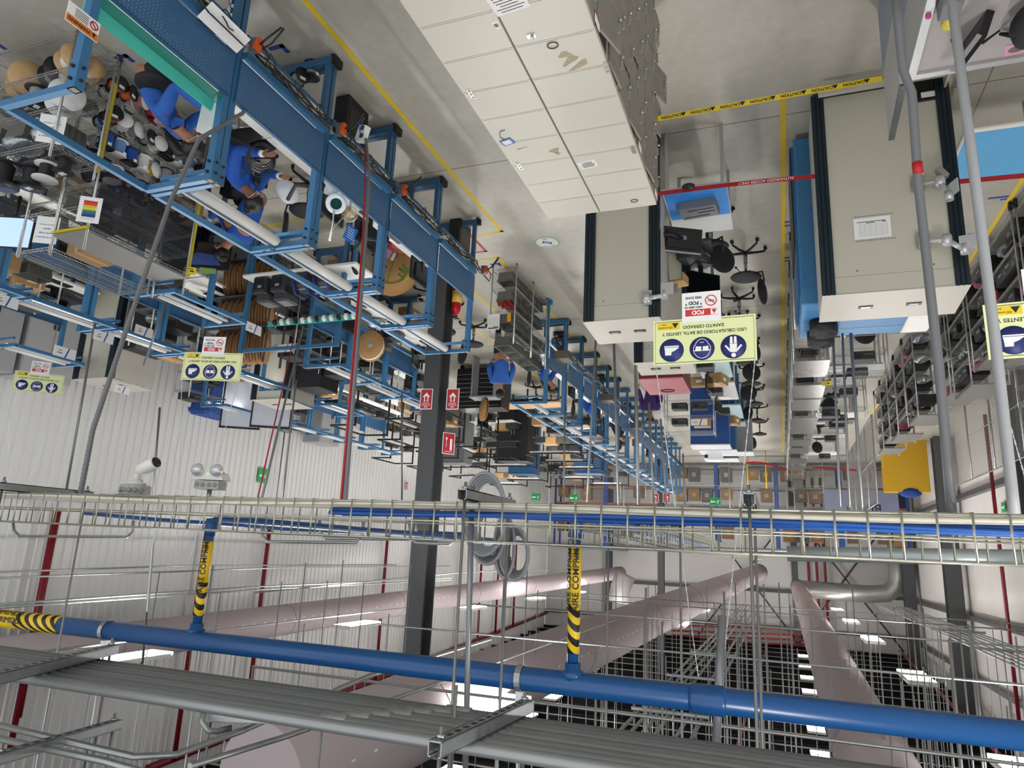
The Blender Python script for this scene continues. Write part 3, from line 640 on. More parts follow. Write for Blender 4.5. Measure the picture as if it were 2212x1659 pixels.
for nm,m_,px,py in (('sheet',mB,1884,492),):
    p=at(px,py,Y=6.975); t=thing('form_sheet','printed form in a clear sleeve taped on the big grey cabinet','paper',(p.x,6.974,p.z))
    g=G(); g.box(-.16,.16,-.003,0,-.11,.11); g.obj('sheet',paper,t)
    g=G()
    for k in range(12): g.box(-.13,.11,-.004,-.003,.085-.012*k,.0858-.012*k)
    for k in range(6): g.box(-.13+.048*k,-.129+.048*k,-.004,-.003,-.045,.085)
    g.box(-.12,.13,-.004,-.003,-.07,-.062); g.box(-.12,-.09,-.004,-.003,-.06,-.05); g.box(-.02,.05,-.004,-.003,-.058,-.05); g.obj('print_lines',M('6b6b70',.7),t)
    g=G()
    for s in (-1,1):
        for k in range(14): g.box(-.19+.025*k,-.178+.025*k,-.0025,-.001,s*.128-.004,s*.128+.004)
    g.obj('tape_marks',M('6a675e',.8),t)
# blue machine on the aisle flank of the big cabinet
bm=M('3f7fb0',.45,var=.03)
t=thing('oven_machine','blue painted machine standing behind and beside the big grey cabinet','machine',(-1.0,8.3,0))
g=G(); g.bev(-.4,.7,-.6,.62,.06,2.05,.012); g.obj('body',bm,t)
g=G(); g.bev(-.68,-.4,-.58,.62,.06,2.06,.012); g.obj('end_trim',white,t)
g=G(); g.box(.28,.29,-.6,.62,2.05,2.052); g.box(-.4,.7,.33,.335,2.05,2.052); g.obj('lid_seams',M('2c5a7e',.5),t)
g=G(); g.box(.7,.725,-.55,.6,.12,1.9); g.obj('side_door',M('2d648f',.45),t)
g=G(); g.box(.725,.74,-.5,.55,.1,1.3); g.obj('cable_duct',M('20242a',.5),t)
g=G(); g.box(-.3,.66,-.615,-.6,.15,1.85); g.obj('front_door',M('3877a8',.45),t)
for i,(px,py) in enumerate(((1778,695),(1772,718))):
    p=at(px,py,Z=2.1); y=(8.3,8.72)[i]; p=at(px,py,Y=y)
    t=thing('exhaust_fan','black round exhaust fan on top of the blue machine, %s one'%('nearer','farther')[i],'fan',(p.x,y,2.052))
    hgt_=.16
    g=G(); g.lathe([(.15,0),(.15,hgt_),(.135,hgt_),(.13,hgt_-.03),(0,hgt_-.03)],n=28); g.obj('housing',black,t)
    g=G()
    for r in (.04,.065,.09,.115,.14): g.tube([(r*math.cos(a),r*math.sin(a),hgt_+.006) for a in np.linspace(0,2*PI,28)[:-1]],.003,5,closed=True)
    for a in range(4): g.tube([(.14*math.cos(a*PI/4),.14*math.sin(a*PI/4),hgt_+.002),(-.14*math.cos(a*PI/4),-.14*math.sin(a*PI/4),hgt_+.002)],.003,5)
    g.obj('guard',M('57565a',.4,.6),t)
    g=G()
    for k in range(5):
        a=2*PI*k/5; g.ob((.07*math.cos(a),.07*math.sin(a),hgt_-.02),(.09,.05,.004),Matrix.Rotation(a,3,'Z')@Matrix.Rotation(.5,3,'X'))
    g.obj('blades',M('26262a',.5),t)
# arms on the far corner post of the big cabinet
def arm(label,p,segs,plate,mat=M('c9cac9',.3,.5)):
    t=thing('swing_mount',label,'monitor arm',p)
    g=G(); g.bev(-.05,.05,-.02,.02,-.1,.06,.008); g.obj('wall_plate',M('b3b3b0',.4,.4),t)
    q=Vector((0,-.04,0)); 
    for i,s in enumerate(segs):
        e=q+Vector(s); g=G(); g.lathe([(.04,-.05),(.045,-.02),(.045,.03),(.03,.05)],q,'z',14); g.tube([q,e],[.027,.022],10); g.obj('arm_link',mat,t); q=e
    g=G(); g.lathe([(.035,-.05),(.035,.04)],q,'z',14); g.obj('joint',mat,t)
    g=G(); R=Matrix.Rotation(plate,3,'Z'); g.ob(q+Vector((-.03,-.03,-.06)),(.14,.012,.13),R); g.ob(q+Vector((-.02,-.02,-.06)),(.08,.03,.07),R); g.obj('mount_plate',mat,t)
    return t
bx=-1.69+.06
p=at(1996,520,Y=6.9); e=at(2083,540,Y=6.75); mid=at(2045,520,Y=6.8)
arm('silver monitor arm with empty plate on the big grey cabinet',(p.x,6.93,p.z),[tuple(mid-p),tuple(e-mid)],.3)
p=at(1985,398,Y=6.9); mid=at(2030,393,Y=6.75); e=at(2050,425,Y=6.7)
arm('short silver arm holding a barcode scanner on the big grey cabinet',(p.x,6.93,p.z),[tuple(mid-p),tuple(e-mid)],1.2)
p=at(2033,385,Y=6.74); t=thing('barcode_scanner','grey handheld barcode scanner perched on the short silver arm','scanner',p)
g=G(); g.ob((0,0,.03),(.045,.05,.09),Matrix.Rotation(.2,3,'Y')); g.ob((-.01,-.0,-.05),(.05,.07,.12),Matrix.Rotation(-.6,3,'Y')); g.obj('body',M('8b8a84',.5),t)
g=G(); g.ob((-.055,0,-.105),(.055,.075,.02),Matrix.Rotation(-.6,3,'Y')); g.obj('window',black,t)
# bench behind the big cabinet's left edge: blue topped table, red bin, cream case
p0=at(1990,330,Z=.78); 
t=thing('work_table','light blue topped table left of the big grey cabinet','table',(-2.15,6.9,0))
g=G(); g.bev(-.45,.4,-.05,.9,.74,.78,.02); g.obj('table_edge',white,t); g=G(); g.box(-.43,.38,-.03,.88,.78,.783); g.obj('blue_mat',skyblue,t)
for sx in (-.38,.33):
    for sy in (.02,.83):
        g=G(); g.box(sx-.02,sx+.02,sy-.02,sy+.02,0,.74); g.obj('leg',grey,t)
t=thing('waste_bin','red waste bin with brown liner bag beside the blue topped table','bin',(*at(2005,290,Z=.15).xy,0))
g=G(); g.lathe([(.11,0),(.14,.36),(.15,.37),(.145,.38)],n=20); g.obj('bin_body',M('8e1620',.45),t)
g=G(); g.lathe([(.145,.28),(.155,.38),(.12,.36),(.06,.33),(0,.32)],n=14); g.obj('liner_bag',M('4d3328',.35,bump=.5,scale=30),t)
g=G(); g.tube([(-.14,0,.33),(-.19,-.03,.2),(-.22,-.06,.12),(-.16,-.06,.1)],.008,6); g.obj('handle',M('8e1620',.45),t)
t=thing('equipment_case','small black box with white label beside the red bin','box',(*at(1992,232,Z=.3).xy,0)); g=G(); g.bev(-.12,.1,-.1,.1,0,.3,.01); g.obj('case',black,t); g=G(); g.box(-.11,.02,-.102,-.1,.2,.26); g.obj('label_sticker',label_w,t)
t=thing('document_tray','cream plastic document holder behind the grey desk panel','tray',(*at(2000,215,Z=.3).xy,.0))
g=G(); g.box(-.16,.06,-.2,.16,0,.02); g.box(-.16,.06,.14,.16,.0,.12); g.box(-.18,-.16,-.2,.16,0,.2); g.box(-.17,.06,-.23,-.2,0,.07); g.obj('tray_body',M('c9c4b5',.5),t)
# ================================================================ PARTITION DESK (bottom edge)
pz=1.25; q=at(1958,176,Z=pz); al=M('c3c4c6',.3,.55); pan=M('a9a8a8',.7,var=.04,scale=60); pan2=M('8c93a3',.7,var=.03,scale=60)
t=thing('desk','grey desk corner with aluminium edge caps above grey side panels','desk',(q.x,q.y,0))
g=G(); g.box(-.055,0,-2.2,0,pz-.03,pz); g.obj('cap',al,t); g=G(); g.box(-1.6,0,-.055,.0,pz-.03,pz-.0005); g.obj('cap',al,t)
g=G(); g.box(-.045,-.01,-2.2,-.01,.75,pz-.03); g.obj('panel',pan,t); g=G(); g.box(-.045,-.01,-2.2,-.01,.0,.75); g.obj('kick_panel',pan2,t)
g=G(); g.box(-1.6,-.04,-.045,-.01,.0,pz-.03); g.obj('panel',pan,t)
g=G(); g.box(-1.6,-.05,-2.2,-.055,pz-.06,pz-.022); g.obj('desk_top',M('a9a3a1',.6,var=.05,scale=20),t)
e=at(1932,295,Z=pz); d=e-Vector((q.x,q.y,pz)); L=d.length; a=math.atan2(d.y,d.x)
t=thing('partition','grey flap panel hinged to the desk corner, dark channel on top','partition',(q.x+.02,q.y+.02,0),a)
g=G(); g.box(0,L,-.02,.02,.62,pz); g.obj('panel',M('b4b3b1',.6),t); g=G(); g.box(0,L,-.018,.018,.0,.62); g.obj('kick_panel',pan2,t)
g=G(); g.box(0,L,-.022,.022,pz,pz+.02); g.mi=1; g.lathe([(.006,pz+.021),(.001,pz+.022)],(.06,0,0)); g.lathe([(.006,pz+.021),(.001,pz+.022)],(L-.06,0,0)); g.obj('top_channel',[M('58595c',.4,.3),black],t)
dz=pz-.021
def deskp(x,y,z=dz): return at(x,y,Z=z)
p=deskp(2200,30); t=thing('backpack','black backpack lying on the grey desk','backpack',(p.x-.1,p.y-.04,dz))
g=G(); g.ell((0,0,.12),.17,.2,.12,18,10); g.obj('bag_body',M('1b1b1e',.7,bump=.3,scale=50),t)
g=G(); g.ell((.05,.04,.16),.1,.12,.08,14,8); g.obj('front_pocket',M('222225',.7),t)
g=G(); g.tube([(.13,.14,.08),(.17,.17,.03),(.08,.22,.012),(-.05,.21,.014)],.011,6); g.obj('strap',M('141416',.7),t)
p=deskp(2098,62); t=thing('laptop','closed black laptop standing on edge on the grey desk','laptop',(p.x,p.y,dz),-.25)
g=G(); g.ob((0,0,.1),(.05,.34,.2),Matrix.Rotation(.35,3,'Y')); g.obj('body',M('101013',.3),t); g=G(); g.ob((.055,0,.19),(.03,.34,.012),Matrix.Rotation(.35,3,'Y')); g.obj('edge_trim',chrome,t)
g=G(); g.tube([(0,-.1,.2),(-.1,-.12,.12),(-.1,.08,.05),(.06,.12,.03),(.1,.06,.03)],.006,6); g.obj('cord',black,t)
p=deskp(2050,40); g=G(); g.ell((p.x,p.y,dz+.035),.05,.06,.035,10,6); g.ell((p.x+.02,p.y-.07,dz+.03),.035,.05,.028,10,6)
tag(g.obj('cloth',M('d8c64a',.9,bump=.6,scale=40),world=True),'crumpled yellow cloth on the grey desk','cloth')
p=deskp(2196,105); t=thing('picture_card','pink card with a puppy photo on the grey desk','card',(p.x,p.y,dz),.1); g=G(); g.box(-.07,.07,-.06,.06,0,.003); g.obj('card',M('d39ab6',.6),t); g=G(); g.ell((0,0,.004),.05,.035,.003,12,6); g.obj('photo',M('6b5a4e',.7,var=.5,scale=40),t)
p=at(2005,32,Z=pz); g=G(); g.lathe([(.0,0),(.014,0),(.017,.004),(.017,.02),(.012,.026),(0,.027)],(p.x,p.y,pz),n=14); tag(g.obj('lip_balm',M('c9368c',.3),world=True),'small pink tub standing on the aluminium desk edge','tub')
p=deskp(2040,0); g=G(); g.bev(p.x-.08,p.x+.04,p.y-.1,p.y+.05,dz,dz+.12,.01); tag(g.obj('box',M('6d6f76',.5),world=True),'grey box at the near edge of the grey desk','box')
# ================================================================ CAUTION TAPE, ROPE
def ribbon(name,label,cat,a,b,w,mat,sag=.02):
    g=G(); a=Vector(a);b=Vector(b); n=12; vs=[]
    for i in range(n+1):
        f=i/n; p=a+(b-a)*f-Vector((0,0,sag*4*f*(1-f))); vs+=[p-Vector((0,0,w/2)),p+Vector((0,0,w/2))]
    g.add(vs,[(2*i,2*i+2,2*i+3,2*i+1) for i in range(n)]); return tag(g.obj(name,mat,world=True),label,cat)
a=at(1418,257,X=lx0-.02); b=at(1906,169,Y=q.y+.3)
ct=ribbon('caution_tape','yellow caution tape stretched from the lockers to the grey desk','tape',a,b,.05,M('e3c52a',.5),.0)
d=(b-a); ang=math.atan2(d.y,d.x); L=d.length
for i in range(7):
    f=.07+i*.135; P=a+d*f; rot=(Matrix.Rotation(ang,4,'Z')@Matrix.Rotation(math.asin(d.z/L)*-1,4,'Y')@Matrix.Rotation(PI/2,4,'X')).to_euler() if d.x>0 else (Matrix.Rotation(ang+PI,4,'Z')@Matrix.Rotation(math.asin(d.z/L),4,'Y')@Matrix.Rotation(PI/2,4,'X')).to_euler()
    o=text('CAUTION',.036,ct,ink,P-ct.location+Vector((0,-.002,0)),rot,bold=.02)
    g=G(); c=P+d*.055-ct.location; u=d.normalized(); z=Vector((0,0,1)); n_=Vector((0,-.002,0))
    g.add([c-u*.022-z*.017+n_,c+u*.022-z*.017+n_,c+z*.02+n_],[(0,1,2)]); g.obj('hazard_triangle',ink,ct)
a=Vector((1.2,7.16,at(1420,419,Y=7.16).z)); b=Vector((-.5,6.98,at(1748,383,Y=6.98).z)); a=at(1412,420,Y=7.16)
rope=ribbon('belt_barrier','red belt barrier across the aisle printed authorized access only','barrier belt',a,b,.05,M('a51823',.5),.015)
d=b-a; ang=math.atan2(d.y,d.x)+PI; P=a+d*.7+Vector((0,-.003,-.013)); L=d.length
text('AUTHORIZED ACCESS ONLY',.042,rope,label_w,P-rope.location,(Matrix.Rotation(ang,4,'Z')@Matrix.Rotation(math.asin(d.z/L),4,'Y')@Matrix.Rotation(PI/2,4,'X')).to_euler())
g=G(); g.box(b.x-.02,b.x+.02,b.y-.02,b.y+.03,b.z-.045,b.z+.045); o=g.obj('belt_clip',black,rope,world=True)
a=at(2052,394,Y=7.0); b=at(2225,378,Y=7.0); ribbon('belt_barrier','red belt barrier running left from the big grey cabinet','barrier belt',a,b,.05,M('b01f2a',.5),.0)
a=at(1440,985,Y=26); b=at(1612,1003,Y=27); ribbon('belt_barrier','slack red belt barrier at the end of the aisle','barrier belt',at(1612,1000,Y=27),at(1700,1015,Y=27),.07,red,.1)
ribbon('belt_barrier','slack red belt barrier beyond the wire racks on the left','barrier belt',at(1755,1010,Y=24),at(1850,1016,Y=24),.06,red,.02)
# ================================================================ BLUE WORKBENCHES
def bench(label,tip=True,H=2.06,lamp=True,top='cd',worktop=white):
    """bench with its back at local x=0 and the worker's side towards +x; 1.22 m along y"""
    t=thing('workbench',label,'workbench'); L=1.22
    for s,y in ((0,.035),(1,L-.035)):
        g=G(); g.box(-.03,.73,y-.03,y+.03,.03,.11); g.mi=1; g.box(-.036,.004,y-.033,y+.033,.025,.113); g.box(.696,.736,y-.033,y+.033,.025,.113)
        for x in (.02,.68): g.lathe([(.02,0),(.02,.012),(.008,.014),(.008,.03)],(x,y,0),n=8)
        g.obj('foot',[dblue,rubber],t)
        for x in (.05,.48):
            g=G(); g.box(x-.027,x+.027,y-.025,y+.025,.11,.72); g.box(x-.022,x+.022,y-.02,y+.02,.72,.76); g.obj('leg',dblue,t)
        g=G(); g.box(.05,.48,y-.02,y+.02,.66,.7); g.obj('leg_brace',dblue,t)
        g=G(); g.box(.02,.085,y-.03,y+.03,.72,H); g.box(.015,.09,y-.034,y+.034,H-.2,H); g.mi=1
        for z in (H-.06,H-.15): g.lathe([(.011,0),(.011,-.018),(.007,-.02)],(.02,y,z),'x',8); g.lathe([(.011,0),(.011,-.018)],(.055,y-.034,z),'y',8)
        g.mi=2; g.box(.03,.076,y-.022,y+.022,H,H+.002)
        g.obj('upright',[blue,black,M('b9b1a6',.5)],t)
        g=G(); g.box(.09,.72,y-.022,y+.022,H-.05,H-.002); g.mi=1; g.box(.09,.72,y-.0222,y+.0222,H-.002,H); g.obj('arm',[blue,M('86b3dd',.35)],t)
        g=G(); g.box(.09,.66,y-.012,y+.012,H-.16,H-.125); g.obj('lower_arm',blue,t)
    g=G(); g.box(.06,.76,.01,L-.01,.76,.79); g.obj('worktop',worktop,t)
    g=G(); g.box(.0,.04,.07,L-.07,.66,.7); g.obj('back_rail',dblue,t)
    g=G(); g.box(-.004,.0,.04,L-.04,.93,1.32); g.box(-.004,.03,.04,L-.04,1.31,1.32); g.box(-.004,.03,.04,L-.04,.93,.935); g.obj('perforated_panel',perf,t)
    g=G(); g.box(-.035,.02,.06,L-.06,.84,.9); g.obj('cable_channel',blue,t)
    g=G(); g.box(-.075,-.04,.12,L-.18,.78,.82); g.mi=1
    for k in range(7): g.box(-.077,-.075,.2+.12*k,.23+.12*k,.79,.81)
    g.obj('power_strip',[cream,black],t)
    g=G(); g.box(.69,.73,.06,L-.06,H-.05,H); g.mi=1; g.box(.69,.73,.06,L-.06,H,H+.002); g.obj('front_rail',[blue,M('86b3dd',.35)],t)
    if lamp:
        g=G(); g.tube([(.36,.1,H-.05),(.36,L-.1,H-.05)],.048,14); g.mi=1; g.box(.41,.46,.09,L-.09,H-.05,H-.03); g.mi=2; g.box(.455,.475,.09,L-.09,H-.05,H-.025)
        o=g.obj('task_light',[M('e9e6df',.35),dblue,white],t)
        g=G(); g.box(.353,.367,.12,L-.12,H-.0984,H-.0979); o2=g.obj('tube_glow',BL,o)
        g=G(); g.tube([(.36,L-.1,H-.02),(.4,L-.06,H+.02),(.5,L-.03,H-.01),(.56,L-.03,H+.004)],.005,6); g.obj('lamp_cord',black,o)
    return t
BL=LAMP.copy(); BL.node_tree.nodes['Principled BSDF'].inputs['Emission Strength'].default_value=45.
X1=4.0; Y1=8.66
b0=bench('front-row blue workbench at its far end, next to the dark column')
b0.location=(X1,Y1-1.22,0); b0['group']='blue workbenches'
row1=[b0]
lab=['','second blue workbench from the dark column in the front row','third blue workbench from the dark column, behind the white desk lamp','blue workbench where the worker handles the clear bag','blue workbench with the teal shelf where the leaning worker reads','nearest blue workbench, cut by the lower picture edge']
for i in range(1,5): row1.append(dup(b0,(X1,Y1-1.22*(i+1),0),0,lab[i]))
for c in kids(row1[4]):      # the end bay by the spool racks has no lamp and a single bare arm
    if c.name.startswith('task_light'):
        for d in kids(c): bpy.data.objects.remove(d)
        bpy.data.objects.remove(c)
    elif c.name.startswith('lower_arm'): bpy.data.objects.remove(c)
# low-detail bench for the far rows
def bench_far(label):
    t=thing('workbench',label,'workbench'); L=1.22; H=2.06
    g=G()
    for y in (.035,L-.035):
        g.box(-.03,.73,y-.03,y+.03,.02,.11)
        for x in (.05,.48): g.box(x-.027,x+.027,y-.025,y+.025,.11,.76)
        g.box(.02,.085,y-.03,y+.03,.72,H); g.box(.09,.72,y-.022,y+.022,H-.05,H); g.box(.09,.66,y-.012,y+.012,H-.16,H-.125)
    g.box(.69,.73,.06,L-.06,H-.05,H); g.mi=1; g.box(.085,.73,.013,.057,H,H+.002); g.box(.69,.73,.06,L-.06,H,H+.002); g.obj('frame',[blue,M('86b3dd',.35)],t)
    g=G(); g.box(.06,.76,.01,L-.01,.76,.79); g.obj('worktop',white,t)
    g=G(); g.box(-.004,.0,.04,L-.04,.93,1.32); g.obj('perforated_panel',perf,t)
    g=G(); g.box(-.075,-.02,.06,L-.06,.78,.9); g.obj('cable_channel',dblue,t)
    g=G(); g.tube([(.36,.1,H-.05),(.36,L-.1,H-.05)],.045,10); g.mi=1; g.box(.353,.367,.12,L-.12,H-.0954,H-.0949); g.obj('task_light',[M('e9e6df',.35),BL],t)
    return t
Y2=12.11
r2=[]
for i in range(15):
    y=Y2+1.27*i; lb='blue workbench in the second row along the aisle, %s from the grey-bin rack'%ORD[i]
    if i==0: fb=bench_far(lb); fb.location=(X1-.02,y,0); fb['group']='blue workbenches'; r2.append(fb)
    elif i<5: r2.append(dup(b0,(X1-.02,y,0),0,lb))
    else: r2.append(dup(fb,(X1-.02,y,0),0,lb))
# rows deeper in the hall, workers' side towards -x (turned round)
rowsx={'B':(7.1,[5.75+0*i for i in range(1)]+[6.95],''),}
def turned(x,ytop,label,far=False): return dup(fb if far else b0,(x,ytop,0),PI,label)
k=0
for i,y in enumerate((6.85,10.15,11.35,12.55)):
    turned(7.1,y,'blue workbench in the row facing the front benches, %s from the wire shelves'%ORD[i],i>3)
for i,y in enumerate((5.35,6.6,7.85,9.1,10.35,12.85)):
    turned(9.1,y,'blue workbench in the third row in from the aisle, %s from the camera'%ORD[i],i>4)
for i,y in enumerate((8.1,12.6,13.85,15.1,16.35,17.6,18.9)):
    turned(11.6,y,'blue workbench in the row nearest the white ribbed wall, %s from the camera'%ORD[i],i>2)
# signs hung on the bench fronts: white cards with a blue slash
def stcard(label,p,rz,w=.3,h=.13,tilt=.0):
    t=thing('station_card',label,'sign',p,rz)
    g=G(); g.box(-w/2,w/2,-.002,0,-h/2,h/2); g.obj('card',paper,t)
    g=G(); g.add([(-w*.2,-.003,-h/2),(-w*.13,-.003,-h/2),(-w*.0,-.003,h/2),(-w*.07,-.003,h/2)],[(0,1,2,3)]); g.obj('blue_slash',M('2f66b3',.5),t)
    g=G(); g.box(w*.1,w*.33,-.003,-.002,.01,.02); g.box(w*.14,w*.28,-.003,-.002,-.02,-.012); g.obj('print_lines',M('50535c',.6),t); return t
for i,(x,y,X,lb) in enumerate(((12,650,8.3,'on the bench frame at the right picture edge'),(140,762,8.3,'over the grey wall cabinets'),(224,728,8.25,'on the wire tray below the reel racks'),(311,716,8.2,'on the frame beside the ribbed conduit'),(264,842,10.5,'on the far grey cabinet'),(616,752,7.2,'on the blue cross rail beyond the label spool bar'),(814,826,6.5,'on the frame beside the hanging reels'),(548,710,6.6,'under the frame in front of the reel rack'))):
    p=at(x,y,X=X); stcard('white station card with blue slash %s'%lb,p,-PI/2 if i not in (5,) else 0)
# ================================================================ WIRE RACKS
_rk={}
def shelf_mesh(w,d,step=.03):
    k=('s',round(w,2),round(d,2))
    if k in _rk: return _rk[k]
    g=G()
    for z in (0,-.03):
        for a,b in (((0,0),(w,0)),((0,d),(w,d)),((0,0),(0,d)),((w,0),(w,d))): g.tube([(a[0],a[1],z),(b[0],b[1],z)],.0048,4,False)
    def zig(p,q,n):
        pts=[]
        for i in range(n*2+1):
            f=i/(n*2); pts.append((p[0]+(q[0]-p[0])*f,p[1]+(q[1]-p[1])*f,-.03*(i%2)))
        g.tube(pts,.0032,3,False)
    for a,b,l in (((0,0),(w,0),w),((0,d),(w,d),w),((0,0),(0,d),d),((w,0),(w,d),d)): zig(a,b,max(2,int(l/.06)))
    if w>d:
        n=int(w/step); 
        for i in range(1,n): g.tube([(w*i/n,0,.003),(w*i/n,d,.003)],.0022,3,False)
        for i in (1,2): g.tube([(0,d*i/3,-.002),(w,d*i/3,-.002)],.003,4,False)
    else:
        n=int(d/step)
        for i in range(1,n): g.tube([(0,d*i/n,.003),(w,d*i/n,.003)],.0022,3,False)
        for i in (1,2): g.tube([(w*i/3,0,-.002),(w*i/3,d,-.002)],.003,4,False)
    o=g.obj('wire_shelf',chrome); _rk[k]=o.data; bpy.data.objects.remove(o); return _rk[k]
def post_mesh(H,caster):
    k=('p',round(H,2),caster)
    if k in _rk: return _rk[k]
    g=G(); z0=.12 if caster else .015
    g.tube([(0,0,z0),(0,0,H)],.0125,8)
    z=z0+.05
    while z<H-.02: g.tube([(0,0,z),(0,0,z+.004)],.0134,8); z+=.05
    g.mi=1
    if caster: g.lathe([(.02,-.014),(.05,-.014),(.05,.014),(.02,.014)],(0,0,.05),'x',14); g.box(-.02,.02,-.025,.025,.09,.12)
    else: g.lathe([(.018,0),(.018,.012),(.01,.016)],n=8)
    o=g.obj('post',[chrome,rubber]); _rk[k]=o.data; bpy.data.objects.remove(o); return _rk[k]
def raw(name,me,parent,loc):
    o=bpy.data.objects.new(name,me); C.objects.link(o); o.parent=parent; o.location=loc; return o
def wire_rack(label,x0,x1,y0,y1,H,levels,caster=False,group='wire shelving units'):
    t=thing('wire_rack',label,'wire rack',(x0,y0,0),0,group); w,d=x1-x0,y1-y0
    for x in (0,w):
        for y in (0,d): raw('post',post_mesh(H,caster),t,(x,y,0))
    for z in levels: raw('wire_shelf',shelf_mesh(w,d),t,(0,0,z))
    return t
# ================================================================ SMALL PROPS (prototypes live where they are first used)
PROTO={}
def place(kind,loc,label,rz=0,group=None,recolor=None,cat=None,make=None):
    if kind not in PROTO: PROTO[kind]=make() if make else globals()['mk_'+kind]()
    return dup(PROTO[kind],loc,rz,label,group,cat,recolor)

spw=M('d8d6cf',.6,var=.05); blk2=M('1d1d1f',.45); spc=M('8a8d8f',.7,var=.2,scale=60,bump=.3)
def mk_spool(ax='y'):
    """small wire spool lying on its rim, axis along x: two flanges, a winding and a paper label"""
    t=thing('wire_spool','','spool'); r,w=.085,.125
    g=G()
    for x in (-w/2,w/2-.006): g.lathe([(.018,x),(r,x),(r,x+.006),(.018,x+.006)],(0,0,r),'x',22)
    g.obj('flanges',blk2,t)
    g=G(); g.lathe([(.062,-w/2+.006)]+[(.062+.0015*(i%2),-w/2+.006+(w-.012)*i/14) for i in range(1,14)]+[(.062,w/2-.006)],(0,0,r),'x',20); g.obj('winding',spc,t)
    g=G(); g.box(-w/2-.002,-w/2-.0005,-.03,.03,r+.02,r+.05); g.obj('paper_label',label_w,t); return t
def mk_spoolup():
    """wire spool standing on its flange, axis upright"""
    t=thing('wire_spool','','spool'); r,h=.088,.16
    g=G()
    for z in (0,h-.007): g.lathe([(.018,z),(r,z),(r,z+.007),(.018,z+.007)],n=24)
    g.obj('flanges',blk2,t)
    g=G(); g.lathe([(.064,.007)]+[(.064+.0015*(i%2),.007+(h-.014)*i/16) for i in range(1,16)]+[(.064,h-.007)],n=22); g.obj('winding',spc,t)
    g=G(); g.box(-r-.001,-r+.001,-.02,.02,h-.03,h); g.obj('paper_label',label_w,t); return t
def mk_bigspool():
    t=thing('cable_spool','','spool'); r,w=.19,.26
    g=G()
    for x in (-w/2,w/2-.012): g.lathe([(.03,x),(r,x),(r,x+.012),(.03,x+.012)],(0,0,r),'x',32)
    g.obj('flanges',wood,t)
    g=G(); g.lathe([(.1,-w/2+.012)]+[(.1+.002*(i%2),-w/2+.012+(w-.024)*i/22) for i in range(1,22)]+[(.1,w/2-.012)],(0,0,r),'x',28); g.obj('winding',M('9a9a97',.7,var=.15,scale=50),t); return t
def mk_monitor():
    t=thing('monitor','','monitor')
    g=G(); g.box(-.018,.012,-.26,.26,.12,.44); g.box(.012,.035,-.17,.17,.18,.38); g.obj('housing',black,t)
    g=G(); g.box(-.0195,-.018,-.248,.248,.135,.43); g.obj('screen_panel',screen,t)
    g=G(); g.box(.02,.045,-.03,.03,.01,.25); g.bev(-.08,.1,-.12,.12,0,.012,.004); g.obj('stand',black,t); return t
def mk_keyboard():
    t=thing('keyboard','','keyboard'); g=G(); g.bev(-.07,.07,-.22,.22,0,.018,.005); g.obj('base',black,t)
    g=G()
    for r in range(5):
        for c in range(15): g.box(-.055+.023*r,-.037+.023*r,-.205+.0275*c,-.182+.0275*c,.018,.024)
    g.obj('keys',M('2a2a2d',.5),t); return t
def mk_chair():
    t=thing('task_chair','','chair')
    g=G()
    for k in range(5):
        a=2*PI*k/5; c,s=math.cos(a),math.sin(a); g.tube([(0,0,.12),(.16*c,.16*s,.105),(.3*c,.3*s,.075)],[.026,.02,.016],8)
    g.obj('star_base',M('1d1d20',.35,.3),t)
    for k in range(5):
        a=2*PI*k/5; c,s=math.cos(a),math.sin(a); g=G(); g.lathe([(.01,-.02),(.028,-.02),(.028,.02),(.01,.02)],(.31*c,.31*s,.028),'x',12); g.tube([(.31*c,.31*s,.03),(.3*c,.3*s,.08)],.01,6); g.obj('caster',rubber,t)
    g=G(); g.tube([(0,0,.1),(0,0,.46)],.022,10); g.tube([(0,0,.1),(0,0,.3)],.03,10); g.obj('gas_lift',M('9a9c9e',.25,.9),t)
    g=G(); g.ob((0,0,.47),(.2,.2,.02)); g.tube([(.05,-.1,.465),(.05,-.26,.455)],.007,6); g.lathe([(.0,0),(.02,-.02),(.02,-.05),(0,-.06)],(.05,-.25,.455),'y',8); g.obj('tilt_lever',dgrey,t)
    g=G(); g.ell((0,0,.52),.23,.24,.045,20,8); g.obj('seat',M('202022',.8,bump=.2,scale=60),t)
    g=G(); g.tube([(-.1,0,.47),(-.25,0,.48),(-.27,0,.62),(-.25,0,.75)],.015,8); g.obj('back_support',dgrey,t)
    g=G(); n=len(g.v); g.ell((-.24,0,.8),.035,.2,.2,18,10); g.obj('backrest',M('202022',.8,bump=.2,scale=60),t); return t
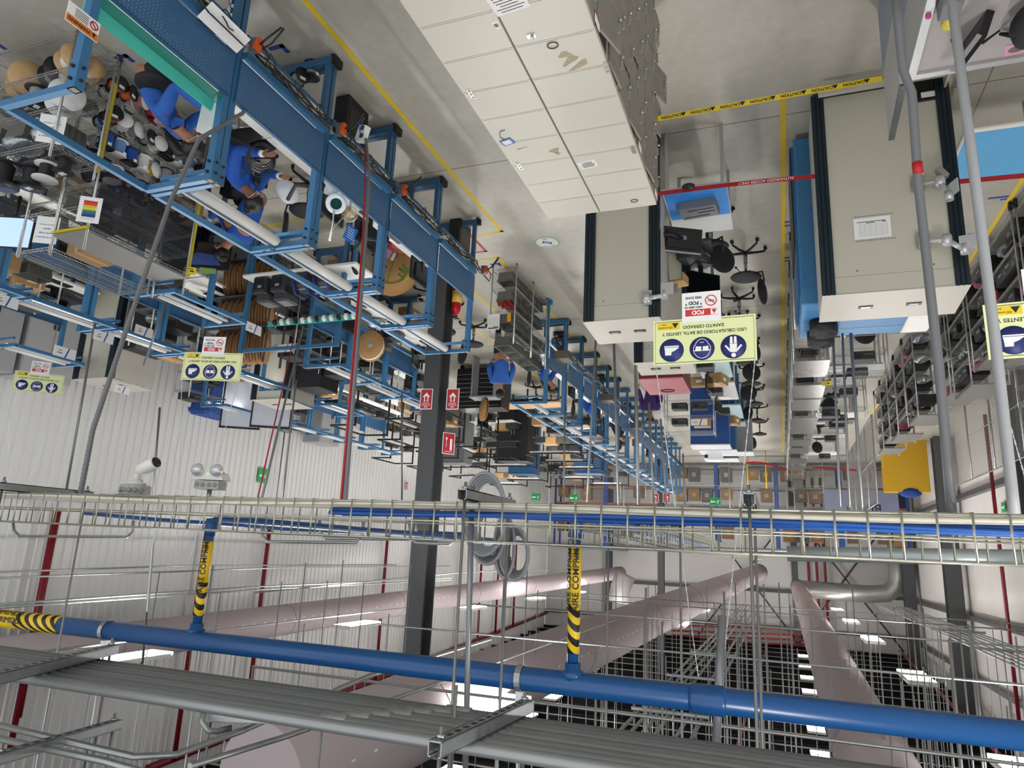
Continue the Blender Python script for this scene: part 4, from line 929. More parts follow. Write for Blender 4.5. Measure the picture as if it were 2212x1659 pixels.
def mk_bin():
    """grey stacking tub with an open top"""
    t=thing('storage_bin','','bin'); w,d,h=.28,.38,.17; g=G(); o=.02
    def tub(a,b,c,i,z0):
        return [(-a+i,-b+i,z0),(a-i,-b+i,z0),(a-i,b-i,z0),(-a+i,b-i,z0)]
    vs=tub(w/2-o,d/2-o,0,0,0)+tub(w/2,d/2,0,0,h)+tub(w/2,d/2,0,.012,h)+tub(w/2-o,d/2-o,0,.012,.012)
    fs=[(3,2,1,0),(12,13,14,15)]
    for a in (0,4,8): fs+=[(a+i,a+(i+1)%4,a+4+(i+1)%4,a+4+i) for i in range(4)]
    g.add(vs,fs); g.obj('tub',binm,t)
    g=G(); g.box(-w/2-.008,w/2+.008,-d/2-.008,-d/2+.006,h-.012,h); g.box(-w/2-.008,w/2+.008,d/2-.006,d/2+.008,h-.012,h); g.box(-w/2-.008,-w/2+.006,-d/2,d/2,h-.012,h); g.box(w/2-.006,w/2+.008,-d/2,d/2,h-.012,h)
    for k in range(5):
        y=-d/2+.06+k*.065
        for s in (-1,1): g.ob((s*(w/2-.008),y,h*.45),(.012,.008,h*.8))
    g.obj('rim_and_ribs',M('56564f',.6),t); return t
def mk_box():
    t=thing('carton','','box'); g=G(); g.bev(-.15,.15,-.2,.2,0,.22,.004); g.obj('carton_body',card,t); g=G(); g.box(-.025,.025,-.201,.201,.12,.2212); g.obj('tape_strip',M('c9a878',.4),t)
    g=G(); g.box(-.1515,-.1505,-.07,.07,.08,.15); g.obj('label_sticker',label_w,t); return t
def mk_case():
    t=thing('equipment_box','','instrument'); g=G(); g.bev(-.16,.16,-.19,.19,.01,.17,.01); g.obj('case',M('2b2b2d',.5),t)
    g=G(); g.box(-.163,-.16,-.18,.18,.02,.16); g.obj('front_panel',M('39393c',.4),t)
    g=G(); g.box(-.166,-.163,-.15,-.03,.08,.14); g.obj('display',M('20303a',.2),t)
    g=G()
    for k in range(4): g.lathe([(.012,0),(.012,-.015),(.009,-.018)],(-.163,.02+.04*k,.07),'x',10)
    g.obj('knobs',M('8d8f90',.4,.5),t); return t
def mk_bag():
    t=thing('plastic_bag','','bag'); g=G(); rr=random.Random(5); n0=len(g.v); g.ell((0,0,.07),.13,.17,.08,16,10)
    g.v=[(x*(1+.22*math.sin(9*y+7*z)),y*(1+.2*math.sin(11*x+3*z)),max(.001,z*(1+.25*math.sin(13*x-9*y)))) for x,y,z in g.v]
    g.obj('film',M('9da2a6',.16,.6,var=.3,scale=25,bump=.9),t); return t
def mk_reel(r=.28,hole=True):
    """flat cardboard component reel on edge, axis along y"""
    t=thing('cardboard_reel','','reel'); w=.03
    g=G()
    for y in (-w,w-.004): g.lathe([(.03,y),(r,y),(r,y+.004),(.03,y+.004)],(0,0,r),'y',40)
    g.obj('flanges',M('ad8453',.8,var=.08,scale=8),t)
    g=G(); g.lathe([(.09,-w+.004),(.09,w-.004)],(0,0,r),'y',24); g.lathe([(r*.85,-w+.006),(r*.85,w-.006)],(0,0,r),'y',32); g.obj('tape_winding',M('7d6a55',.6),t)
    g=G()
    for k in range(6):
        a=PI/3*k; g.ob((.5*r*math.cos(a),-w-.001,r+.5*r*math.sin(a)),(.07,.003,.018),Matrix.Rotation(-a,3,'Y'))
    g.obj('window_slots',M('4e3418',.8),t); return t
def mk_paper():
    t=thing('paper_stack','','paper'); g=G(); 
    for k in range(5): g.ob((0.004*k,.003*(k%2),.002+.003*k),(.21,.28,.0028),Matrix.Rotation(.05*k,3,'Z'))
    g.obj('sheets',paper,t); g=G()
    for k in range(8): g.box(-.085+.022*k,-.081+.022*k,-.1,.09,.0165,.017)
    g.obj('print_lines',M('8a8c92',.7),t); return t
def mk_stool():
    t=thing('stool','','stool'); g=G(); g.lathe([(.0,.6),(.16,.6),(.18,.62),(.18,.65),(.16,.67),(0,.675)],n=24); g.obj('seat',M('232325',.8),t)
    g=G(); g.tube([(0,0,.1),(0,0,.6)],.022,10); g.obj('gas_lift',chrome,t); g=G(); g.tube([(.2*math.cos(a),.2*math.sin(a),.28) for a in np.linspace(0,2*PI,24)[:-1]],.01,6,closed=True)
    g.tube([(-.2,0,.28),(.2,0,.28)],.008,6); g.tube([(0,-.2,.28),(0,.2,.28)],.008,6); g.obj('foot_ring',chrome,t)
    g=G()
    for k in range(5):
        a=2*PI*k/5; c,s=math.cos(a),math.sin(a); g.tube([(0,0,.12),(.28*c,.28*s,.05)],[.022,.015],8); g.lathe([(.01,-.015),(.025,-.015),(.025,.015),(.01,.015)],(.28*c,.28*s,.026),'x',10)
    g.obj('star_base',black,t); return t
# ================================================================ SPOOL RACKS (right)
WF,WW=blk2,spc
PAL={'orange':M('e0661b',.7,var=.12,scale=60,bump=.3),'red':M('c8202f',.7,var=.12,scale=60,bump=.3),'pink':M('b8837c',.7,var=.1,scale=60),'grey':M('8d9093',.7,var=.15,scale=60,bump=.3),'white':M('dedcd6',.7,var=.06,scale=60,bump=.3),
 'light blue':M('6f96c9',.7,var=.1,scale=60,bump=.3),'yellow':M('e2b91f',.7,var=.1,scale=60,bump=.3),'blue':M('24509f',.7,var=.1,scale=60,bump=.3),'cream':M('d3c687',.7,var=.12,scale=60,bump=.3),'green':M('8fb09c',.6),'black':M('232325',.6,var=.2,scale=60,bump=.3),'purple':M('5c4d7a',.7)}
fl={'black':blk2,'white':M('e5e4df',.5)}
wire_rack('low wire rack holding wooden cable spools at the lower right corner',6.16,7.38,3.85,4.30,1.42,(.1,.5,.92,1.3))
wire_rack('tall wire rack of coloured wire spools behind the leaning worker',6.2,6.66,4.37,5.6,2.12,(.12,.47,.78,1.09,1.42,1.66,1.9))
wire_rack('wire rack behind the coloured spool rack with an empty top shelf',6.76,7.22,4.42,5.62,2.06,(.15,.7,1.2,1.62,2.03))
g=G(); g.box(6.19,6.67,4.36,5.61,1.905,1.925); tag(g.obj('shelf_board',M('9c9b97',.4,.6,var=.1,scale=4),world=True),'plain grey metal sheet covering the top of the coloured spool rack','board')
film=M('2b2d31',.2,alpha=.45)
g=G(); g.box(6.185,6.19,4.4,5.58,1.15,1.86); g.box(6.2,6.64,5.615,5.62,.2,1.85); tag(g.obj('plastic_cover',film,world=True),'smoky plastic cover over the upper shelves of the coloured spool rack','cover')
def ystrip(label,pts): 
    g=G(); g.tube(pts,.018,4); tag(g.obj('yellow_trim',M('c8b21f',.6),world=True),label,'trim')
ystrip('yellow tape edging the near corner post of the coloured spool rack',[(6.19,4.35,.3),(6.19,4.35,1.05),(6.19,4.35,1.3)])
ystrip('yellow tape edging the far corner post of the coloured spool rack',[(6.19,5.62,.7),(6.19,5.62,1.9)])
ystrip('yellow tape along the end of the top sheet of the coloured spool rack',[(6.18,4.355,1.89),(6.66,4.355,1.89)])
# big spools on the low rack
bs={}
def big(label,x,y,z,rz,sc,wind,flm,lie=True):
    t=thing('cable_spool',label,'spool',(x,y,z),rz,'spools on the low rack'); r,w=.19*sc,.26*sc
    ax='x' if lie else 'z'; c=(0,0,r) if lie else (0,0,w/2)
    g=G()
    for a in (-w/2,w/2-.012*sc): g.lathe([(.03*sc,a),(r,a),(r,a+.012*sc),(.03*sc,a+.012*sc)],c,ax,32)
    g.obj('flanges',flm,t); g=G(); g.lathe([(.11*sc,-w/2+.012*sc)]+[(.11*sc+.002*(i%2),-w/2+.012*sc+(w-.024*sc)*i/22) for i in range(1,22)]+[(.11*sc,w/2-.012*sc)],c,ax,28); g.obj('winding',wind,t)
    if flm is blk2:
        g=G(); g.ob((-w/2-.001,.03,r+.05) if lie else (.04,.02,w+.001),(.002,.07,.05) if lie else (.07,.05,.002)); g.obj('paper_label',label_w,t)
    return t
z1=.1+.006
big('large wooden cable spool wound with grey cable on the low rack floor shelf',7.1,4.08,z1,.5,1.0,PAL['grey'],wood)
big('black flanged cable spool with paper labels beside the large wooden spool',6.72,4.1,z1,.35,.78,PAL['grey'],blk2,)
big('pale wooden spool of white cord at the corner of the low rack',6.38,4.0,z1,.3,.7,PAL['white'],wood)
big('second pale wooden spool behind the corner one on the low rack',6.36,4.2,z1,.3,.55,PAL['white'],wood)
z2=.506
big('red wire spool with dark grey flanges on the second shelf of the low rack',7.2,4.05,z2,.2,.55,PAL['red'],M('56585c',.5),False)
big('spool with pale green core on the second shelf of the low rack',6.95,4.15,z2,.2,.6,PAL['green'],blk2,False)
big('large white slotted plastic spool on the second shelf of the low rack',6.38,4.02,z2,.5,.85,M('c9cacb',.5,var=.1),M('e3e2de',.4),)
big('grey cable coil spool on the second shelf behind the blue bench arm',6.75,3.98,z2,.4,.62,PAL['grey'],blk2,False)
for i,(x,lb) in enumerate(((6.42,'on the low rack nearest the coloured spools'),(6.8,'in the middle of the low rack'),(7.15,'at the far right of the low rack'))):
    place('bin',(x,4.07,.93),'grey tub with clear bags %s, third shelf'%lb,0,'grey tubs'); place('bag',(x,4.0,1.03),'clear crinkled bag spilling from the grey tub %s'%lb,.4*i,'clear bags')
z4=1.306
big('black cable spool standing upright on top of the low rack',6.78,4.12,z4,0,.72,PAL['black'],blk2,False)
big('black and white rimmed spool on top of the low rack',6.55,4.1,z4,0,.6,PAL['black'],fl['white'],False)
big('small black spool with a light core on top of the low rack by its corner',6.28,4.08,z4,0,.5,PAL['black'],blk2,False)
big('open black plastic reel lying flat on top of the low rack',6.98,3.97,z4,0,.85,PAL['black'],M('2a2a2c',.4),False)
big('cream flat reel tilted on top of the low rack near the picture edge',7.25,4.05,z4,0,.7,PAL['cream'],M('d8c5a6',.6),False)
# coloured spools
rs=random.Random(11)
plan=[(.126,['orange','orange','pink','red','red','black','white','grey']),(.476,['orange','white','grey','grey','white','black','grey','light blue']),
 (.786,['blue','light blue','blue','white','yellow','grey','grey','grey']),(1.096,['black','red','red','grey','yellow','purple','cream','black'])]
nm=('bottom','second','third','fourth')
for li,(z,cols) in enumerate(plan):
    for i,c in enumerate(cols):
        y=4.46+i*.145+rs.uniform(-.015,.015); wf=fl['white'] if rs.random()<.3 else blk2
        rc={spc:PAL[c],blk2:wf}
        kind='spoolup' if rs.random()<.6 else 'spool'
        place(kind,(6.29+rs.uniform(0,.03),y,z),'%s wire spool, %s along the %s shelf of the coloured spool rack'%(c,ORD[i],nm[li]),rs.uniform(-.4,.4),'coloured wire spools',rc)
        if li in (0,1,2,3) and i%2==0: place(kind,(6.5,y+.05,z),'%s wire spool at the back, %s along %s shelf of the coloured spool rack'%(cols[-1-i],ORD[i],nm[li]),rs.uniform(-.4,.4),'coloured wire spools',{spc:PAL[cols[-1-i]],blk2:wf})
# notices on the racks
def notice(label,p,rz,w=.22,h=.29,colors=None,lines=('Favor de regresar el','material al lugar','asignado','Gracias por su colaboracion')):
    t=thing('notice',label,'sign',p,rz)
    g=G(); g.box(-w/2,w/2,-.002,0,-h/2,h/2); g.obj('sheet',paper,t)
    if colors:
        for k,c in enumerate(colors): g=G(); g.box(-w*.3,w*.3,-.003,-.0021,h*.28-(k+1)*h*.09,h*.28-k*h*.09); g.obj('colour_band',M(c,.5),t)
        g=G()
        for k in range(3): g.box(-w*.3,w*.3,-.003,-.002,h*.38-k*.012,h*.385-k*.012)
        g.obj('print_lines',ink,t)
    else:
        for k,l in enumerate(lines): text(l,.022 if k<3 else .013,t,M('23357c',.5) if k<3 else ink,(0,-.0032,h*.28-k*h*.16),FRONT)
    return t
fr=(0,)
notice('white thank-you notice hung on the low rack above the clear bags',(6.2,3.84,1.14),-.6)
notice('colour chart notice with rainbow bars hung at the corner of the tall spool rack',(6.17,4.33,1.72),-.6,.2,.27,('26336f','2b57a6','2f8f4e','e3d13a','e0b62c','d8432f','c8262b'))
notice('white thank-you notice hung on the rack behind, left of its empty shelf',(6.8,4.38,1.83),-.5)
notice('white thank-you notice hung further right behind the racks',(7.35,4.5,1.82),.4)
def ymark(label,p,rz=0,w=.1,h=.07):
    t=thing('direction_label',label,'label',p,rz); g=G(); g.box(-w/2,w/2,-.002,0,-h/2,h/2); g.obj('plate',M('f0dc1e',.5),t)
    g=G(); g.box(-.03,.0,-.003,-.002,-.004,.012); g.add([(-.03,-.003,.02),(-.03,-.003,-.012),(-.045,-.003,.004)],[(0,1,2)]); g.box(-.035,.04,-.003,-.002,-.026,-.018); g.box(.01,.04,-.003,-.002,.004,.01); g.obj('arrow',ink,t)
ymark('yellow arrow label on the far corner of the tall coloured spool rack',(6.17,5.62,1.83),-.7,.13,.09)
# ================================================================ GREY-BIN RACK
for i,(y0,y1) in enumerate(((10.36,11.22),(11.24,12.06))):
    wire_rack('wire rack full of grey tubs between the two bench rows, %s bay'%('near','far')[i],4.03,4.47,y0,y1,1.42,(.1,.45,.86,1.26))
    for li,z in enumerate((.11,.46,.87,1.27)):
        for k in range(2): place('bin',(4.25,y0+.22+.42*k,z),'dark grey tub in the grey-bin rack, %s shelf, %s bay, %s one'%(('bottom','second','third','top')[li],('near','far')[i],('near','far')[k]),PI/2 if False else 0,'grey tubs',{binm:M(rs.choice(('62625d','6a6a66','5a5a56')),.6,var=.08)})
g=G()
rr=random.Random(2)
for k in range(40): x,y=4.17+rr.random()*.2,10.46+rr.random()*.3; g.tube([(x,y,.6),(x+rr.uniform(-.05,.05),y-.03,.68),(x+rr.uniform(-.06,.06),y-.1,.63)],.006,4)
o=g.obj('wire_ends',M('b3262c',.5),world=True); tag(o,'bunch of red wire ends spilling from a grey tub in the near bay','wires'); o['kind']='stuff'
p=(4.4,10.345,1.02); t=thing('notice','printed form hung on the front of the grey-bin rack','paper',p); g=G(); g.box(-.11,.11,-.002,0,-.14,.14); g.obj('sheet',paper,t)
g=G(); g.box(-.09,.09,-.003,-.002,.1,.12); g.box(-.09,.0,-.003,-.002,.08,.09)
for k in range(12): g.box(-.095,.095,-.003,-.002,.06-.012*k,.0605-.012*k)
g.obj('print_lines',ink,t)
g=G(); g.ob((4.12,10.34,.96),(.06,.02,.15)); tag(g.obj('cloth',M('e0a01c',.8,bump=.5),world=True),'orange yellow cloth hanging out of the grey-bin rack','cloth')
# ================================================================ LEFT WALL RACKS
boxk=M('1c1c1e',.45); pinkm=M('c55f8e',.4,var=.2,scale=30,bump=.5,alpha=.9)
ri=0
for i in range(11):
    y0=7.6+1.24*i; xf=-3.05+.035*i
    if i>=6: xf=-2.55-.0*i
    H=(1.95,1.8,1.95,1.7,1.9,1.75,1.9,1.6,1.85,1.7,1.8)[i]; lv=[.2,.62,1.05,1.45,H-.04]
    wire_rack('dark loaded wire rack on wheels along the left wall, %s from the camera'%ORD[i],xf-.5,xf,y0,y0+1.16,H,lv,True)
    for li,z in enumerate(lv[:-1]):
        for k in range(3):
            r=rs.random(); y=y0+.22+.36*k; base='%s shelf, %s end, %s left wall rack from the camera'%(('bottom','second','third','fourth')[li],('near','middle','far')[k] if True else '',ORD[i])
            if r<.6: place('case',(xf-.2,y,z+.004),'black instrument case, %s'%base,PI,'instruments on the left racks',{M('2b2b2d',.5):boxk})
            elif r<.75: place('bin',(xf-.25,y,z+.004),'grey tub, %s'%base,0,'grey tubs')
            elif r<.9: place('bag',(xf-.2,y,z+.004),'silvery antistatic bag, %s'%base,rs.random()*3,'bags on the left racks')
            else: place('bag',(xf-.2,y,z+.004),'pink plastic bag, %s'%base,rs.random()*3,'bags on the left racks',{M('9da2a6',.16,.6,var=.3,scale=25,bump=.9):pinkm})
    g=G(); g.box(xf-.5,xf,y0,y0+1.16,H-.03,H-.022); tag(g.obj('shelf_liner',M('6f6b66',.5,var=.08,scale=4),world=True),'grey liner sheet on the top shelf of the left wall rack %s from the camera'%ORD[i],'liner')
ymark('yellow arrow label on a left wall rack near the fence',(-2.54,15.5,1.74),PI/2)
p=at(2110,640,Y=11.3)
g=G(); g.box(-3.0,-2.98,11.1,11.4,.85,.98); tag(g.obj('red_card',M('b3323a',.5),world=True),'red card on a black case in the left wall racks','card')
# second line of racks behind, nearer the camera
for i,(x0,y0) in enumerate(((-4.6,9.2),(-4.6,11.0),(-4.5,12.9))):
    wire_rack('tall wire rack deeper behind the left wall racks, %s from the camera'%ORD[i],x0,x0+.5,y0,y0+1.5,1.9,(.2,.7,1.2,1.6,1.88),True)
    g=G(); g.box(x0,x0+.5,y0,y0+1.5,1.885,1.9); tag(g.obj('shelf_liner',M('6f6b66',.5,var=.08,scale=4),world=True),'grey liner on top of the deeper left rack %s from the camera'%ORD[i],'liner')
    for li,z in enumerate((.2,.7,1.2,1.6)):
        for k in range(2): place(('case','bin')[(li+k)%2],(x0+.25,y0+.4+.7*k,z+.004),'%s, %s shelf, %s end, %s deeper left rack from the camera'%(('dark instrument case','grey tub')[(li+k)%2],('bottom','second','third','fourth')[li],('near','far')[k],ORD[i]),PI,'things on the deeper left racks')
# ================================================================ AISLE RACKS BEHIND THE BIG GREY CABINET
for i,(y0,H) in enumerate(((10.3,1.5),(11.75,1.62),(13.2,1.68),(14.7,1.62),(16.2,1.7),(17.8,1.6),(19.5,1.65),(21.3,1.6),(23.2,1.65),(25.5,1.6),(28.,1.6))):
    lv=[.2,.6,1.05,H-.05]
    wire_rack('wire rack on wheels along the aisle behind the big grey cabinet, %s from the camera'%ORD[i],-.84,-.3,y0,y0+1.1,H,lv,True)
    g=G(); g.box(-.84,-.3,y0,y0+1.1,H-.045,H-.037); tag(g.obj('shelf_liner',M('75736e',.25,.3,var=.12,scale=5),world=True),'shiny grey liner on the aisle rack %s from the camera'%ORD[i],'liner')
    for li,z in enumerate(lv[:-1]):
        for k in range(2):
            kd=rs.choice(('bag','bin','case','bin')); place(kd,(-.57,y0+.3+.5*k,z+.004),'%s, %s shelf, %s end, %s aisle rack from the camera'%({'bag':'silvery bag','bin':'grey tub','case':'dark instrument case'}[kd],('bottom','second','third')[li],('near','far')[k],ORD[i]),0,'things on the aisle racks')
ymark('yellow arrow label on an aisle rack behind the black fans',(-.86,13.2,1.62),0,.16,.09)
for i,(x0,y0,lv) in enumerate(((-2.1,10.5,(.25,.8,1.1,1.45)),(-2.0,14.2,(.2,.75,1.2)),(-1.95,17.5,(.2,.7,1.2)))):
    wire_rack('bright wire rack across the gap behind the blue machine, %s from the camera'%ORD[i],x0,x0+1.15,y0,y0+.46,lv[-1]+.15,lv,True)
place('printer_a',(-1.35,10.7,1.105),'white printer like machine on the bright wire rack behind the blue machine',PI/2,make=lambda:mk_case()); place('paper',(-1.8,10.7,1.456),'stack of white sheets on top of the bright wire rack behind the blue machine')
for i,(x,y,z) in enumerate(((-1.6,14.4,.76),(-1.2,14.4,1.21),(-1.6,17.7,.71),(-1.2,17.7,1.21),(-1.3,14.4,.21))): place('case',(x,y,z),'dark instrument on a bright rack behind the blue machine, %s of five'%ORD[i],-PI/2*-1,'instruments on the bright racks')
stcard('white station card with blue slash clipped on the second bright wire rack',(-1.2,14.18,1.35),0,.4,.15)
for i,y in enumerate((13.2,19.3,22.4,26.)): place('chair',(-1.4,y,0),'black task chair standing behind the aisle racks, %s from the camera'%ORD[i],1.2+i,'task chairs')
for i,y in enumerate((15.6,20.6,21.6,24.0,28)):
    t=thing('work_table','dark cluttered work table behind the aisle racks, %s from the camera'%ORD[i],'table',(-1.5,y,0)); g=G(); g.bev(-.55,.5,-.35,.35,.74,.78,.01); g.obj('table_top',(lgrey,white,M('55585c',.5),lgrey,white)[i],t)
    for sx in (-.5,.45):
        for sy in (-.3,.3): g=G(); g.box(sx-.02,sx+.02,sy-.02,sy+.02,0,.74); g.obj('leg',steel,t)
    place('case',(-1.6,y,.782),'instrument box on the dark work table %s from the camera'%ORD[i],PI/2,'instruments'); place('paper',(-1.2,y,.782),'white papers on the dark work table %s from the camera'%ORD[i])
# ================================================================ PEOPLE
def skin(name,nodes,edges,mat,parent,sub=2,root=0):
    me=bpy.data.meshes.new(name); me.from_pydata([n[:3] for n in nodes],edges,[]); o=bpy.data.objects.new(name,me); C.objects.link(o)
    o.modifiers.new('Skin','SKIN'); sv=me.skin_vertices[0].data
    for i,n in enumerate(nodes): sv[i].radius=(n[3],n[4] if len(n)>4 else n[3]); sv[i].use_root=(i==root)
    sm=o.modifiers.new('Sub','SUBSURF'); sm.levels=sub; sm.render_levels=sub
    dg=bpy.context.evaluated_depsgraph_get(); ev=bpy.data.meshes.new_from_object(o.evaluated_get(dg)); bpy.data.objects.remove(o); bpy.data.meshes.remove(me)
    ev.materials.clear(); ev.materials.append(mat)
    ev.polygons.foreach_set('use_smooth',[True]*len(ev.polygons))
    ev.name=name; o=bpy.data.objects.new(name,ev); C.objects.link(o); o.parent=parent; return o
skinm=M('a8745a',.55,var=.05); hairm=M('15110f',.45,var=.2,scale=60); smock=M('1d56b4',.75,var=.08,scale=18,bump=.15); smock2=M('2a63b8',.75,var=.08,scale=18,bump=.15); trous=M('16171b',.8)
def person(label,loc,rz,J,coat=smock,skinc=skinm,hair='bun',glasses=True,legs=trous,group='people in blue smocks',collar=True):
    """J: joints in a frame that faces -y"""
    t=thing('person',label,'person',loc,rz,group)
    V=lambda k:Vector(J[k])
    P=[V('pelvis'),V('pelvis').lerp(V('chest'),.5),V('chest'),V('neck'),V('head')]
    hd=(V('head')-V('neck')).normalized(); face=Vector(J.get('face',(0,-1,-.15))).normalized()
    N=[];E=[]
    def n(p,r,r2=None): N.append((p[0],p[1],p[2],r,r2 or r)); return len(N)-1
    ip=n(P[0],.13,.11); i1=n(P[1],.12,.1); ic=n(P[2],.135,.1); inn=n(P[3],.052); E+=[(ip,i1),(i1,ic),(ic,inn)]
    ij=n(V('head')-hd*.055+face*.022,.06,.062); ih=n(V('head')+hd*.02,.078,.086); it=n(V('head')+hd*.09-face*.01,.055,.062); E+=[(inn,ij),(ij,ih),(ih,it)]
    for s,sd in (('L',-1),('R',1)):
        sh,el,wr=V('sh'+s),V('el'+s),V('wr'+s); a=n(sh,.055); b=n(el,.042); c=n(wr,.026); E+=[(ic,a),(a,b),(b,c)]
        dd=(wr-el).normalized(); dn=Vector(J.get('palm'+s,(0,0,-1))); dn=(dn-dd*dn.dot(dd)).normalized(); sdv=dd.cross(dn)*(1 if s=='L' else -1)
        pm=n(wr+dd*.055,.03,.018); E.append((c,pm)); pb=wr+dd*.075
        for k,(o_,l_) in enumerate(((-.026,.058),(-.009,.068),(.009,.064),(.025,.05))):
            f0=n(pb+sdv*o_+dd*.01,.0095); f1=n(pb+sdv*o_*1.1+dd*(.01+l_*.5)+dn*.01,.0088); f2=n(pb+sdv*o_*1.1+dd*(.01+l_*.85)+dn*.032,.0075); E+=[(pm,f0),(f0,f1),(f1,f2)]
        t0=n(wr+dd*.03-sdv*.03+dn*.008,.011); t1=n(wr+dd*.06-sdv*.05+dn*.022,.0095); t2=n(wr+dd*.085-sdv*.048+dn*.035,.008); E+=[(pm,t0),(t0,t1),(t1,t2)]
        hp,kn,an=V('hp'+s),V('kn'+s),V('an'+s); a=n(hp,.085); b=n(kn,.055); c=n(an,.038); d=n(an+Vector((0,-.12,-.045)),.03); E+=[(ip,a),(a,b),(b,c),(c,d)]
    skin('body',N,E,skinc,t)
    N=[];E=[]
    ip=n(P[0]+Vector((0,0,-.04)),.175,.135); i1=n(P[1],.16,.12); ic=n(P[2],.165,.125); inn=n(P[3]-hd*.03,.075); E+=[(ip,i1),(i1,ic),(ic,inn)]
    for s in 'LR':
        sh,el,wr=V('sh'+s),V('el'+s),V('wr'+s); a=n(sh,.078); b=n(el,.062); c=n(wr-(wr-el).normalized()*.02,.045); E+=[(ic,a),(a,b),(b,c)]
    skin('smock',N,E,coat,t)
    for s in 'LR':
        sh,el,wr=V('sh'+s),V('el'+s),V('wr'+s); d=(wr-el).normalized(); g=G(); g.tube([wr-d*.035,wr+d*.005],[.037,.034],14); g.obj('cuff',label_w if coat is not purple else coat,t)
        hp,kn,an=V('hp'+s),V('kn'+s),V('an'+s)
        skin('trouser_leg',[(*hp,.1),(*kn,.072),(*(an+Vector((0,0,.03))),.055)],[(0,1),(1,2)],legs,t)
        g=G(); q=an+Vector((0,-.07,-.03)); g.ell(q,.045,.135,.04,14,8); g.box(q.x-.045,q.x+.045,q.y-.12,q.y+.12,q.z-.045,q.z-.03); g.obj('shoe',black,t)
    # head details
    up=hd; x=face.cross(up).normalized(); f=up.cross(x).normalized(); f=f if f.dot(face)>0 else -f; H=V('head')+hd*.01
    R=Matrix((x,-f,up)).transposed().to_4x4(); R.translation=H
    g=G(); g.ell((0,-.088,-.012),.012,.02,.022,10,6); g.ell((0,-.08,.005),.008,.014,.03,8,6); g.xf(R); g.obj('nose',skinc,t)
    g=G()
    for s in (-1,1): g.ell((s*.078,.0,-.005),.012,.022,.033,10,6)
    g.xf(R); g.obj('ears',skinc,t)
    g=G()
    for s in (-1,1): g.ell((s*.031,-.079,.018),.013,.007,.008,10,6)
    g.mi=1
    for s in (-1,1): g.ell((s*.031,-.085,.018),.006,.004,.006,8,5); g.ell((s*.032,-.08,.038),.02,.006,.004,8,5)
    g.xf(R); g.obj('eyes',[white,black],t)
    g=G(); g.ell((0,-.082,-.05),.024,.008,.008,10,6); g.xf(R); g.obj('mouth',M('8d4b45',.5),t)
    g=G(); n0=0
    g.ell((0,.018,.035),.094,.105,.098,22,14); g.v=[(a,max(b,-.06) if c<.055 else b,c) for a,b,c in g.v]
    g.v=[(a,b if not (c<.04 and b<0) else b*.3+.03,c) for a,b,c in g.v]
    if hair=='bun': g.ell((0,.105,.05),.05,.045,.05,14,8)
    if hair=='short': pass
    if hair=='tail': g.tube([(0,.1,.05),(0,.14,-.02),(0,.13,-.15),(0,.11,-.28)],[.03,.045,.05,.02],12)
    if hair=='long':
        for s in (-1,0,1): g.tube([(s*.05,.06,.06),(s*.075,.09,-.06),(s*.08,.06,-.22),(s*.07,.03,-.4)],[.05,.06,.06,.03],12)
    g.xf(R); g.obj('hair',hairm,t)
    if glasses:
        g=G()
        for s in (-1,1):
            pts=[(s*.034+.026*math.cos(a),-.1,.015+.019*math.sin(a)) for a in np.linspace(0,2*PI,18)[:-1]]; g.tube(pts,.003,5,closed=True); g.tube([(s*.06,-.1,.018),(s*.084,-.02,.02),(s*.082,.02,.01)],.003,5)
        g.tube([(-.008,-.1,.018),(.008,-.1,.018)],.003,5); g.xf(R); g.obj('glasses',M('d7dbe6',.15,.4),t)
    if collar:
        g=G(); c=V('neck')-hd*.03; a=face.cross(up).normalized()
        for s in (-1,1): g.add([c+a*s*.02+face*.06,c+a*s*.075+face*.0,c+a*s*.1+face*.06-up*.07,c+a*s*.03+face*.11-up*.07,c+a*s*.02+face*.065,c+a*s*.08+face*.005,c+a*s*.105+face*.07-up*.07,c+a*s*.03+face*.12-up*.07],[(0,1,2,3),(7,6,5,4),(0,4,5,1),(1,5,6,2),(2,6,7,3),(3,7,4,0)])
        g.obj('collar',coat,t)
    return t,R
purple=M('3a2362',.75,var=.1,scale=20)
def seated(lean=.3,hz=.62,hd=.15,reach=.3,dx=0.):
    c=(dx*.5,-lean*.55,hz+.34); nk=(dx,-lean,hz+.53); h=(dx,-lean-hd,hz+.65)
    return dict(pelvis=(0,0,hz),chest=c,neck=nk,head=h,shL=(-.17+dx*.7,-lean*.75,hz+.45),shR=(.17+dx*.7,-lean*.75,hz+.45),
      elL=(-.24,-lean*.75-.12,hz+.2),elR=(.24,-lean*.75-.12,hz+.2),wrL=(-.14,-lean*.75-reach,hz+.27),wrR=(.14,-lean*.75-reach,hz+.27),
      hpL=(-.1,-.02,hz-.04),hpR=(.1,-.02,hz-.04),knL=(-.12,-.42,hz-.06),knR=(.12,-.42,hz-.06),anL=(-.12,-.4,.09),anR=(.12,-.45,.09),face=(0,-1,-.45))
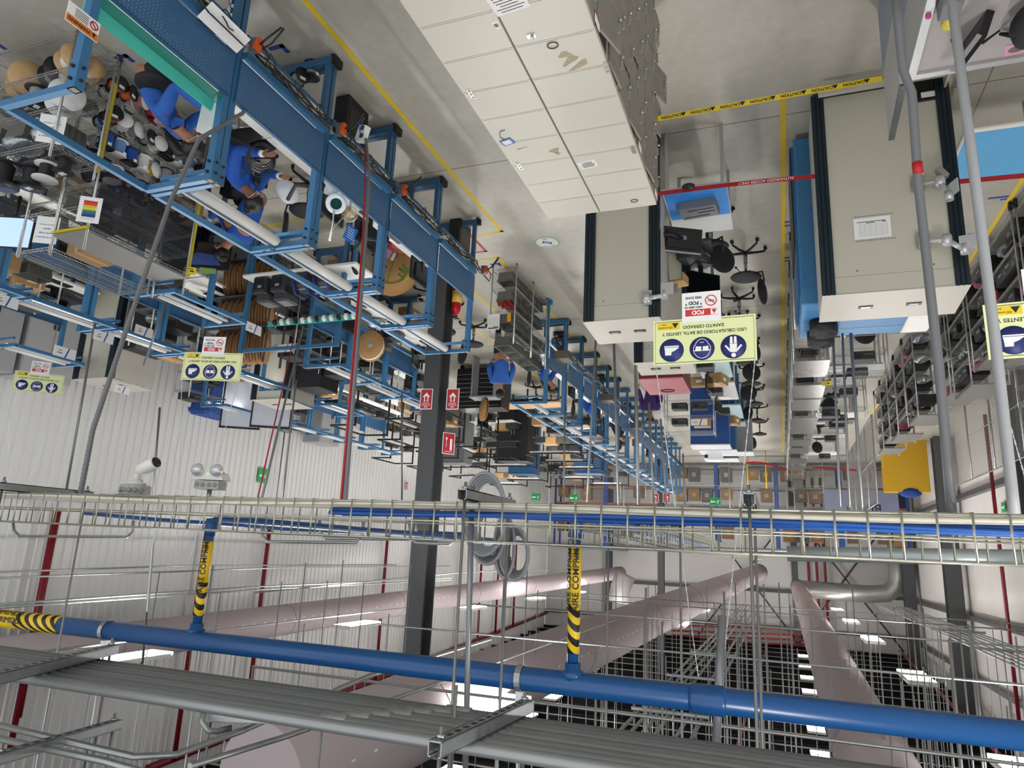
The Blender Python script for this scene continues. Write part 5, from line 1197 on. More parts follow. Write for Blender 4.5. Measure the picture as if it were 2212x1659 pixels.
# leaning worker
J=seated(.42,.5,.12,.42); J['wrR']=(.1,-.76,.9); J['face']=(.15,-1,-.35)
tA,RA=person('person in a blue smock with clear glasses leaning forward over a sheet of paper',(5.58,4.22,0),-PI/2-.35,J,smock2,hair='tail')
g=G(); q=RA.translation; g.tube([q+Vector((-.05,-.02,-.12)),q+Vector((-.06,-.12,-.22)),q+Vector((-.01,-.16,-.36))],.008,4); g.tube([q+Vector((.05,-.02,-.12)),q+Vector((.05,-.12,-.22)),q+Vector((.01,-.16,-.36))],.008,4); g.obj('lanyard',M('c9602f',.6),tA)
t=thing('paper_sheet','single white sheet propped up in front of the leaning worker','paper',tuple(at(457,258,X=4.5)),-1.1); g=G(); g.ob((0,0,.0),(.2,.004,.3),Matrix.Rotation(-.25,3,'X')); g.obj('sheet',M('e6efe9',.7),t)
# worker with the clear bag
J=seated(.24,.62,.1,.4); J['wrR']=(.3,-.62,.95); J['elR']=(.3,-.3,.86); J['wrL']=(-.16,-.52,.93); J['face']=(.1,-1,-.7)
tB,RB=person('person in a bright blue smock holding a black cable and a clear bag',(5.42,5.25,0),-PI/2-.1,J,smock,M('8f5f4a',.55,var=.05),hair='bun')
g=G(); q=(-.1,-.2,.98); g.bev(-.14,-.04,-.3,-.27,.92,1.05,.01); g.obj('badge_reader',black,tB)
def bag(label,loc,rz,sc):
    t=thing('plastic_bag',label,'bag',loc,rz); g=G(); g.ell((0,0,.12*sc),.07*sc,.12*sc,.14*sc,18,12)
    g.v=[(x*(1+.3*math.sin(11*y+17*z)),y*(1+.25*math.sin(15*x+13*z)),max(.0,z)) for x,y,z in g.v]; g.obj('film',plast,t); return t
bag('clear plastic bag held up in the hand of the worker in bright blue',(4.92,5.6,.92),.3,1.)
bag('clear plastic bag standing on the bench beside the black screen',(4.5,5.75,.79),.8,1.05)
g=G()
for k in range(5): g.tube([(4.83+.0*k+(.1+.012*k)*math.cos(a)*.6,5.05+(.14+.012*k)*math.sin(a),.92+.02*k+(.09+.01*k)*math.cos(a)) for a in np.linspace(0,2*PI,26)[:-1]],.006,6,closed=True)
tag(g.obj('cable_coil',black,world=True),'loops of black cable in the hands of the worker in bright blue','cable')
# standing figures
def standing(h=1.62,lean=0.,arm=.1):
    k=h/1.7
    return dict(pelvis=(0,0,.92*k),chest=(0,-lean*.5,1.24*k),neck=(0,-lean,1.43*k),head=(0,-lean-.03,1.57*k),shL=(-.18,-lean*.8,1.36*k),shR=(.18,-lean*.8,1.36*k),elL=(-.25,-arm*.3,1.1*k),elR=(.25,-arm*.3,1.1*k),
      wrL=(-.2,-arm-.12,.93*k),wrR=(.2,-arm-.12,.93*k),hpL=(-.09,0,.86*k),hpR=(.09,0,.86*k),knL=(-.1,-.03,.47*k),knR=(.1,-.03,.47*k),anL=(-.1,0,.08),anR=(.1,0,.08),face=(0,-1,-.2))
p=at(1080,850,Y=12.9)
person('person in a blue smock standing with their back to the aisle behind the grey-bin rack',(p.x,12.9,0),PI-.35,standing(1.72,.06),smock2,hair='bun')
p=at(1408,866,Y=16.2); J=standing(1.72,.1,.2)
person('person in a purple shirt behind the maroon machine looking down',(p.x,16.2,0),.2,J,purple,hair='short',glasses=False,group='')
J=seated(.3,.6,.1,.4); J['face']=(.6,-1,-.6)
person('person with long dark hair bent over a bench in the second row',(4.95,14.25,0),-PI/2,J,smock,hair='long',glasses=False)
J=seated(.35,.6,.1,.4)
person('person with a dark head bowed in the second row, beyond the long haired one',(4.95,18.1,0),-PI/2,J,smock,hair='short',glasses=False)
person('person in a blue smock working at the bench row behind the wire shelves',(6.0,6.3,0),PI/2,seated(.3,.6,.12,.35),smock,hair='bun')
person('person in dark clothes at the far benches of the second row',(4.95,21.8,0),-PI/2,seated(.3,.6,.1,.35),M('23262e',.8),hair='short',glasses=False,group='')
person('person in a blue smock at the middle benches beyond the dark column',(8.05,13.3,0),PI/2,seated(.3,.6,.12,.35),smock,hair='short',glasses=False)
# ================================================================ FRONT ROW BENCH ITEMS
yb=[Y1-1.22*(i+1) for i in range(6)]; yb[5]=yb[4]-1.15   # near edge (small y) of each bench in the front row
nm1=['end bench by the dark column','second bench from the dark column','third bench from the dark column','bench with the clear bags','bench with the teal shelf','nearest bench']
for i in range(5):
    y=yb[i]; rr=random.Random(40+i)
    g=G()
    for k in range(5):
        ph=rr.random()*6; g.tube([(X1-.085-.012*(k%3)+.02*math.sin(q*7+ph),y+.08+q*1.06,.83+.012*k+.02*math.sin(q*9+ph*2)) for q in np.linspace(0,1,16)],.0075,6)
    for k in range(3):
        c=(X1-.1,y+.25+.35*k,.86); g.tube([(c[0]-.03+.06*math.cos(a)*rr.random(),c[1]+.1*math.cos(a),c[2]+.05*math.sin(a)-.02) for a in np.linspace(0,2*PI,14)[:-1]],.005,5,closed=True)
    tag(g.obj('cable_bundle',black,world=True),'tangle of black cables along the back of the %s'%nm1[i],'cable','cables behind the benches')
    if i in (0,1,2,3):
        t=thing('power_connector','orange and grey power connector at the back of the %s'%nm1[i],'connector',(X1-.13,y+.02 if i else y+1.18,.78))
        g=G(); g.ob((0,0,.06),(.06,.05,.12)); g.obj('body',M('5c5d60',.5),t); g=G(); g.ob((-.04,-.0,.06),(.04,.06,.11),Matrix.Rotation(.2,3,'X')); g.obj('orange_shell',orange,t)
        g=G(); g.tube([(-.06,0,.06),(-.14,-.02,.04),(-.2,.05,-.1),(-.17,.12,-.16),(-.08,.1,-.02),(-.03,.06,.05)],.0085,6); g.tube([(-.05,.02,.04),(-.1,.06,.12),(-.06,.1,.2),(.01,.05,.12)],.0085,6); g.obj('looped_cord',black,t)
for px,py,Yv,lb in ((783,290,5.45,'in the middle of the front row'),(507,22,3.93,'at the lower edge beside the orange connector')):
    p=at(px,py,Y=Yv); t=thing('socket_box','white socket box with blue plugs %s'%lb,'socket',p,.3)
    g=G(); g.ob((0,0,0),(.12,.07,.17),Matrix.Rotation(.35,3,'Y')); g.obj('box_body',white,t)
    g=G()
    for k in (-1,1):
        g.ob((-.03*1,-.036,.045*k),(.055,.006,.045),Matrix.Rotation(.35,3,'Y'))
    g.obj('plugs',M('1c4b78',.5),t)
    g=G(); g.tube([(-.02,-.04,.03),(-.05,-.09,-.02),(-.0,-.06,-.12),(.06,-.01,-.16)],.005,5); g.tube([(-.02,-.04,-.03),(-.07,-.08,-.08),(-.03,-.02,-.17)],.005,5); g.obj('blue_cords',M('3565a8',.5),t)
# teal shelf over the second nearest bench
yy=yb[4]
t=thing('teal_shelf','teal lit shelf tilted above the perforated panel beside the leaning worker','shelf',(X1,yy+.61,1.33))
R=Matrix.Rotation(-.5,3,'Y')
g=G(); g.add([(.03,-.57,.0),(.03,.57,.0),(.13,.57,.0),(.13,-.57,.0),(.03,-.57,.012),(.03,.57,.012),(.13,.57,.012),(.13,-.57,.012)],[(3,2,1,0),(4,5,6,7),(0,1,5,4),(1,2,6,5),(2,3,7,6),(3,0,4,7)]); g.obj('shelf_plate',M('3e8f80',.4),t)
g=G(); g.add([(.13,-.57,.0),(.13,.57,.0),(.15,.57,.1),(.15,-.57,.1),(.142,-.57,.0),(.142,.57,.0),(.162,.57,.1),(.162,-.57,.1)],[(3,2,1,0),(4,5,6,7),(0,1,5,4),(1,2,6,5),(2,3,7,6),(3,0,4,7)]); g.obj('back_lip',mateal,t)
# warning card on the nearest arm post
p=at(170,88,X=X1+.02,); t=thing('warning_sign','orange and white WARNING card on the nearest blue post','sign',(X1+.012,yb[4]-.03,1.62),-PI/2)
g=G(); g.box(-.11,.11,-.004,0,-.07,.07); g.obj('card',paper,t); g=G(); g.box(-.108,.108,-.005,-.004,.015,.066); g.obj('orange_band',M('e07a2a',.5),t); text('\u25b2 WARNING' if False else 'WARNING',.032,t,ink,(.02,-.0055,.04),FRONT,bold=.02)
g=G(); g.add([(-.095,-.0055,.025),(-.065,-.0055,.025),(-.08,-.0055,.055)],[(0,1,2)])
for k in range(5): g.box(-.03,.06,-.0055,-.0045,-.0-.013*k,.004-.013*k)
g.obj('print_lines',ink,t); g=G(); g.tube([(-.07+.026*math.cos(a),-.006,-.025+.026*math.sin(a)) for a in np.linspace(0,2*PI,22)[:-1]],.004,5,closed=True); g.tube([(-.088,-.006,-.007),(-.052,-.006,-.043)],.004,5); g.obj('no_touch_mark',M('a3202c',.5),t)
# barcode sheet on the nearest panel
t=thing('barcode_sheet','white sheet of dark bar lines clipped behind the bench with the teal shelf','paper',(X1-.1,yy+.95,.9),-PI/2+.0); g=G(); g.ob((0,0,0),(.42,.004,.16),Matrix.Rotation(-.9,3,'X')); g.obj('sheet',paper,t)
g=G()
for k in range(9): g.ob((0,-.004-.0145*(k-4)*.78,.003+.0145*(k-4)*.62),(.38,.004,.006),Matrix.Rotation(-.9,3,'X'))
g.obj('print_lines',ink,t)
# magnifier lamp and fan on the third bench
p=at(726,440,X=4.45); t=thing('magnifier_lamp','white round magnifier lamp on a spring arm over the third bench','lamp',p)
n=Vector((-.55,-.6,.55)).normalized(); R=n.to_track_quat('Z','Y').to_matrix().to_4x4()
g=G(); g.lathe([(.062,-.02),(.105,-.03),(.115,-.01),(.11,.02),(.075,.025),(.062,.01)],n=30,cap=False); g.xf(R); g.obj('ring_shade',M('e9edf2',.4),t)
g=G(); g.lathe([(0,0),(.062,0)],n=24); g.xf(R); g.obj('lens',M('2b5f55',.08),t)
g=G(); e=at(712,520,X=4.45)-p
for o in (-.012,.012): g.tube([(.02,o,.08),tuple(Vector(e)*.5+Vector((o,o,0))),tuple(Vector(e)+Vector((0,o,.0)))],.006,6)
g.tube([tuple(e),tuple(Vector(e)+Vector((.02,.05,-.15))),tuple(at(740,470,X=4.6)-p)],.007,6); g.obj('spring_arm',white,t)
p=at(755,462,X=4.5); t=thing('desk_fan','small white and amber caged desk fan on the third bench','fan',p)
n=Vector((-.3,-.8,.4)).normalized(); R=n.to_track_quat('Z','Y').to_matrix().to_4x4()
g=G()
for k in range(28): a=2*PI*k/28; g.tube([(.02*math.cos(a),.02*math.sin(a),.035),(.08*math.cos(a),.08*math.sin(a),.03),(.092*math.cos(a),.092*math.sin(a),0),(.08*math.cos(a),.08*math.sin(a),-.03)],.0022,4)
g.tube([(.093*math.cos(a),.093*math.sin(a),0) for a in np.linspace(0,2*PI,26)[:-1]],.004,5,closed=True); g.xf(R); g.obj('cage',M('e4d9bd',.5),t)
g=G(); g.lathe([(0,.03),(.03,.03),(.045,-.02),(.04,-.08),(0,-.09)],n=16); g.xf(R); g.obj('motor_body',white,t)
g=G()
for k in range(4): a=2*PI*k/4; g.ob((.045*math.cos(a),.045*math.sin(a),.01),(.06,.04,.003),Matrix.Rotation(a,3,'Z')@Matrix.Rotation(.5,3,'X'))
g.xf(R); g.obj('blades',M('c49a4a',.4),t)
g=G(); g.tube([(0,0,-.03),(.0,.0,-.1),(0,0,p.z*-1+.8)],.012,8); g.lathe([(.06,.792-p.z),(.06,.805-p.z),(.02,.815-p.z)],n=16); g.obj('stand',white,t)
p=at(757,505,X=4.62); t=thing('poster','tilted blue sheet with white writing hung below the fan','poster',p,-1.1); g=G(); g.ob((0,0,0),(.14,.004,.2),Matrix.Rotation(.3,3,'Y')); g.obj('sheet',M('2f6fc0',.5),t)
g=G()
for k in range(5): g.ob((.0,-.004,.06-.03*k),(.09,.002,.006),Matrix.Rotation(.3,3,'Y'))
g.obj('white_strokes',label_w,t)
# screens, keyboards etc on the front row
place('monitor',(4.6,5.95,.79),'black flat screen on the front row facing away, right of the clear bags',PI,'screens'); place('monitor',(4.62,6.75,.79),'second black flat screen on the front row, behind the white magnifier lamp',PI,'screens')
place('monitor',(4.55,8.0,.79),'black flat screen on the end bench by the dark column',PI,'screens')
place('case',(4.35,7.1,.79),'dark instrument box on the second bench from the dark column',0,'instruments'); place('paper',(4.4,6.2,.79),'papers lying on the third bench from the dark column')
place('paper',(4.45,4.9,.79),'papers on the bench of the worker in bright blue'); place('keyboard',(4.5,7.7,.79),'black keyboard on the end bench by the dark column')
place('spool',(4.38,4.95,.11),'black wire spool leaning on the foot beam in the middle of the picture right half',.4,'loose spools'); place('spoolup',(4.3,5.02,.0),'black wire spool on the floor by the same foot beam',.2,'loose spools')
place('spoolup',(4.15,3.55,.79),'grey wire spool at the lower edge on the nearest benches',.2,'loose spools'); place('spool',(4.25,3.35,.79),'second wire spool at the lower edge beside the socket box',.9,'loose spools')
for i,y in enumerate((4.15,5.2)): place('stool',(5.36,y,0),'round stool under the %s'%('leaning worker','worker in bright blue')[i],0,'stools')
place('chair',(5.9,5.65,0),'black task chair standing behind the worker in bright blue',2.8,'task chairs'); place('chair',(5.7,6.9,0),'black task chair behind the third bench',2.4,'task chairs'); place('chair',(5.35,8.0,0),'black task chair at the end bench of the front row',2.9,'task chairs')
place('chair',(6.0,13.05,0),'black task chair alone on the floor beyond the dark column',2.2,'task chairs')
p=at(913,440,Y=8.1); t=thing('drum','dark red metal drum standing under the benches near the dark column','drum',(4.95,8.05,0)); g=G(); g.lathe([(.17,0),(.175,.02),(.175,.3),(.18,.31),(.175,.32),(.175,.6),(.16,.63),(0,.63)],n=26); g.obj('drum_body',M('7a1018',.35),t)
g=G(); g.tube([(-.178,0,.45),(-.2,.03,.4),(-.19,.06,.3)],.004,5); g.obj('green_cord',green,t)
for i,(x,y) in enumerate(((4.3,5.75),(4.35,8.75))): t=thing('computer_tower','black computer tower under the front row, %s'%('left of the white socket box','next to the dark column foot'),'computer',(x,y,0)) if False else thing('computer_tower',('black computer tower on the floor under the front row near the socket box','black computer tower on the floor at the far end of the front row')[i],'computer',(x,y,0)); g=G(); g.bev(-.09,.09,-.2,.2,0,.42,.01); g.obj('case',black,t); g=G(); g.box(-.093,-.09,-.15,.15,.1,.38); g.obj('side_panel',M('242428',.4),t)
# black swing arms clamped on the uprights
for i,(px,py,Yv) in enumerate(((705,355,5.07),(830,500,6.3),(1030,556*0+545,8.6))):
    pass
for i,yv in enumerate((5.06,6.28)):
    p=Vector((X1+.05,yv,1.42)); t=thing('screen_mount','black swing mount clamped to a front row upright, %s from the camera'%ORD[i],'arm',p); g=G(); g.lathe([(.035,-.04),(.035,.04)],(0,0,0),n=12); g.box(-.03,.06,-.03,.03,-.05,-.02); g.obj('clamp',black,t)
    g=G(); g.tube([(0,0,0),(.2,-.12,.0),(.42,.05,.03)],.02,8); g.obj('arm',black,t)
# dark ceiling column signs, extinguisher
def fsign(label,p,rz,up=True,sz=(.2,.32)):
    t=thing('extinguisher_sign',label,'sign',p,rz); w,h=sz
    g=G(); g.box(-w/2,w/2,-.003,0,-h/2,h/2); g.obj('white_border',label_w,t); g=G(); g.box(-w/2+.012,w/2-.012,-.005,-.003,-h/2+.012,h/2-.012); g.obj('red_field',M('b5282d',.5),t)
    g=G(); g.box(-.035,.035,-.007,-.005,-.03,.04); g.add([(-.06,-.006,-.03),(.06,-.006,-.03),(0,-.006,-.1)],[(0,1,2)]); g.obj('arrow',label_w,t)
    g=G(); g.box(-.018,.018,-.009,-.007,-.04,.025); g.ell((.0,-.008,.03),.012,.001,.012,8,5); g.obj('bottle_mark',M('b5282d',.5),t)
    text('FIRE',.03,t,label_w,(0,-.006,.12),FRONT,bold=.02); text('EXTINGUISHER',.02,t,label_w,(0,-.006,.092),FRONT,bold=.02); text('EXTINTOR',.022,t,label_w,(0,-.006,.065),FRONT,bold=.02); return t
for (px,py,lb) in ((921,862,'on the right side of the dark column'),(978,862,'on the left side of the dark column')):
    p=at(px,py,Y=9.26); fsign('red and white fire extinguisher arrow sign %s'%lb,p,-.1)
p=at(969,958,Y=9.3); t=thing('extinguisher_sign','red extinguisher sign with arrow, higher on the dark column side','sign',p,-.9)
g=G(); g.box(-.1,.1,-.003,0,-.16,.16); g.obj('white_border',label_w,t); g=G(); g.box(-.09,.09,-.005,-.003,-.15,.15); g.obj('red_field',M('b5282d',.5),t); g=G(); g.box(-.055,-.02,-.007,-.005,-.07,.1); g.box(.035,.042,-.007,-.005,-.08,.06); g.add([(.02,-.006,-.06),(.058,-.006,-.06),(.038,-.006,-.1)],[(0,1,2)]); g.obj('marks',label_w,t); text('EXTINTOR',.025,t,label_w,(0,-.006,.12),FRONT)
p=at(988,650,Y=9.62); t=thing('fire_extinguisher','red fire extinguisher hung on the dark column','fire extinguisher',(p.x-.02,9.55,p.z-.25))
g=G(); g.lathe([(.06,0),(.075,.01),(.078,.03),(.078,.4),(.07,.45),(.04,.5),(.02,.52),(.02,.54)],n=22); g.obj('cylinder',M('b3141f',.3),t); g=G(); g.lathe([(.0785,.12),(.0785,.32)],n=22); g.obj('wrap_label',M('d5b34c',.5,var=.5,scale=30),t)
g=G(); g.box(-.03,.05,-.015,.015,.53,.56); g.box(-.07,.02,-.01,.01,.57,.585); g.tube([(.04,0,.54),(.1,-.02,.45),(.1,-.02,.2),(.09,-.02,.1)],.01,6); g.obj('valve_and_hose',black,t)
# ================================================================ PRINTER TABLE ACROSS THE WALKWAY
t=thing('side_table','white topped table across the walkway holding four label printers','table',(6.45,8.05,0))
g=G(); g.bev(-1.0,1.0,-.3,.32,.9,.94,.01); g.obj('table_top',white,t)
for sx in (-.95,.95):
    for sy in (-.25,.27): g=G(); g.box(sx-.025,sx+.025,sy-.025,sy+.025,0,.9); g.obj('leg',blue,t)
def mk_printer():
    t=thing('label_printer','','printer'); g=G(); g.bev(-.11,.11,-.2,.2,0,.26,.015); g.obj('body',M('3b3c3f',.45),t); g=G(); g.box(-.1,.1,-.205,-.2,.02,.2); g.box(-.115,-.11,-.12,.17,.13,.24); g.obj('front_panel',black,t)
    g=G(); g.bev(-.12,.12,-.1,.2,.26,.36,.02); g.obj('lid',M('4b4c50',.4),t); g=G(); g.box(-.09,.09,-.05,.16,.36,.363); g.obj('lid_window',M('8d8f8f',.15),t); g=G(); g.box(-.05,.02,-.208,-.205,.14,.18); g.obj('keypad',M('a8aaad',.5),t); return t
place('printer',(7.15,8.0,.94),'black and grey label printer on the white table, rightmost',0,'label printers'); place('printer',(6.83,8.0,.94),'black and grey label printer on the white table, second from the right',0,'label printers')
def mk_bprinter():
    t=thing('label_printer','','printer'); dbl=M('1d2a72',.4)
    g=G(); g.prism([(-.2,0),(.2,0),(.2,.1),(.1,.22),(-.06,.28),(-.18,.18)],-.1,.1,'x'); g.obj('body',M('3a3d42',.45),t)
    for s in (-1,1): g=G(); g.tube([(s*.11,-.2,.02),(s*.11,-.22,.15),(s*.11,-.12,.3),(s*.11,.08,.3),(s*.11,.2,.18),(s*.11,.22,.02)],.022,8); g.obj('blue_hoop',dbl,t)
    g=G(); g.ob((0,-.135,.21),(.13,.004,.08),Matrix.Rotation(-.7,3,'X')); g.obj('display',M('7fa5cf',.3),t); g=G(); g.ob((0,-.19,.1),(.1,.01,.03)); g.obj('yellow_tag',M('e9b21d',.5),t); return t
place('bprinter',(6.42,8.0,.94),'label printer with dark blue hoops, second from the left',0,'label printers'); place('bprinter',(6.05,8.0,.94),'label printer with dark blue hoops, leftmost on the white table',0,'label printers')
a=at(578,692,Y=7.7); b=at(775,682,Y=7.7)
t=thing('spool_bar','teal backed bar of small white label spools above the printers','spool bar',((a.x+b.x)/2,7.7,(a.z+b.z)/2)); hw=abs(b.x-a.x)/2
g=G(); g.tube([(-hw,0,0),(hw,0,0)],.014,10); g.obj('bar',M('6f7e62',.5),t); g=G(); g.box(-hw,hw,.015,.02,.0,.07); g.obj('teal_back',mateal,t)
for k in range(12):
    x=-hw+.06+k*(2*hw-.1)/12; g=G(); g.lathe([(.015,x),(.045,x),(.045,x+.035),(.015,x+.035)],(0,0,.02),'x',16); g.obj('label_spool',(label_w,black)[k%3==2],t)
a=at(520,762,Y=8.0); b=at(727,748,Y=8.0)
t=thing('cross_rail','blue rail on posts bridging the walkway above the printers','frame',((a.x+b.x)/2,8.0,0)); hw=abs(a.x-b.x)/2
g=G(); g.box(-hw,hw,-.02,.02,2.0,2.05); g.obj('rail',blue,t)
for s in (-1,1): g=G(); g.box(s*hw-.03,s*hw+.03,-.03,.03,0,2.05); g.obj('post',blue,t)
# hanging flat reels
p=at(800,745,Y=7.9)
for i,(o,m_) in enumerate(((0,M('ad8453',.8)),(.045,label_w),(.09,M('9c7a45',.8)),(.13,M('ad8453',.8)))):
    t=thing('cardboard_reel','hanging flat reel on the bench frame end, %s in the stack from the front'%ORD[i],'reel',(p.x+.02*i,p.y+o,p.z),0,'hanging reels'); g=G(); g.lathe([(.045,-.018),(.2,-.018),(.2,.0),(.2,.018),(.045,.018)],ax='y',n=36); g.obj('reel_disc',m_,t); g=G(); g.lathe([(.03,-.02),(.045,-.02),(.045,.02)],ax='y',n=20); g.obj('hub',chrome,t)
g=G(); g.tube([(p.x,p.y-.05,p.z),(p.x,p.y+.3,p.z),(p.x+.0,p.y+.3,p.z-.2)],.012,8); tag(g.obj('reel_rod',chrome,world=True),'metal rod carrying the hanging flat reels','rod')
# big brown reels standing on the floor by the column
for i in range(4):
    y=9.0+.09*i; p=at(852-3*0+6*i,583-3*i,Y=y); r=.405
    t=thing('cardboard_reel','big brown cardboard reel with green print leaning before the column, front one' if i==0 else 'big brown cardboard reel in the leaning stack by the column, %s from the front'%ORD[i],'reel',(p.x+.05*i,y,r+.01),-.12,'big reels by the column')
    g=G()
    for a in (-.03,.026): g.lathe([(.03,a),(r,a),(r,a+.004),(.03,a+.004)],ax='y',n=48)
    g.obj('flanges',M('ad8453',.8,var=.06,scale=5),t); g=G(); g.lathe([(r*.86,-.026),(r*.86,.026)],ax='y',n=40); g.obj('tape_winding',M('8a6a42',.7,var=.2,scale=30),t)
    if i==0:
        g=G(); g.tube([(r*.82*math.cos(a),-.032,r*.82*math.sin(a)) for a in np.linspace(0,2*PI,44)[:-1]],.0055,5,closed=True); g.tube([(-.05,-.032,-.33),(.02,-.032,.0),(.1,-.032,.33)],.0055,5); g.obj('green_ring',M('3c7d34',.6),t)
        text('JST',.17,t,M('4f8f3c',.6),(-.16,-.034,.16),(PI/2,-.9,0),bold=.03)
        g=G()
        for k in range(3): a=PI*2/3*k+.3; g.ob((.17*math.cos(a),-.031,.17*math.sin(a)),(.1,.004,.025),Matrix.Rotation(-a,3,'Y'))
        g.obj('window_slots',M('5a3a16',.8),t)
        g=G(); g.ob((.12,-.033,-.18),(.1,.003,.15),Matrix.Rotation(.4,3,'Y')); g.obj('pink_label',M('d79ab8',.6),t); g=G(); g.ob((.02,-.033,-.12),(.06,.003,.13),Matrix.Rotation(.4,3,'Y')); g.ob((.19,-.033,-.22),(.06,.003,.07),Matrix.Rotation(.4,3,'Y')); g.obj('white_label',label_w,t); g=G(); g.ob((-.24,-.033,.24),(.14,.003,.035),Matrix.Rotation(-.9,3,'Y')); g.obj('yellow_label',M('e3d029',.5),t)
# reel rack
ang=M('55585b',.5,.2)
t=thing('angle_rack','dark grey slotted angle rack full of brown cardboard reels','rack',(8.0,8.55,0))
for x in (-.62,.62):
    for y in (-.2,.2): g=G(); g.box(x-.02,x+.02,y-.003,y+.003,0,2.1); g.box(x-.003,x+.003,y-.02,y+.02,0,2.1); g.obj('angle_post',ang,t)
for z in (.3,.95,1.5): g=G(); g.box(-.62,.62,-.2,.2,z,z+.02); g.obj('shelf',ang,t)
for li,z in enumerate((.325,.975,1.525)):
    for k in range(9): place('reel',(7.5+.115*k,8.5,z),'brown cardboard reel on the %s shelf of the slotted angle rack, %s from the left'%(('bottom','middle','top')[li],ORD[k]),PI/2-.5,'reels on the angle rack')
# ================================================================ THINGS ON THE DEEPER ROWS
rr=random.Random(21)
def bench_items(row,xb,ys,desc,density,ztop=.79):
    for i,y in enumerate(ys):
        d='%s bench of %s'%(ORD[i],desc); yc=y-.61
        if i<density: 
            place('monitor',(xb-.28,yc+rr.uniform(-.1,.3),ztop),'black flat screen on the %s'%d,rr.uniform(-.3,.3),'screens on the benches')
            place('keyboard',(xb-.6,yc+rr.uniform(-.1,.2),ztop),'black keyboard on the %s'%d,0,'keyboards')
            place('stool' if rr.random()<.5 else 'chair',(xb-1.1,yc+rr.uniform(-.2,.2),0),'black seat drawn up to the %s'%d,rr.uniform(2,4),'seats')
        place('case',(xb-.3,y-.25,ztop),'dark instrument on the %s'%d,0,'instruments on the benches')
        place(('box','bin','bag','paper')[i%4],(xb-.4,y-1.0,ztop),'%s at the end of the %s'%(('carton','grey tub','silvery bag','papers')[i%4],d),rr.uniform(0,.6),'things on the benches')
        place(('bin','box')[i%2],(xb-.25,y-.8,.12),'%s on the floor under the %s'%(('grey tub','brown carton')[i%2],d),0,'things under the benches')
bench_items('B',7.1,(6.85,10.15,11.35,12.55),'the row facing the front benches',8)
bench_items('C',9.1,(5.35,6.6,7.85,9.1,10.35,12.85),'the third row in',8)
bench_items('D',11.6,(8.1,12.6,13.85,15.1,16.35,17.6,18.9),'the row by the white wall',5)
for i in range(15):
    y=Y2+1.27*i; d='%s bench of the second row along the aisle'%ORD[i]
    g=G(); q=random.Random(60+i)
    for k in range(4):
        ph=q.random()*6; g.tube([(X1-.11-.02*(k%3)+.03*math.sin(s*9+ph),y+.06+s*1.1,.84+.02*k+.03*math.sin(s*11+2*ph)) for s in np.linspace(0,1,12)],.008,5)
    tag(g.obj('cable_bundle',M('1d2733',.6),world=True),'tangle of cables behind the %s'%d,'cable','cables behind the benches')
    if i%2==0: place('monitor',(X1+.45,y+.7,.79),'black flat screen on the %s'%d,PI,'screens on the benches')
    place(('case','bin','box')[i%3],(X1+.35,y+.3,.79),'%s on the %s'%(('dark instrument','grey tub','carton')[i%3],d),0,'things on the benches')
    if i in (2,5,8,10): place('chair',(5.2,y+.5,0),'black task chair behind the %s'%d,2.6,'task chairs')
    if i in (0,3,6): place('case',(X1-.15,y+.5,.95),'small device hung among the cables, %s'%d,0,'devices',{M('2b2b2d',.5):M('6b6256',.5)})
# the screen with a dusk picture
p=at(445,550,Y=6.3); t=thing('monitor','screen showing a dusk landscape with a green note stuck under it','monitor',(p.x,p.y,p.z-.15),-.5)
g=G(); g.box(-.3,.3,0,.03,-.03,.34); g.obj('housing',black,t); g=G(); g.box(-.285,.285,-.002,0,-.012,.325); g.obj('screen_panel',M('312b33',.2,var=.3,scale=7),t); g=G(); g.add([(-.2,-.003,.28),(.15,-.003,.3),(.22,-.003,.2),(.1,-.003,.13),(-.12,-.003,.15)],[(0,1,2,3,4)]); g.obj('picture_area',M('4561a5',.3,var=.2,scale=9),t)
g=G(); g.box(-.15,.05,-.006,-.003,.33,.4); g.obj('green_note',M('8fb35f',.7),t); g=G(); g.tube([(0,.05,-.03),(0,.06,-.25)],.02,8); g.obj('stand',black,t)
p=at(18,500,Y=4.6); t=thing('monitor','lit light blue screen cut by the right picture edge','monitor',(p.x,p.y,p.z-.15),-.4)
g=G(); g.box(-.26,.26,0,.03,-.03,.34); g.obj('housing',black,t); LS=M('9db7e6',.4,emit=.8); g=G(); g.box(-.245,.245,-.002,0,-.012,.325); g.obj('screen_panel',LS,t); g=G(); g.tube([(0,.05,-.03),(0,.06,-.3)],.02,8); g.obj('stand',black,t)
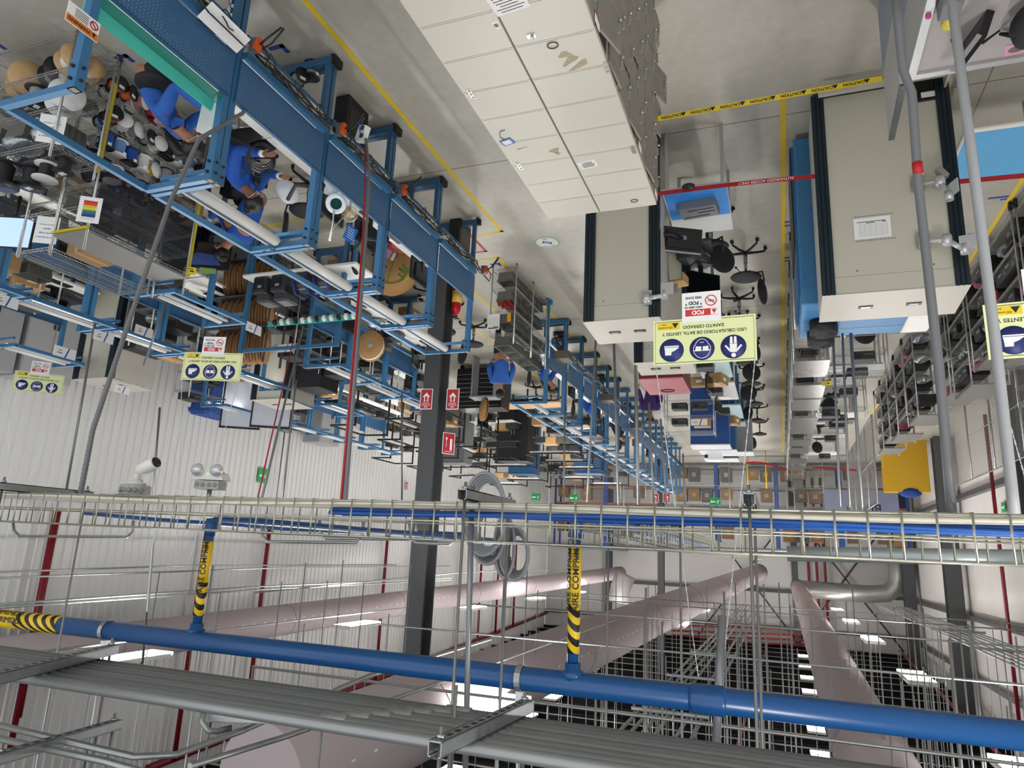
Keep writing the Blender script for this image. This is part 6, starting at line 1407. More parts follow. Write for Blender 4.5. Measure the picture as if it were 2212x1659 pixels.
# grey cabinets and covered machine near the white wall
p=at(290,846,Z=2.25); machine('pale grey test cabinet near the white ribbed wall, with black racks beside it',p.x-.45,p.x+.45,p.y-.9,p.y,2.25)
g=G(); g.bev(p.x-.95,p.x-.5,p.y-.8,p.y-.1,.1,1.7,.01); tag(g.obj('instrument_rack',M('222427',.5),world=True),'black instrument rack beside the grey cabinet at the white wall','rack')
p2=at(640,884,Z=2.25); machine('pale grey test cabinet in the middle distance behind the blue benches',p2.x-.4,p2.x+.45,p2.y-.8,p2.y,2.25)
g=G(); g.bev(p2.x-1.0,p2.x-.45,p2.y-.7,p2.y-.1,.1,2.0,.01); tag(g.obj('instrument_rack',M('1d1e21',.5),world=True),'black instrument rack beside the middle distance grey cabinet','rack')
p=at(425,905,Z=1.9); t=thing('covered_machine','machine under a dark blue cloth cover near the white wall','machine',(p.x,p.y,0),-.3); g=G(); g.bev(-.55,.55,-.5,.5,.05,1.85,.08); g.v=[(x+.03*math.sin(6*z+4*y),y+.03*math.sin(7*z+3*x),z) for x,y,z in g.v]; g.obj('cloth_cover',M('2b4f93',.8,var=.1,scale=8,bump=.3),t); g=G(); g.box(-.1,.2,-.57,-.55,1.5,1.7); g.obj('white_tag',label_w,t)
for i,(px,py) in enumerate(((515,935),(580,945))):
    p=at(px,py,Y=12.2); t=thing('display_frame','white panel in a black frame by the white ribbed wall, %s'%('right one','left one')[i],'frame',(p.x,12.2,0),-.5); g=G(); g.box(-.4,.4,0,.02,.9,2.35); g.obj('panel',M('dcdfea',.4),t)
    g=G(); g.box(-.43,-.4,-.02,.04,0,2.4); g.box(.4,.43,-.02,.04,0,2.4); g.box(-.43,.43,-.02,.04,2.36,2.4); g.box(-.43,.43,-.02,.04,.87,.9); g.obj('black_frame',black,t)
# tool chest
t=thing('tool_chest','black tool chest with many silver edged drawers on casters','tool chest',(7.25,16.6,0))
g=G(); g.bev(-.65,.65,-.3,.3,.12,1.2,.01); g.obj('chest_body',M('101012',.4),t)
for c,(x0,x1) in enumerate(((-.62,-.02),(.02,.62))):
    for k in range(8):
        z=.2+.12*k; g=G(); g.box(x0,x1,-.315,-.3,z,z+.1); o=g.obj('drawer',M('17171a',.35),t); g=G(); g.box(x0,x1,-.322,-.312,z+.09,z+.1); g.obj('drawer_pull',chrome,o)
for x in (-.55,.55):
    for y in (-.22,.22): g=G(); g.lathe([(.01,-.02),(.06,-.02),(.06,.02),(.01,.02)],(x,y,.06),'y',14); g.obj('caster',rubber,t)
t=thing('work_table','wooden topped table with electronics beyond the tool chest','table',(6.4,18.2,0)); g=G(); g.bev(-.9,.9,-.4,.4,.74,.78,.01); g.obj('table_top',M('c9a06e',.5),t)
for sx in (-.85,.85):
    for sy in (-.35,.35): g=G(); g.box(sx-.025,sx+.025,sy-.025,sy+.025,0,.74); g.obj('leg',dblue,t)
# far dark racks of the middle distance
for i,(x,y) in enumerate(((6.3,24.3),(7.9,21.),(8.9,24.6),(10.3,21.5))):
    t=thing('steel_cabinet','%s cabinet standing in the middle distance'%('tall dark teal','black instrument','tall dark blue','wide grey')[i],'cabinet',(x,y,0)); g=G(); g.bev(-.5,.5,-.35,.35,.05,2.0,.01); g.obj('cabinet_body',(M('27557f',.5),black,M('1f4f77',.5),M('6d6f70',.5))[i],t)
    for s in (-1,1): g=G(); g.box(s*.25-.23,s*.25+.23,-.365,-.35,.12,1.93); o=g.obj('door',(M('2c5f8c',.5),M('202124',.5),M('235a86',.5),M('757778',.5))[i],t); g=G(); g.box(s*.04-.01,s*.04+.01,-.385,-.365,.95,1.15); g.obj('handle',chrome,o)
place('reel',(6.75,15.6,1.1),'pair of brown reels standing high in the middle distance, front one',.9,'middle distance reels'); place('reel',(6.85,15.75,1.1),'brown reel standing high in the middle distance, back one',.9,'middle distance reels')
t=thing('side_table','narrow stand carrying the two middle distance reels','stand',(6.8,15.7,0)); g=G(); g.box(-.35,.35,-.2,.2,1.06,1.1); g.obj('top',grey,t)
for sx in (-.3,.3): g=G(); g.box(sx-.02,sx+.02,-.18,.18,0,1.06); g.obj('side_leg',grey,t)
# ================================================================ AISLE SIDE OF THE MACHINE ROW
t=thing('work_table','bright blue mat table with a grey instrument beside the cabinet behind the lockers','table',(.75,7.75,0))
g=G(); g.bev(-.35,.36,-.55,.6,.74,.775,.01); g.obj('table_top',lgrey,t); g=G(); g.box(-.34,.34,-.5,.15,.775,.779); g.obj('blue_mat',matblue,t)
for sx in (-.3,.3):
    for sy in (-.5,.55): g=G(); g.box(sx-.02,sx+.02,sy-.02,sy+.02,0,.74); g.obj('leg',steel,t)
t=thing('instrument','grey slotted instrument panel lying on the bright blue mat','instrument',(.75,7.6,.779),.1); g=G(); g.bev(-.22,.2,-.13,.13,0,.1,.01); g.obj('body',M('74777b',.5),t); g=G(); g.box(-.19,.1,-.09,-.07,.1,.103); g.box(-.19,.0,-.02,.0,.1,.103); g.box(-.12,.17,.06,.08,.1,.103); g.obj('slots',black,t)
p=at(1487,408,Z=.85); g=G(); g.ell((p.x,p.y,.82),.07,.04,.035,14,8); tag(g.obj('mouse_holder',black,world=True),'black scanner cradle on the bright blue mat','scanner'); g=G(); p=at(1495,465,Z=.8); g.ell((p.x,p.y,.8),.06,.035,.02,12,7); tag(g.obj('computer_mouse',cream,world=True),'cream computer mouse at the edge of the bright blue mat','mouse')
p=at(1470,520,Y=7.7); t=thing('monitor','black screen seen from behind on an arm beside the cabinet behind the lockers','monitor',(p.x,p.y,p.z),-.5)
g=G(); g.ob((0,0,0),(.5,.03,.3),Matrix.Rotation(-.25,3,'X')); g.ob((0,-.03,0),(.36,.04,.2),Matrix.Rotation(-.25,3,'X')); g.obj('housing',black,t); g=G(); g.ob((.0,-.055,-.02),(.1,.01,.05)); g.obj('data_plate',M('9a9c9d',.4),t); g=G(); g.ob((0,.02,.135),(.5,.012,.02),Matrix.Rotation(-.25,3,'X')); g.obj('silver_edge',chrome,t)
g=G(); g.tube([(0,-.06,0),(.15,-.1,-.02),(.36,.0,-.02)],.025,8); g.obj('swing_arm',black,t)
p=at(1400,650,Y=7.22); arm('silver arm with an empty grey plate on the cabinet behind the lockers',(p.x,7.18,p.z),[(-.2,-.05,.0)],.2)
p=at(1455,615,Y=7.9); t=thing('open_device','brown open circuit device hung on the silver arm','device',p,.2); g=G(); g.ob((0,0,0),(.3,.2,.012)); g.ob((-.145,0,-.05),(.012,.2,.1)); g.ob((0,.095,-.05),(.3,.012,.1)); g.obj('tray',M('b9955c',.5),t); g=G(); g.ob((0,0,-.01),(.24,.14,.02)); g.obj('board',M('c7b46a',.5,var=.4,scale=40),t)
g=G(); g.ob((.02,-.02,.05),(.16,.012,.13)); g.obj('grey_plate',M('9d9f9f',.4,.4),t); g=G(); g.tube([(.15,0,0),(.22,.05,-.02),(.25,.0,.08),(.15,-.05,.05)],.006,5); g.obj('cord',black,t)
place('chair',(.75,9.35,0),'task chair with chrome arms beside the cabinet behind the lockers',.9,'task chairs',{M('1d1d20',.35,.3):chrome})
place('case',(.95,8.9,.75),'black device on the stand between the two grey cabinets',.3,'instruments')
t=thing('small_stand','dark stand between the two grey cabinets carrying devices','stand',(.95,8.9,0)); g=G(); g.box(-.25,.25,-.25,.25,.71,.746); g.obj('top',M('3a3b3e',.5),t)
for sx in (-.2,.2): g=G(); g.box(sx-.02,sx+.02,-.2,.2,0,.71); g.obj('side_leg',ext,t)
place('monitor',(.85,9.0,.92),'black screen lying on the stand between the grey cabinets',.9,'screens'); place('chair',(.35,10.6,0),'black task chair at the aisle edge below the hanging sign',.3,'task chairs')
for i,y in enumerate((12.6,13.9,15.6,17.6,20.0,22.5,25.)):
    place('chair',(.55,y,0),'black task chair along the right side of the wide aisle, %s beyond the hanging sign'%ORD[i],.6*i,'task chairs')
for i,y in enumerate((12.1,14.6,16.9,19.4,21.8,24.2)):
    t=thing('work_table','pale topped table along the right side of the wide aisle, %s beyond the hanging sign'%ORD[i],'table',(1.25,y,0)); g=G(); g.bev(-.4,.25,-.9,.9,.82,.86,.01); g.obj('table_top',(lgrey,M('a8c0c4',.5))[i%2],t)
    for sx in (-.35,.2):
        for sy in (-.85,.85): g=G(); g.box(sx-.025,sx+.025,sy-.025,sy+.025,0,.82); g.obj('leg',dblue,t)
    place('case',(1.3,y-.5,.86),'dark instrument on the pale table %s beyond the hanging sign'%ORD[i],0,'instruments'); place('monitor',(1.3,y+.3,.86),'black screen on the pale table %s beyond the hanging sign'%ORD[i],.2,'screens'); place(('paper','box')[i%2],(1.15,y+.65,.86),'%s on the pale table %s beyond the hanging sign'%(('papers','carton')[i%2],ORD[i]),.3)
mar=M('6b1822',.4)
t=thing('oven','maroon bench oven with a paler pink top behind the hanging sign','oven',(1.98,13.3,0)); g=G(); g.bev(-.4,.4,-.65,.65,.75,1.53,.01); g.obj('oven_body',mar,t); g=G(); g.box(-.41,.41,-.66,.66,1.53,1.55); g.obj('top_plate',M('b56a74',.4),t); g=G(); g.tube([(.13*math.cos(a),.3+.1*math.sin(a),1.555) for a in np.linspace(0,2*PI,24)[:-1]],.014,6,closed=True); g.obj('vent_ring',black,t); g=G(); g.box(-.405,.405,-.662,-.65,1.4,1.42); g.obj('door_seam',M('8f6d66',.4),t)
g=G(); g.box(-.38,.38,-.6,.6,0,.75); g.obj('stand',dgrey,t)
wire_rack('wire rack with cartons beyond the maroon oven',1.45,2.65,17.6,18.1,1.75,(.25,.9,1.3,1.7))
for i,(x,z,k) in enumerate(((1.8,.91,'case'),(2.3,.91,'case'),(1.75,1.31,'box'),(2.3,1.31,'case'),(1.8,.26,'box'),(2.3,.26,'bin'))): place(k,(x,17.85,z),'%s on the wire rack beyond the maroon oven, %s'%({'case':'dark instrument','box':'carton','bin':'grey tub'}[k],('second shelf right','second shelf left','third shelf right','third shelf left','bottom right','bottom left')[i] if False else ('second shelf, left','second shelf, right','third shelf, left','third shelf, right','bottom shelf, left','bottom shelf, right')[i]),PI/2,'things on the rack beyond the oven')
stcard('white station card with blue slash on the wire rack beyond the maroon oven',(1.8,17.58,1.45),0,.4,.16)
for i,(x,y,h,c) in enumerate(((1.7,19.6,1.75,'1f4f93'),(1.6,20.9,1.7,'2f5f8f'),(1.2,22.,1.6,'8b8d8e'),(1.7,23.4,1.6,'26282b'))):
    t=thing('cabinet','%s cabinet in the machine row beyond the maroon oven'%('deep blue','slate blue','pale grey','black')[i],'cabinet',(x,y,0)); g=G(); g.bev(-.5,.5,-.4,.4,.05,h,.01); g.obj('cabinet_body',M(c,.45),t); g=G(); g.box(-.47,.47,-.41,-.4,.1,h-.3); g.obj('door',M(c,.35),t); g=G(); g.box(-.52,.52,-.45,.42,h,h+.03); g.obj('lid',M('c9ccd0',.4),t)
place('box',(1.7,21.0,1.73),'white carton with printed face on the slate blue cabinet',PI/2,None,{card:label_w})
# ================================================================ FAR END
def chain(label,a,b,h,z0=0.02,step=.11,sag=0):
    """chain link fence panel on a tube frame between two floor points"""
    a=Vector((*a,0)); b=Vector((*b,0)); d=b-a; L=d.length; t=thing('fence',label,'fence',a,math.atan2(d.y,d.x))
    n=max(1,round(L/2.4))
    for i in range(n+1): g=G(); g.tube([(L*i/n,0,0),(L*i/n,0,h)],.024,8); g.obj('post',galv,t)
    g=G(); g.tube([(0,0,h),(L,0,h)],.02,6); g.tube([(0,0,.06),(L,0,.06)],.015,6); g.tube([(0,0,h/2),(L,0,h/2)],.012,6); g.obj('rail',galv,t)
    g=G(); x=-h
    while x<L:
        x0=max(0,x); x1=min(L,x+h); g.tube([(x0,0,z0+x0-x),(x1,0,z0+x1-x)],.0032,3,False); g.tube([(x0,0,h-(x0-x)),(x1,0,h-(x1-x))],.0032,3,False); x+=step
    g.obj('mesh',M('a9aaa8',.4,.6),t); return t
chain('chain link fence closing off the storage racks at the end of the wide aisle',(-.3,33.8),(9.5,33.8),2.8)
chain('chain link fence on the left, running towards the far wall',(-2.85,24.6),(-2.85,33.6),2.8)
chain('chain link fence across the far left corner',(-2.85,33.6),(-.6,33.6),2.8)
chain('chain link fence along the pale left wall behind the racks',(-5.0,11.0),(-4.9,24.5),2.3)
rk=M('1f3f86',.45); beam=M('c9531f',.5)
for i,x0 in enumerate((-5.4,-2.6,.2,3.0,5.8,8.6)):
    t=thing('pallet_rack','tall blue pallet rack beyond the far fence, %s from the left'%ORD[i],'rack',(x0,36.4,0),0,'pallet racks')
    for x in (0,2.7):
        for y in (0,1.0): g=G(); g.box(x-.045,x+.045,y-.04,y+.04,0,4.4); g.obj('upright',rk,t)
    for z in (.25,1.3,2.2,3.1):
        g=G(); g.box(0,2.7,-.03,.03,z-.1,z); g.box(0,2.7,.97,1.03,z-.1,z); g.obj('beam',M('8a4a2c',.5) if i in (0,4,5) else M('77777a',.5),t); g=G(); g.box(.05,2.65,0,1.,z,z+.02); g.obj('deck',M('8d8c88',.6),t)
    for li,z in enumerate((.27,1.32,2.22,3.12)):
        for k in range(4):
            if rr.random()<.6: o=place('box',(x0+.4+.62*k,36.6,z),'brown carton, %s level, %s along, far pallet rack %s from the left'%(('bottom','second','third','top')[li],ORD[k],ORD[i]),PI/2,'cartons on the far racks',{card:M(rr.choice(('6f5337','80603f','5a4a3c','4a4c50')),.8),label_w:M('9a8a70',.8)}); o.scale=(1.8,1.35,2.2+rr.random()*.9)
for i,(x,y,h) in enumerate(((5.9,33.2,2.1),(-1.7,31.5,1.9))):
    t=thing('wire_cage','grey wire cage door panel at the far end, %s'%('by the dark far column','behind the aisle racks')[i],'cage',(x,y,0)); g=G(); g.tube([(0,0,0),(0,0,h),(1.2,0,h),(1.2,0,0)],.02,6); g.obj('frame',galv,t); g=G()
    for k in range(14): g.tube([(.08*k+.05,0,.05),(.08*k+.05,0,h)],.003,4,False)
    g.obj('mesh',galv,t)
t=thing('banner','large dim banner with letters BLUR hung behind the far left fence','banner',(-3.3,35.2,0)); g=G(); g.box(-1.6,1.4,0,.02,1.4,2.9); g.obj('sheet',M('7f84a0',.7),t); text('BURD',.55,t,ink,(-.2,-.012,2.2),FRONT); t['label']='large dim banner with dark letters hung behind the far left fence'
t=thing('step_platform','yellow step platform by the red rope at the end of the aisle','platform',(.9,32.6,0)); g=G(); g.box(-.4,.4,-.3,.3,.7,.76); g.obj('deck',dgrey,t)
for sx in (-.38,.38): g=G(); g.tube([(sx,-.3,0),(sx,-.3,1.6),(sx,.3,1.6),(sx,.3,0)],.025,6); g.obj('yellow_rail',M('d8b020',.5),t)
t=thing('safety_cabinet','yellow cabinet with a blue cloth over it beyond the left fence','cabinet',(-4.5,30.2,0)); g=G(); g.bev(-.75,.75,-.3,.3,0,1.95,.01); g.obj('cabinet_body',M('d3a51d',.5),t); g=G(); g.ell((-.1,-.1,1.95),.4,.3,.2,14,8); g.obj('blue_cloth',M('24418f',.8,bump=.3),t)
# green exit signs
def exits(label,p,rz,w=.36,h=.2):
    t=thing('exit_sign',label,'sign',p,rz); g=G(); g.box(-w/2,w/2,-.01,0,-h/2,h/2); g.obj('plate',M('2a9a58',.5),t)
    g=G(); g.box(.0,.11,-.013,-.01,-.02,.02); g.add([(.1,-.0115,-.05),(.16,-.0115,0),(.1,-.0115,.05)],[(0,1,2)]); g.ell((-.08,-.012,.045),.018,.002,.018,10,5); g.tube([(-.08,-.012,.03),(-.095,-.012,-.01),(-.06,-.012,-.05)],.012,5); g.tube([(-.095,-.012,-.01),(-.13,-.012,-.055)],.011,5); g.tube([(-.075,-.012,.02),(-.03,-.012,.0)],.009,5); g.obj('arrow_and_runner',label_w,t)
    text('RUTA DE EVACUACION',.026,t,label_w,(0,-.0125,h/2-.022),FRONT); return t
p=at(568,1028,X=FX1-.05); exits('green exit route sign on the white ribbed wall',p,-PI/2,.42,.42*.95)
for px,py,Y,lb in ((1240,1076,24,'hanging before the far fence, right one'),(1545,1084,24,'hanging near the end of the wide aisle'),(1158,1074,25,'hanging dimly at the far right')): exits('green exit route sign %s'%lb,at(px,py,Y=Y),0,.34,.26)
p=at(2168,1096,X=FX0+.06); exits('green exit route sign on the pale left wall',p,PI/2,.36,.3)
for px,lb in ((1415,'right of the far dark column'),(1440,'left of the far dark column')): t=fsign('small red extinguisher sign %s'%lb,at(px,1076,Y=31.3),0); t.scale=(1.6,1,1.2)
p=at(878,1050,X=FX1-.05); fsign('small red extinguisher sign on the white ribbed wall',p,-PI/2)
# ================================================================ HANGING SAFETY SIGNS
pale=M('e6ecad',.5,var=.01); navy=M('26306f',.5)
def safety(label,px,py,Yv,wpx_corner,tilt=0.,chain_px=None,full=True):
    w,h=.6,.285; c=at(px,py,Y=Yv); t=thing('safety_sign',label,'sign',c,tilt,'hanging safety signs')
    g=G(); g.box(-w/2,w/2,-.0025,.0025,-h/2,h/2); g.obj('plate',pale,t)
    g=G(); a,b=w/2-.012,h/2-.012; g.tube([(-a,-.003,-b),(a,-.003,-b),(a,-.003,b),(-a,-.003,b)],.0018,4,closed=True); g.obj('border_line',ink,t)
    g=G()
    for x in (-.17,0.01,.19): g.lathe([(0,-.0045),(.073,-.0045),(.073,-.0025)],(x,0,.052),'y',36)
    g.obj('blue_discs',navy,t)
    m_=G(); y=-.006
    # coat figure
    x=-.17; z=.052
    m_.ell((x,y,z+.052),.014,.001,.014,12,6)
    for s in (-1,1): m_.add([(x+s*.003,y,z-.02),(x+s*.02,y,z-.02),(x+s*.018,y,z-.062),(x+s*.004,y,z-.062)],[(0,1,2,3)]); m_.add([(x+s*.016,y,z+.033),(x+s*.025,y,z+.026),(x+s*.05,y,z-.006),(x+s*.042,y,z-.012),(x+s*.014,y,z+.02)],[(0,1,2,3,4)])
    m_.add([(x-.018,y,z+.034),(x+.018,y,z+.034),(x+.021,y,z-.018),(x-.021,y,z-.018)],[(0,1,2,3)])
    # goggles face
    x=.01
    m_.tube([(x+.05*math.sin(a)*(1 if math.cos(a)>-.2 else .85),y,z+.06*math.cos(a)) for a in np.linspace(0,2*PI,26)[:-1]],.0022,4,closed=True)
    for s in (-1,1): m_.add([(x+s*.004,y,z-.012),(x+s*.036,y,z-.015),(x+s*.04,y,z+.016),(x+s*.006,y,z+.016)],[(0,1,2,3)])
    m_.tube([(x-.05,y,z+.012),(x+.05,y,z+.012)],.003,4); m_.tube([(x-.012,y,z-.04),(x,y,z-.037),(x+.012,y,z-.04)],.002,4)
    # shoe
    x=.19
    m_.add([(x-.043,y,z-.012),(x-.02,y,z+.004),(x-.0,y,z+.012),(x+.002,y,z+.032),(x+.038,y,z+.032),(x+.04,y,z-.0),(x+.043,y,z-.018),(x-.043,y,z-.018)],[tuple(range(8))]); m_.add([(x-.044,y,z-.021),(x+.044,y,z-.021),(x+.044,y,z-.028),(x-.044,y,z-.028)],[(0,1,2,3)])
    m_.obj('pictograms',label_w,t)
    text('USO OBLIGATORIO DE BATA, LENTES Y',.0275,t,ink,(.0,-.0035,-.052),FRONT,bold=.01); text('ZAPATO CERRADO',.0275,t,ink,(-.0,-.0035,-.09),FRONT,bold=.01)
    g=G(); g.box(.14,.275,-.004,-.0026,-.125,-.08); g.obj('yellow_plate',M('ecca1e',.5),t); text('ESD protected',.014,t,ink,(.225,-.0045,-.093),FRONT); text('area',.014,t,ink,(.235,-.0045,-.112),FRONT); g=G(); g.add([(.147,-.0045,-.12),(.187,-.0045,-.12),(.167,-.0045,-.086)],[(0,1,2)]); g.obj('esd_triangle',ink,t)
    # eyelets and chains to one hook above
    for s in (-1,1):
        g=G(); A=Vector((s*(w/2-.012),0,h/2-.01)); B=Vector((s*.06,0,1.9)); N=60
        for k in range(N):
            p0=A+(B-A)*k/N; p1=A+(B-A)*(k+.9)/N; g.tube([p0,p1],.003 if k%2 else .0045,4)
        g.obj('chain',steel,t)
    # FOD sign taped below
    f=thing('fod_sign','white FOD free zone card taped under the %s'%label.split(',')[-1].strip(),'sign',c+Vector((0,0,-h/2-.07)),tilt,'FOD cards')
    f.location=c+Matrix.Rotation(tilt,3,'Z')@Vector((.01,-.003,-h/2-.075))
    g=G(); g.box(-.115,.115,-.003,0,-.09,.1); g.obj('card',paper,f)
    g=G(); g.box(-.095,.095,-.004,-.003,.02,.062); g.obj('red_band',M('cf2a2e',.5),f); g=G(); g.box(-.095,-.055,-.0045,-.004,.022,.06); g.obj('white_box',paper,f); g=G(); g.add([(-.091,-.005,.026),(-.059,-.005,.026),(-.075,-.005,.055)],[(0,1,2)]); g.obj('red_triangle',M('cf2a2e',.5),f)
    text('FOD',.036,f,label_w,(.02,-.0048,.04),FRONT,bold=.03); text('AREA LIBRE DE',.016,f,ink,(.045,-.004,.006),FRONT,bold=.02); text('" FOD "',.03,f,ink,(.045,-.004,-.022),FRONT,bold=.03); text('FREE ZONE',.019,f,ink,(.045,-.004,-.056),FRONT,bold=.02)
    g=G(); g.tube([(-.058+.032*math.cos(a),-.0045,-.03+.032*math.sin(a)) for a in np.linspace(0,2*PI,26)[:-1]],.0035,4,closed=True); g.tube([(-.08,-.0045,-.01),(-.036,-.0045,-.05)],.003,4); g.obj('no_fod_ring',M('cf2a2e',.5),f); text('FOD',.018,f,ink,(-.058,-.004,-.03),FRONT,bold=.02)
    return t
safety('pale green safety clothing sign on chains, over the machine row',1520,735,4.15,None,.02)
safety('pale green safety clothing sign on chains, before the reel rack',458,792,5.2,None,-.3)
safety('pale green safety clothing sign on chains, by the white wall end',83,827,6.6,None,-.75)
safety('pale green safety clothing sign on chains, cut by the left picture edge',2290,705,3.9,None,.1)
# ================================================================ CAMERA AND EMERGENCY LIGHT
p=at(293,1056,Y=2.95); t=thing('security_camera','white bullet camera on a grey junction box above the wire tray','camera',p,-.2)
g=G(); g.lathe([(.075,-.02),(.08,-.015),(.08,.035),(.075,.04)],n=8); g.obj('junction_box',M('a8a8a4',.5),t)
for k in range(6): a=-2.6+.4*k; g=G(); g.lathe([(0,-.082),(.014,-.082),(.014,-.078)],(0,0,.01),'y',14); g.xf(Matrix.Rotation(a+PI/2,4,'Z')); g.obj('knockout',M('8e8e8a',.5),t)
g=G(); b=at(300,1035,Y=2.95)-p; top=at(297,1018,Y=2.95)-p
sg=-1
g.lathe([(.05,-.02),(.05,-.035),(.03,-.04),(.03,-.05)],n=18); g.tube([(0,0,-.04),(.0,0,-.075),(-.015,-.01,-.085)],[.022,.02,.014],10); g.obj('bracket',M('d9d5cd',.45),t)
g=G(); d=Vector((-.8,-.2,-.32)).normalized(); q=d.to_track_quat('Z','Y').to_matrix().to_4x4(); q.translation=Vector((-.02,-.01,-.105)); g.lathe([(.0,0),(.035,0),(.038,.004),(.038,.1),(.034,.118),(.03,.12)],n=22); g.xf(q); g.obj('camera_body',M('e3dfd6',.4),t); g=G(); g.lathe([(0,.119),(.03,.119),(.03,.122),(0,.1225)],n=18); g.xf(q); g.obj('lens',M('1a1a1c',.1),t)
p=at(455,1045,Y=3.3); t=thing('emergency_light','white twin head emergency light on a grey box above the wire tray','emergency light',p,-.25)
g=G(); g.box(-.075,.075,-.05,.05,-.015,.035); g.obj('junction_box',M('a8a8a4',.5),t); g=G(); g.tube([(0,0,.035),(0,0,.12)],.014,10); g.obj('stem',galv,t)
g=G()
for x in (-.055,-.02,.02,.055): g.lathe([(0,-.052),(.013,-.052),(.013,-.05)],(x,0,.01),'y',12)
g.obj('knockout',M('8e8e8a',.5),t)
g=G(); g.prism([(-.1,-.02),(.1,-.02),(.085,-.055),(.05,-.075),(-.05,-.075),(-.085,-.055)],-.05,.05,'y'); g.obj('housing',M('e6e2da',.4),t)
for s in (-1,1): g=G(); g.lathe([(.0,-.03),(.03,-.025),(.038,.0),(.036,.004),(0,.002)],(s*.06,-.06,-.075),'y',20); g.obj('lamp_head',M('d9d9d8',.15,.4),t)
g=G(); g.lathe([(0,-.053),(.005,-.053),(.005,-.05)],(-.0,0,-.055),'y',10); g.obj('status_led',M('29e05a',.4,emit=4.),t)
# remove the hidden originals of the copied props
for o in PROTO.values():
    for c in kids(o):
        for d in kids(c): bpy.data.objects.remove(d)
        bpy.data.objects.remove(c)
    bpy.data.objects.remove(o)
# ================================================================ MIDDLE DISTANCE CLUTTER
PROTO.clear()
q=random.Random(77)
def dark_table(label,x,y,rz,w=1.5,lamp=True):
    t=thing('test_bench',label,'workbench',(x,y,0),rz,'dark framed test benches'); g=G()
    for sx in (-w/2,w/2):
        for sy in (-.35,.35): g.box(sx-.02,sx+.02,sy-.02,sy+.02,0,2.0 if sy>0 else .8)
        g.box(sx-.02,sx+.02,-.35,.35,1.95,1.99)
    g.box(-w/2,w/2,.33,.37,1.35,1.39); g.box(-w/2,w/2,-.37,-.33,1.95,1.99); g.obj('frame',M('1c1d20',.45),t)
    g=G(); g.box(-w/2,w/2,-.4,.38,.8,.83); g.obj('table_top',(M('c7c8c6',.5),M('4d5054',.5),M('b98f60',.5))[q.randrange(3)],t)
    g=G(); g.box(-w/2,w/2,.1,.36,1.39,1.41); g.obj('upper_shelf',M('77797c',.5),t)
    if lamp: g=G(); g.box(-w/2+.15,w/2-.15,-.36,-.26,1.9,1.945); g.mi=1; g.box(-w/2+.2,w/2-.2,-.33,-.29,1.896,1.899); g.obj('task_light',[M('e9e8e4',.4),BL],t)
    return t
spots=[(6.2,19.6,.1),(8.0,14.4,1.57),(8.3,16.3,1.57),(8.2,18.6,1.5),(6.3,21.4,.0),(8.4,20.4,.1),(9.9,15.,1.57),(9.9,17.2,1.57),(9.9,19.4,1.57),(6.4,23.2,.05),(8.6,22.6,0),(10.6,22.9,.1),(7.2,26.4,0),(9.6,27,0),(12.3,20.8,1.57),(12.2,23,1.57),(6.6,28.6,0),(8.8,29.6,0),(11.2,29.,0),(11.6,25.6,.3)]
for i,(x,y,r) in enumerate(spots):
    d='%s dark framed test bench'%ORD[i]
    dark_table('dark framed test bench with a white lamp, %s in the middle distance'%ORD[i],x,y,r,1.5,i%3!=2)
    for k in range(4):
        a=Matrix.Rotation(r,3,'Z')@Vector((-.55+.36*k,.12,0)); b=Matrix.Rotation(r,3,'Z')@Vector((-.5+.33*k,.22,0))
        kd=q.choice(('case','monitor','bin','box','paper','case'))
        place(kd,(x+a.x,y+a.y,.832),'%s on the top of the %s, %s'%({'case':'black instrument','monitor':'black screen','bin':'grey tub','box':'carton','paper':'white papers'}[kd],d,ORD[k]),r-PI/2,'things on the dark test benches')
        kd=q.choice(('case','bin','box','spoolup','case')); place(kd,(x+b.x,y+b.y,1.412),'%s on the shelf of the %s, %s'%({'case':'black instrument','bin':'grey tub','box':'carton','spoolup':'wire spool'}[kd],d,ORD[k]),r-PI/2,'things on the dark test benches')
    if i%2==0: place('chair',(x+.3,y-.9,0),'black task chair at the %s'%d,q.random()*6,'task chairs')
# instrument racks between the bench rows and the white wall
for i,(x,y) in enumerate(((7.65,9.6),(7.65,10.9),(7.65,12.0),(9.75,6.0),(9.75,8.6),(9.75,10.),(9.75,11.6),(12.5,12.2),(12.5,13.8),(12.5,15.6))):
    wire_rack('narrow wire rack of gear between the deeper bench rows, %s of ten'%ORD[i],x-.22,x+.22,y-.5,y+.5,1.75,(.2,.7,1.15,1.6))
    for li,z in enumerate((.2,.7,1.15,1.6)):
        for k in range(2):
            kd=q.choice(('case','bin','box','bag','case')); place(kd,(x,y-.25+.48*k,z+.004),'%s, %s shelf, %s end, %s narrow gear rack'%({'case':'black instrument','bin':'grey tub','box':'carton','bag':'silvery bag'}[kd],('bottom','second','third','top')[li],('near','far')[k],ORD[i]),q.choice((0,PI)),'things on the narrow gear racks')
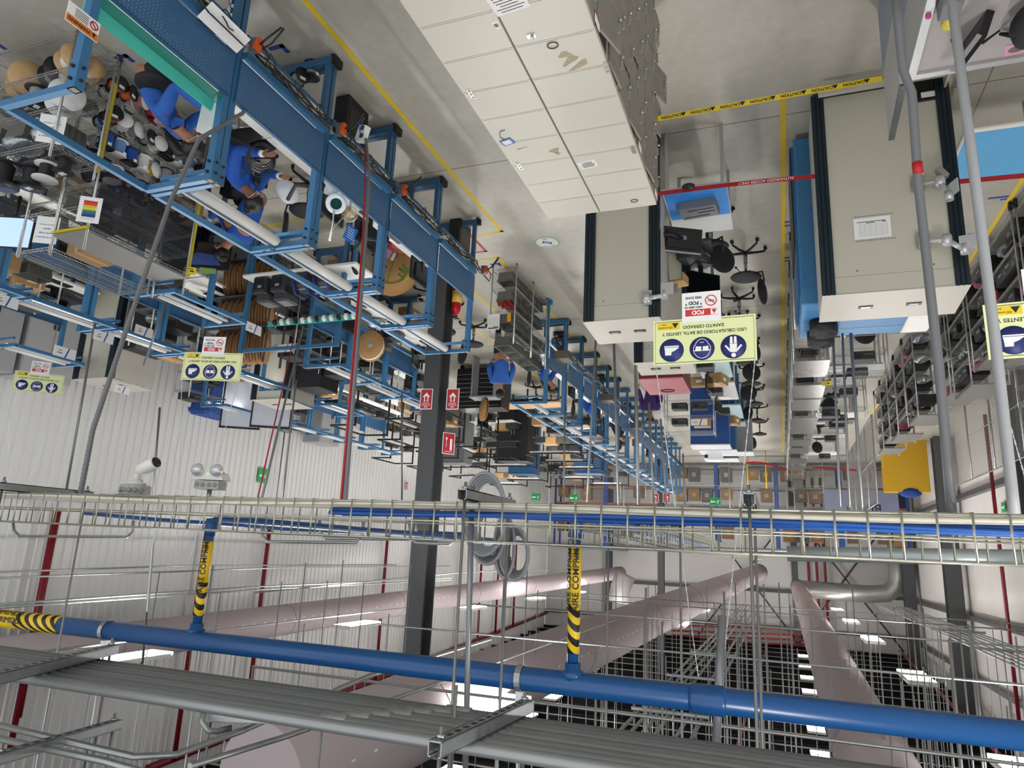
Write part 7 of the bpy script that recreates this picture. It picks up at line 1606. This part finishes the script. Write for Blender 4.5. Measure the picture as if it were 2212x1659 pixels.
# grey wall cabinets and electrical panels along the white ribbed wall
for i,(y,h,c) in enumerate(((7.6,2.1,'a9aaab'),(8.7,2.1,'b3b4b4'),(9.8,1.7,'9fa0a2'),(17.6,1.9,'a6a7a9'))):
    t=thing('wall_cabinet','tall grey cabinet standing along the white ribbed wall, %s from the camera'%ORD[i],'cabinet',(12.95,y,0)); g=G(); g.bev(-.3,.3,-.5,.5,.05,h,.01); g.obj('cabinet_body',M(c,.5),t)
    for s in (-1,1): g=G(); g.box(-.315,-.3,s*.245-.235,s*.245+.235,.12,h-.06); o=g.obj('door',M(c,.45),t); g=G(); g.box(-.335,-.315,s*.04-.01,s*.04+.01,.95,1.12); g.obj('handle',black,o)
for i,(y,z,s_) in enumerate(((6.9,2.3,.5),(16.4,1.2,.4))):
    t=thing('electrical_panel','grey electrical panel fixed on the white ribbed wall, %s from the camera'%ORD[i],'electrical panel',(13.36,y,z-.0)); g=G(); g.bev(-.1,.1,-s_/2,s_/2,0,s_*1.3,.01); g.obj('box_body',M('7c7f82',.5),t); g=G(); g.box(-.105,-.1,-.06,.0,.1,.18); g.obj('yellow_label',M('d9c21f',.5),t); g=G(); g.tube([(0,0,s_*1.3),(0,0,3.)],.02,6); g.obj('riser_conduit',conduit,t)
# silvery instruments and screens heaped on the wire racks near the printers
place('case',(7.3,6.25,1.64),'black instrument on the rear wire rack by the third bench row',0,'instruments')
for i in range(7):
    place(('bag','case','bin','box')[i%4],(6.99,4.6+.15*i if i<7 else 0,(.154,.704,1.204,1.624,.154,.704,1.204)[i]),'%s in the rack behind the coloured spools, %s'%(('silvery bag','black instrument','grey tub','carton')[i%4],('bottom shelf near end','second shelf near end','third shelf near end','fourth shelf near end','bottom shelf far end','second shelf far end','third shelf far end')[i]),0,'things behind the coloured spools')
# more roof hangers on the left half
for i in range(46):
    x=1690+q.random()*500; y=1330; Y=q.choice((8,9,10,11,12.5,14,16)); p=at(x,y,Y=Y); z0=q.uniform(5.2,6.4)
    run('hanger_rod','thin plain steel rod hanging from the dark roof','rod',[(p.x,Y,z0),(p.x,Y,roofz(Y)-.1)],.0075,steel,rg,6)
for i in range(30):
    x=1200+q.random()*480; Y=q.choice((9,11,13,15,17,20)); p=at(x,1320,Y=Y); z0=q.uniform(5.2,6.2)
    run('hanger_rod','thin plain steel rod hanging from the dark roof','rod',[(p.x,Y,z0),(p.x,Y,roofz(Y)-.1)],.0075,steel,rg,6)
for i,(y,z) in enumerate(((5.6,5.9),(7.8,5.7),(10.5,5.6),(13.5,5.6),(17,5.7))):
    run('conduit','thin conduit bridging the roof space from left to middle, %s from the camera'%ORD[i],'conduit',[(-4.8,y,z),(4.6,y,z)],.012,galv)
for o in PROTO.values():
    for c in kids(o):
        for d in kids(c): bpy.data.objects.remove(d)
        bpy.data.objects.remove(c)
    bpy.data.objects.remove(o)
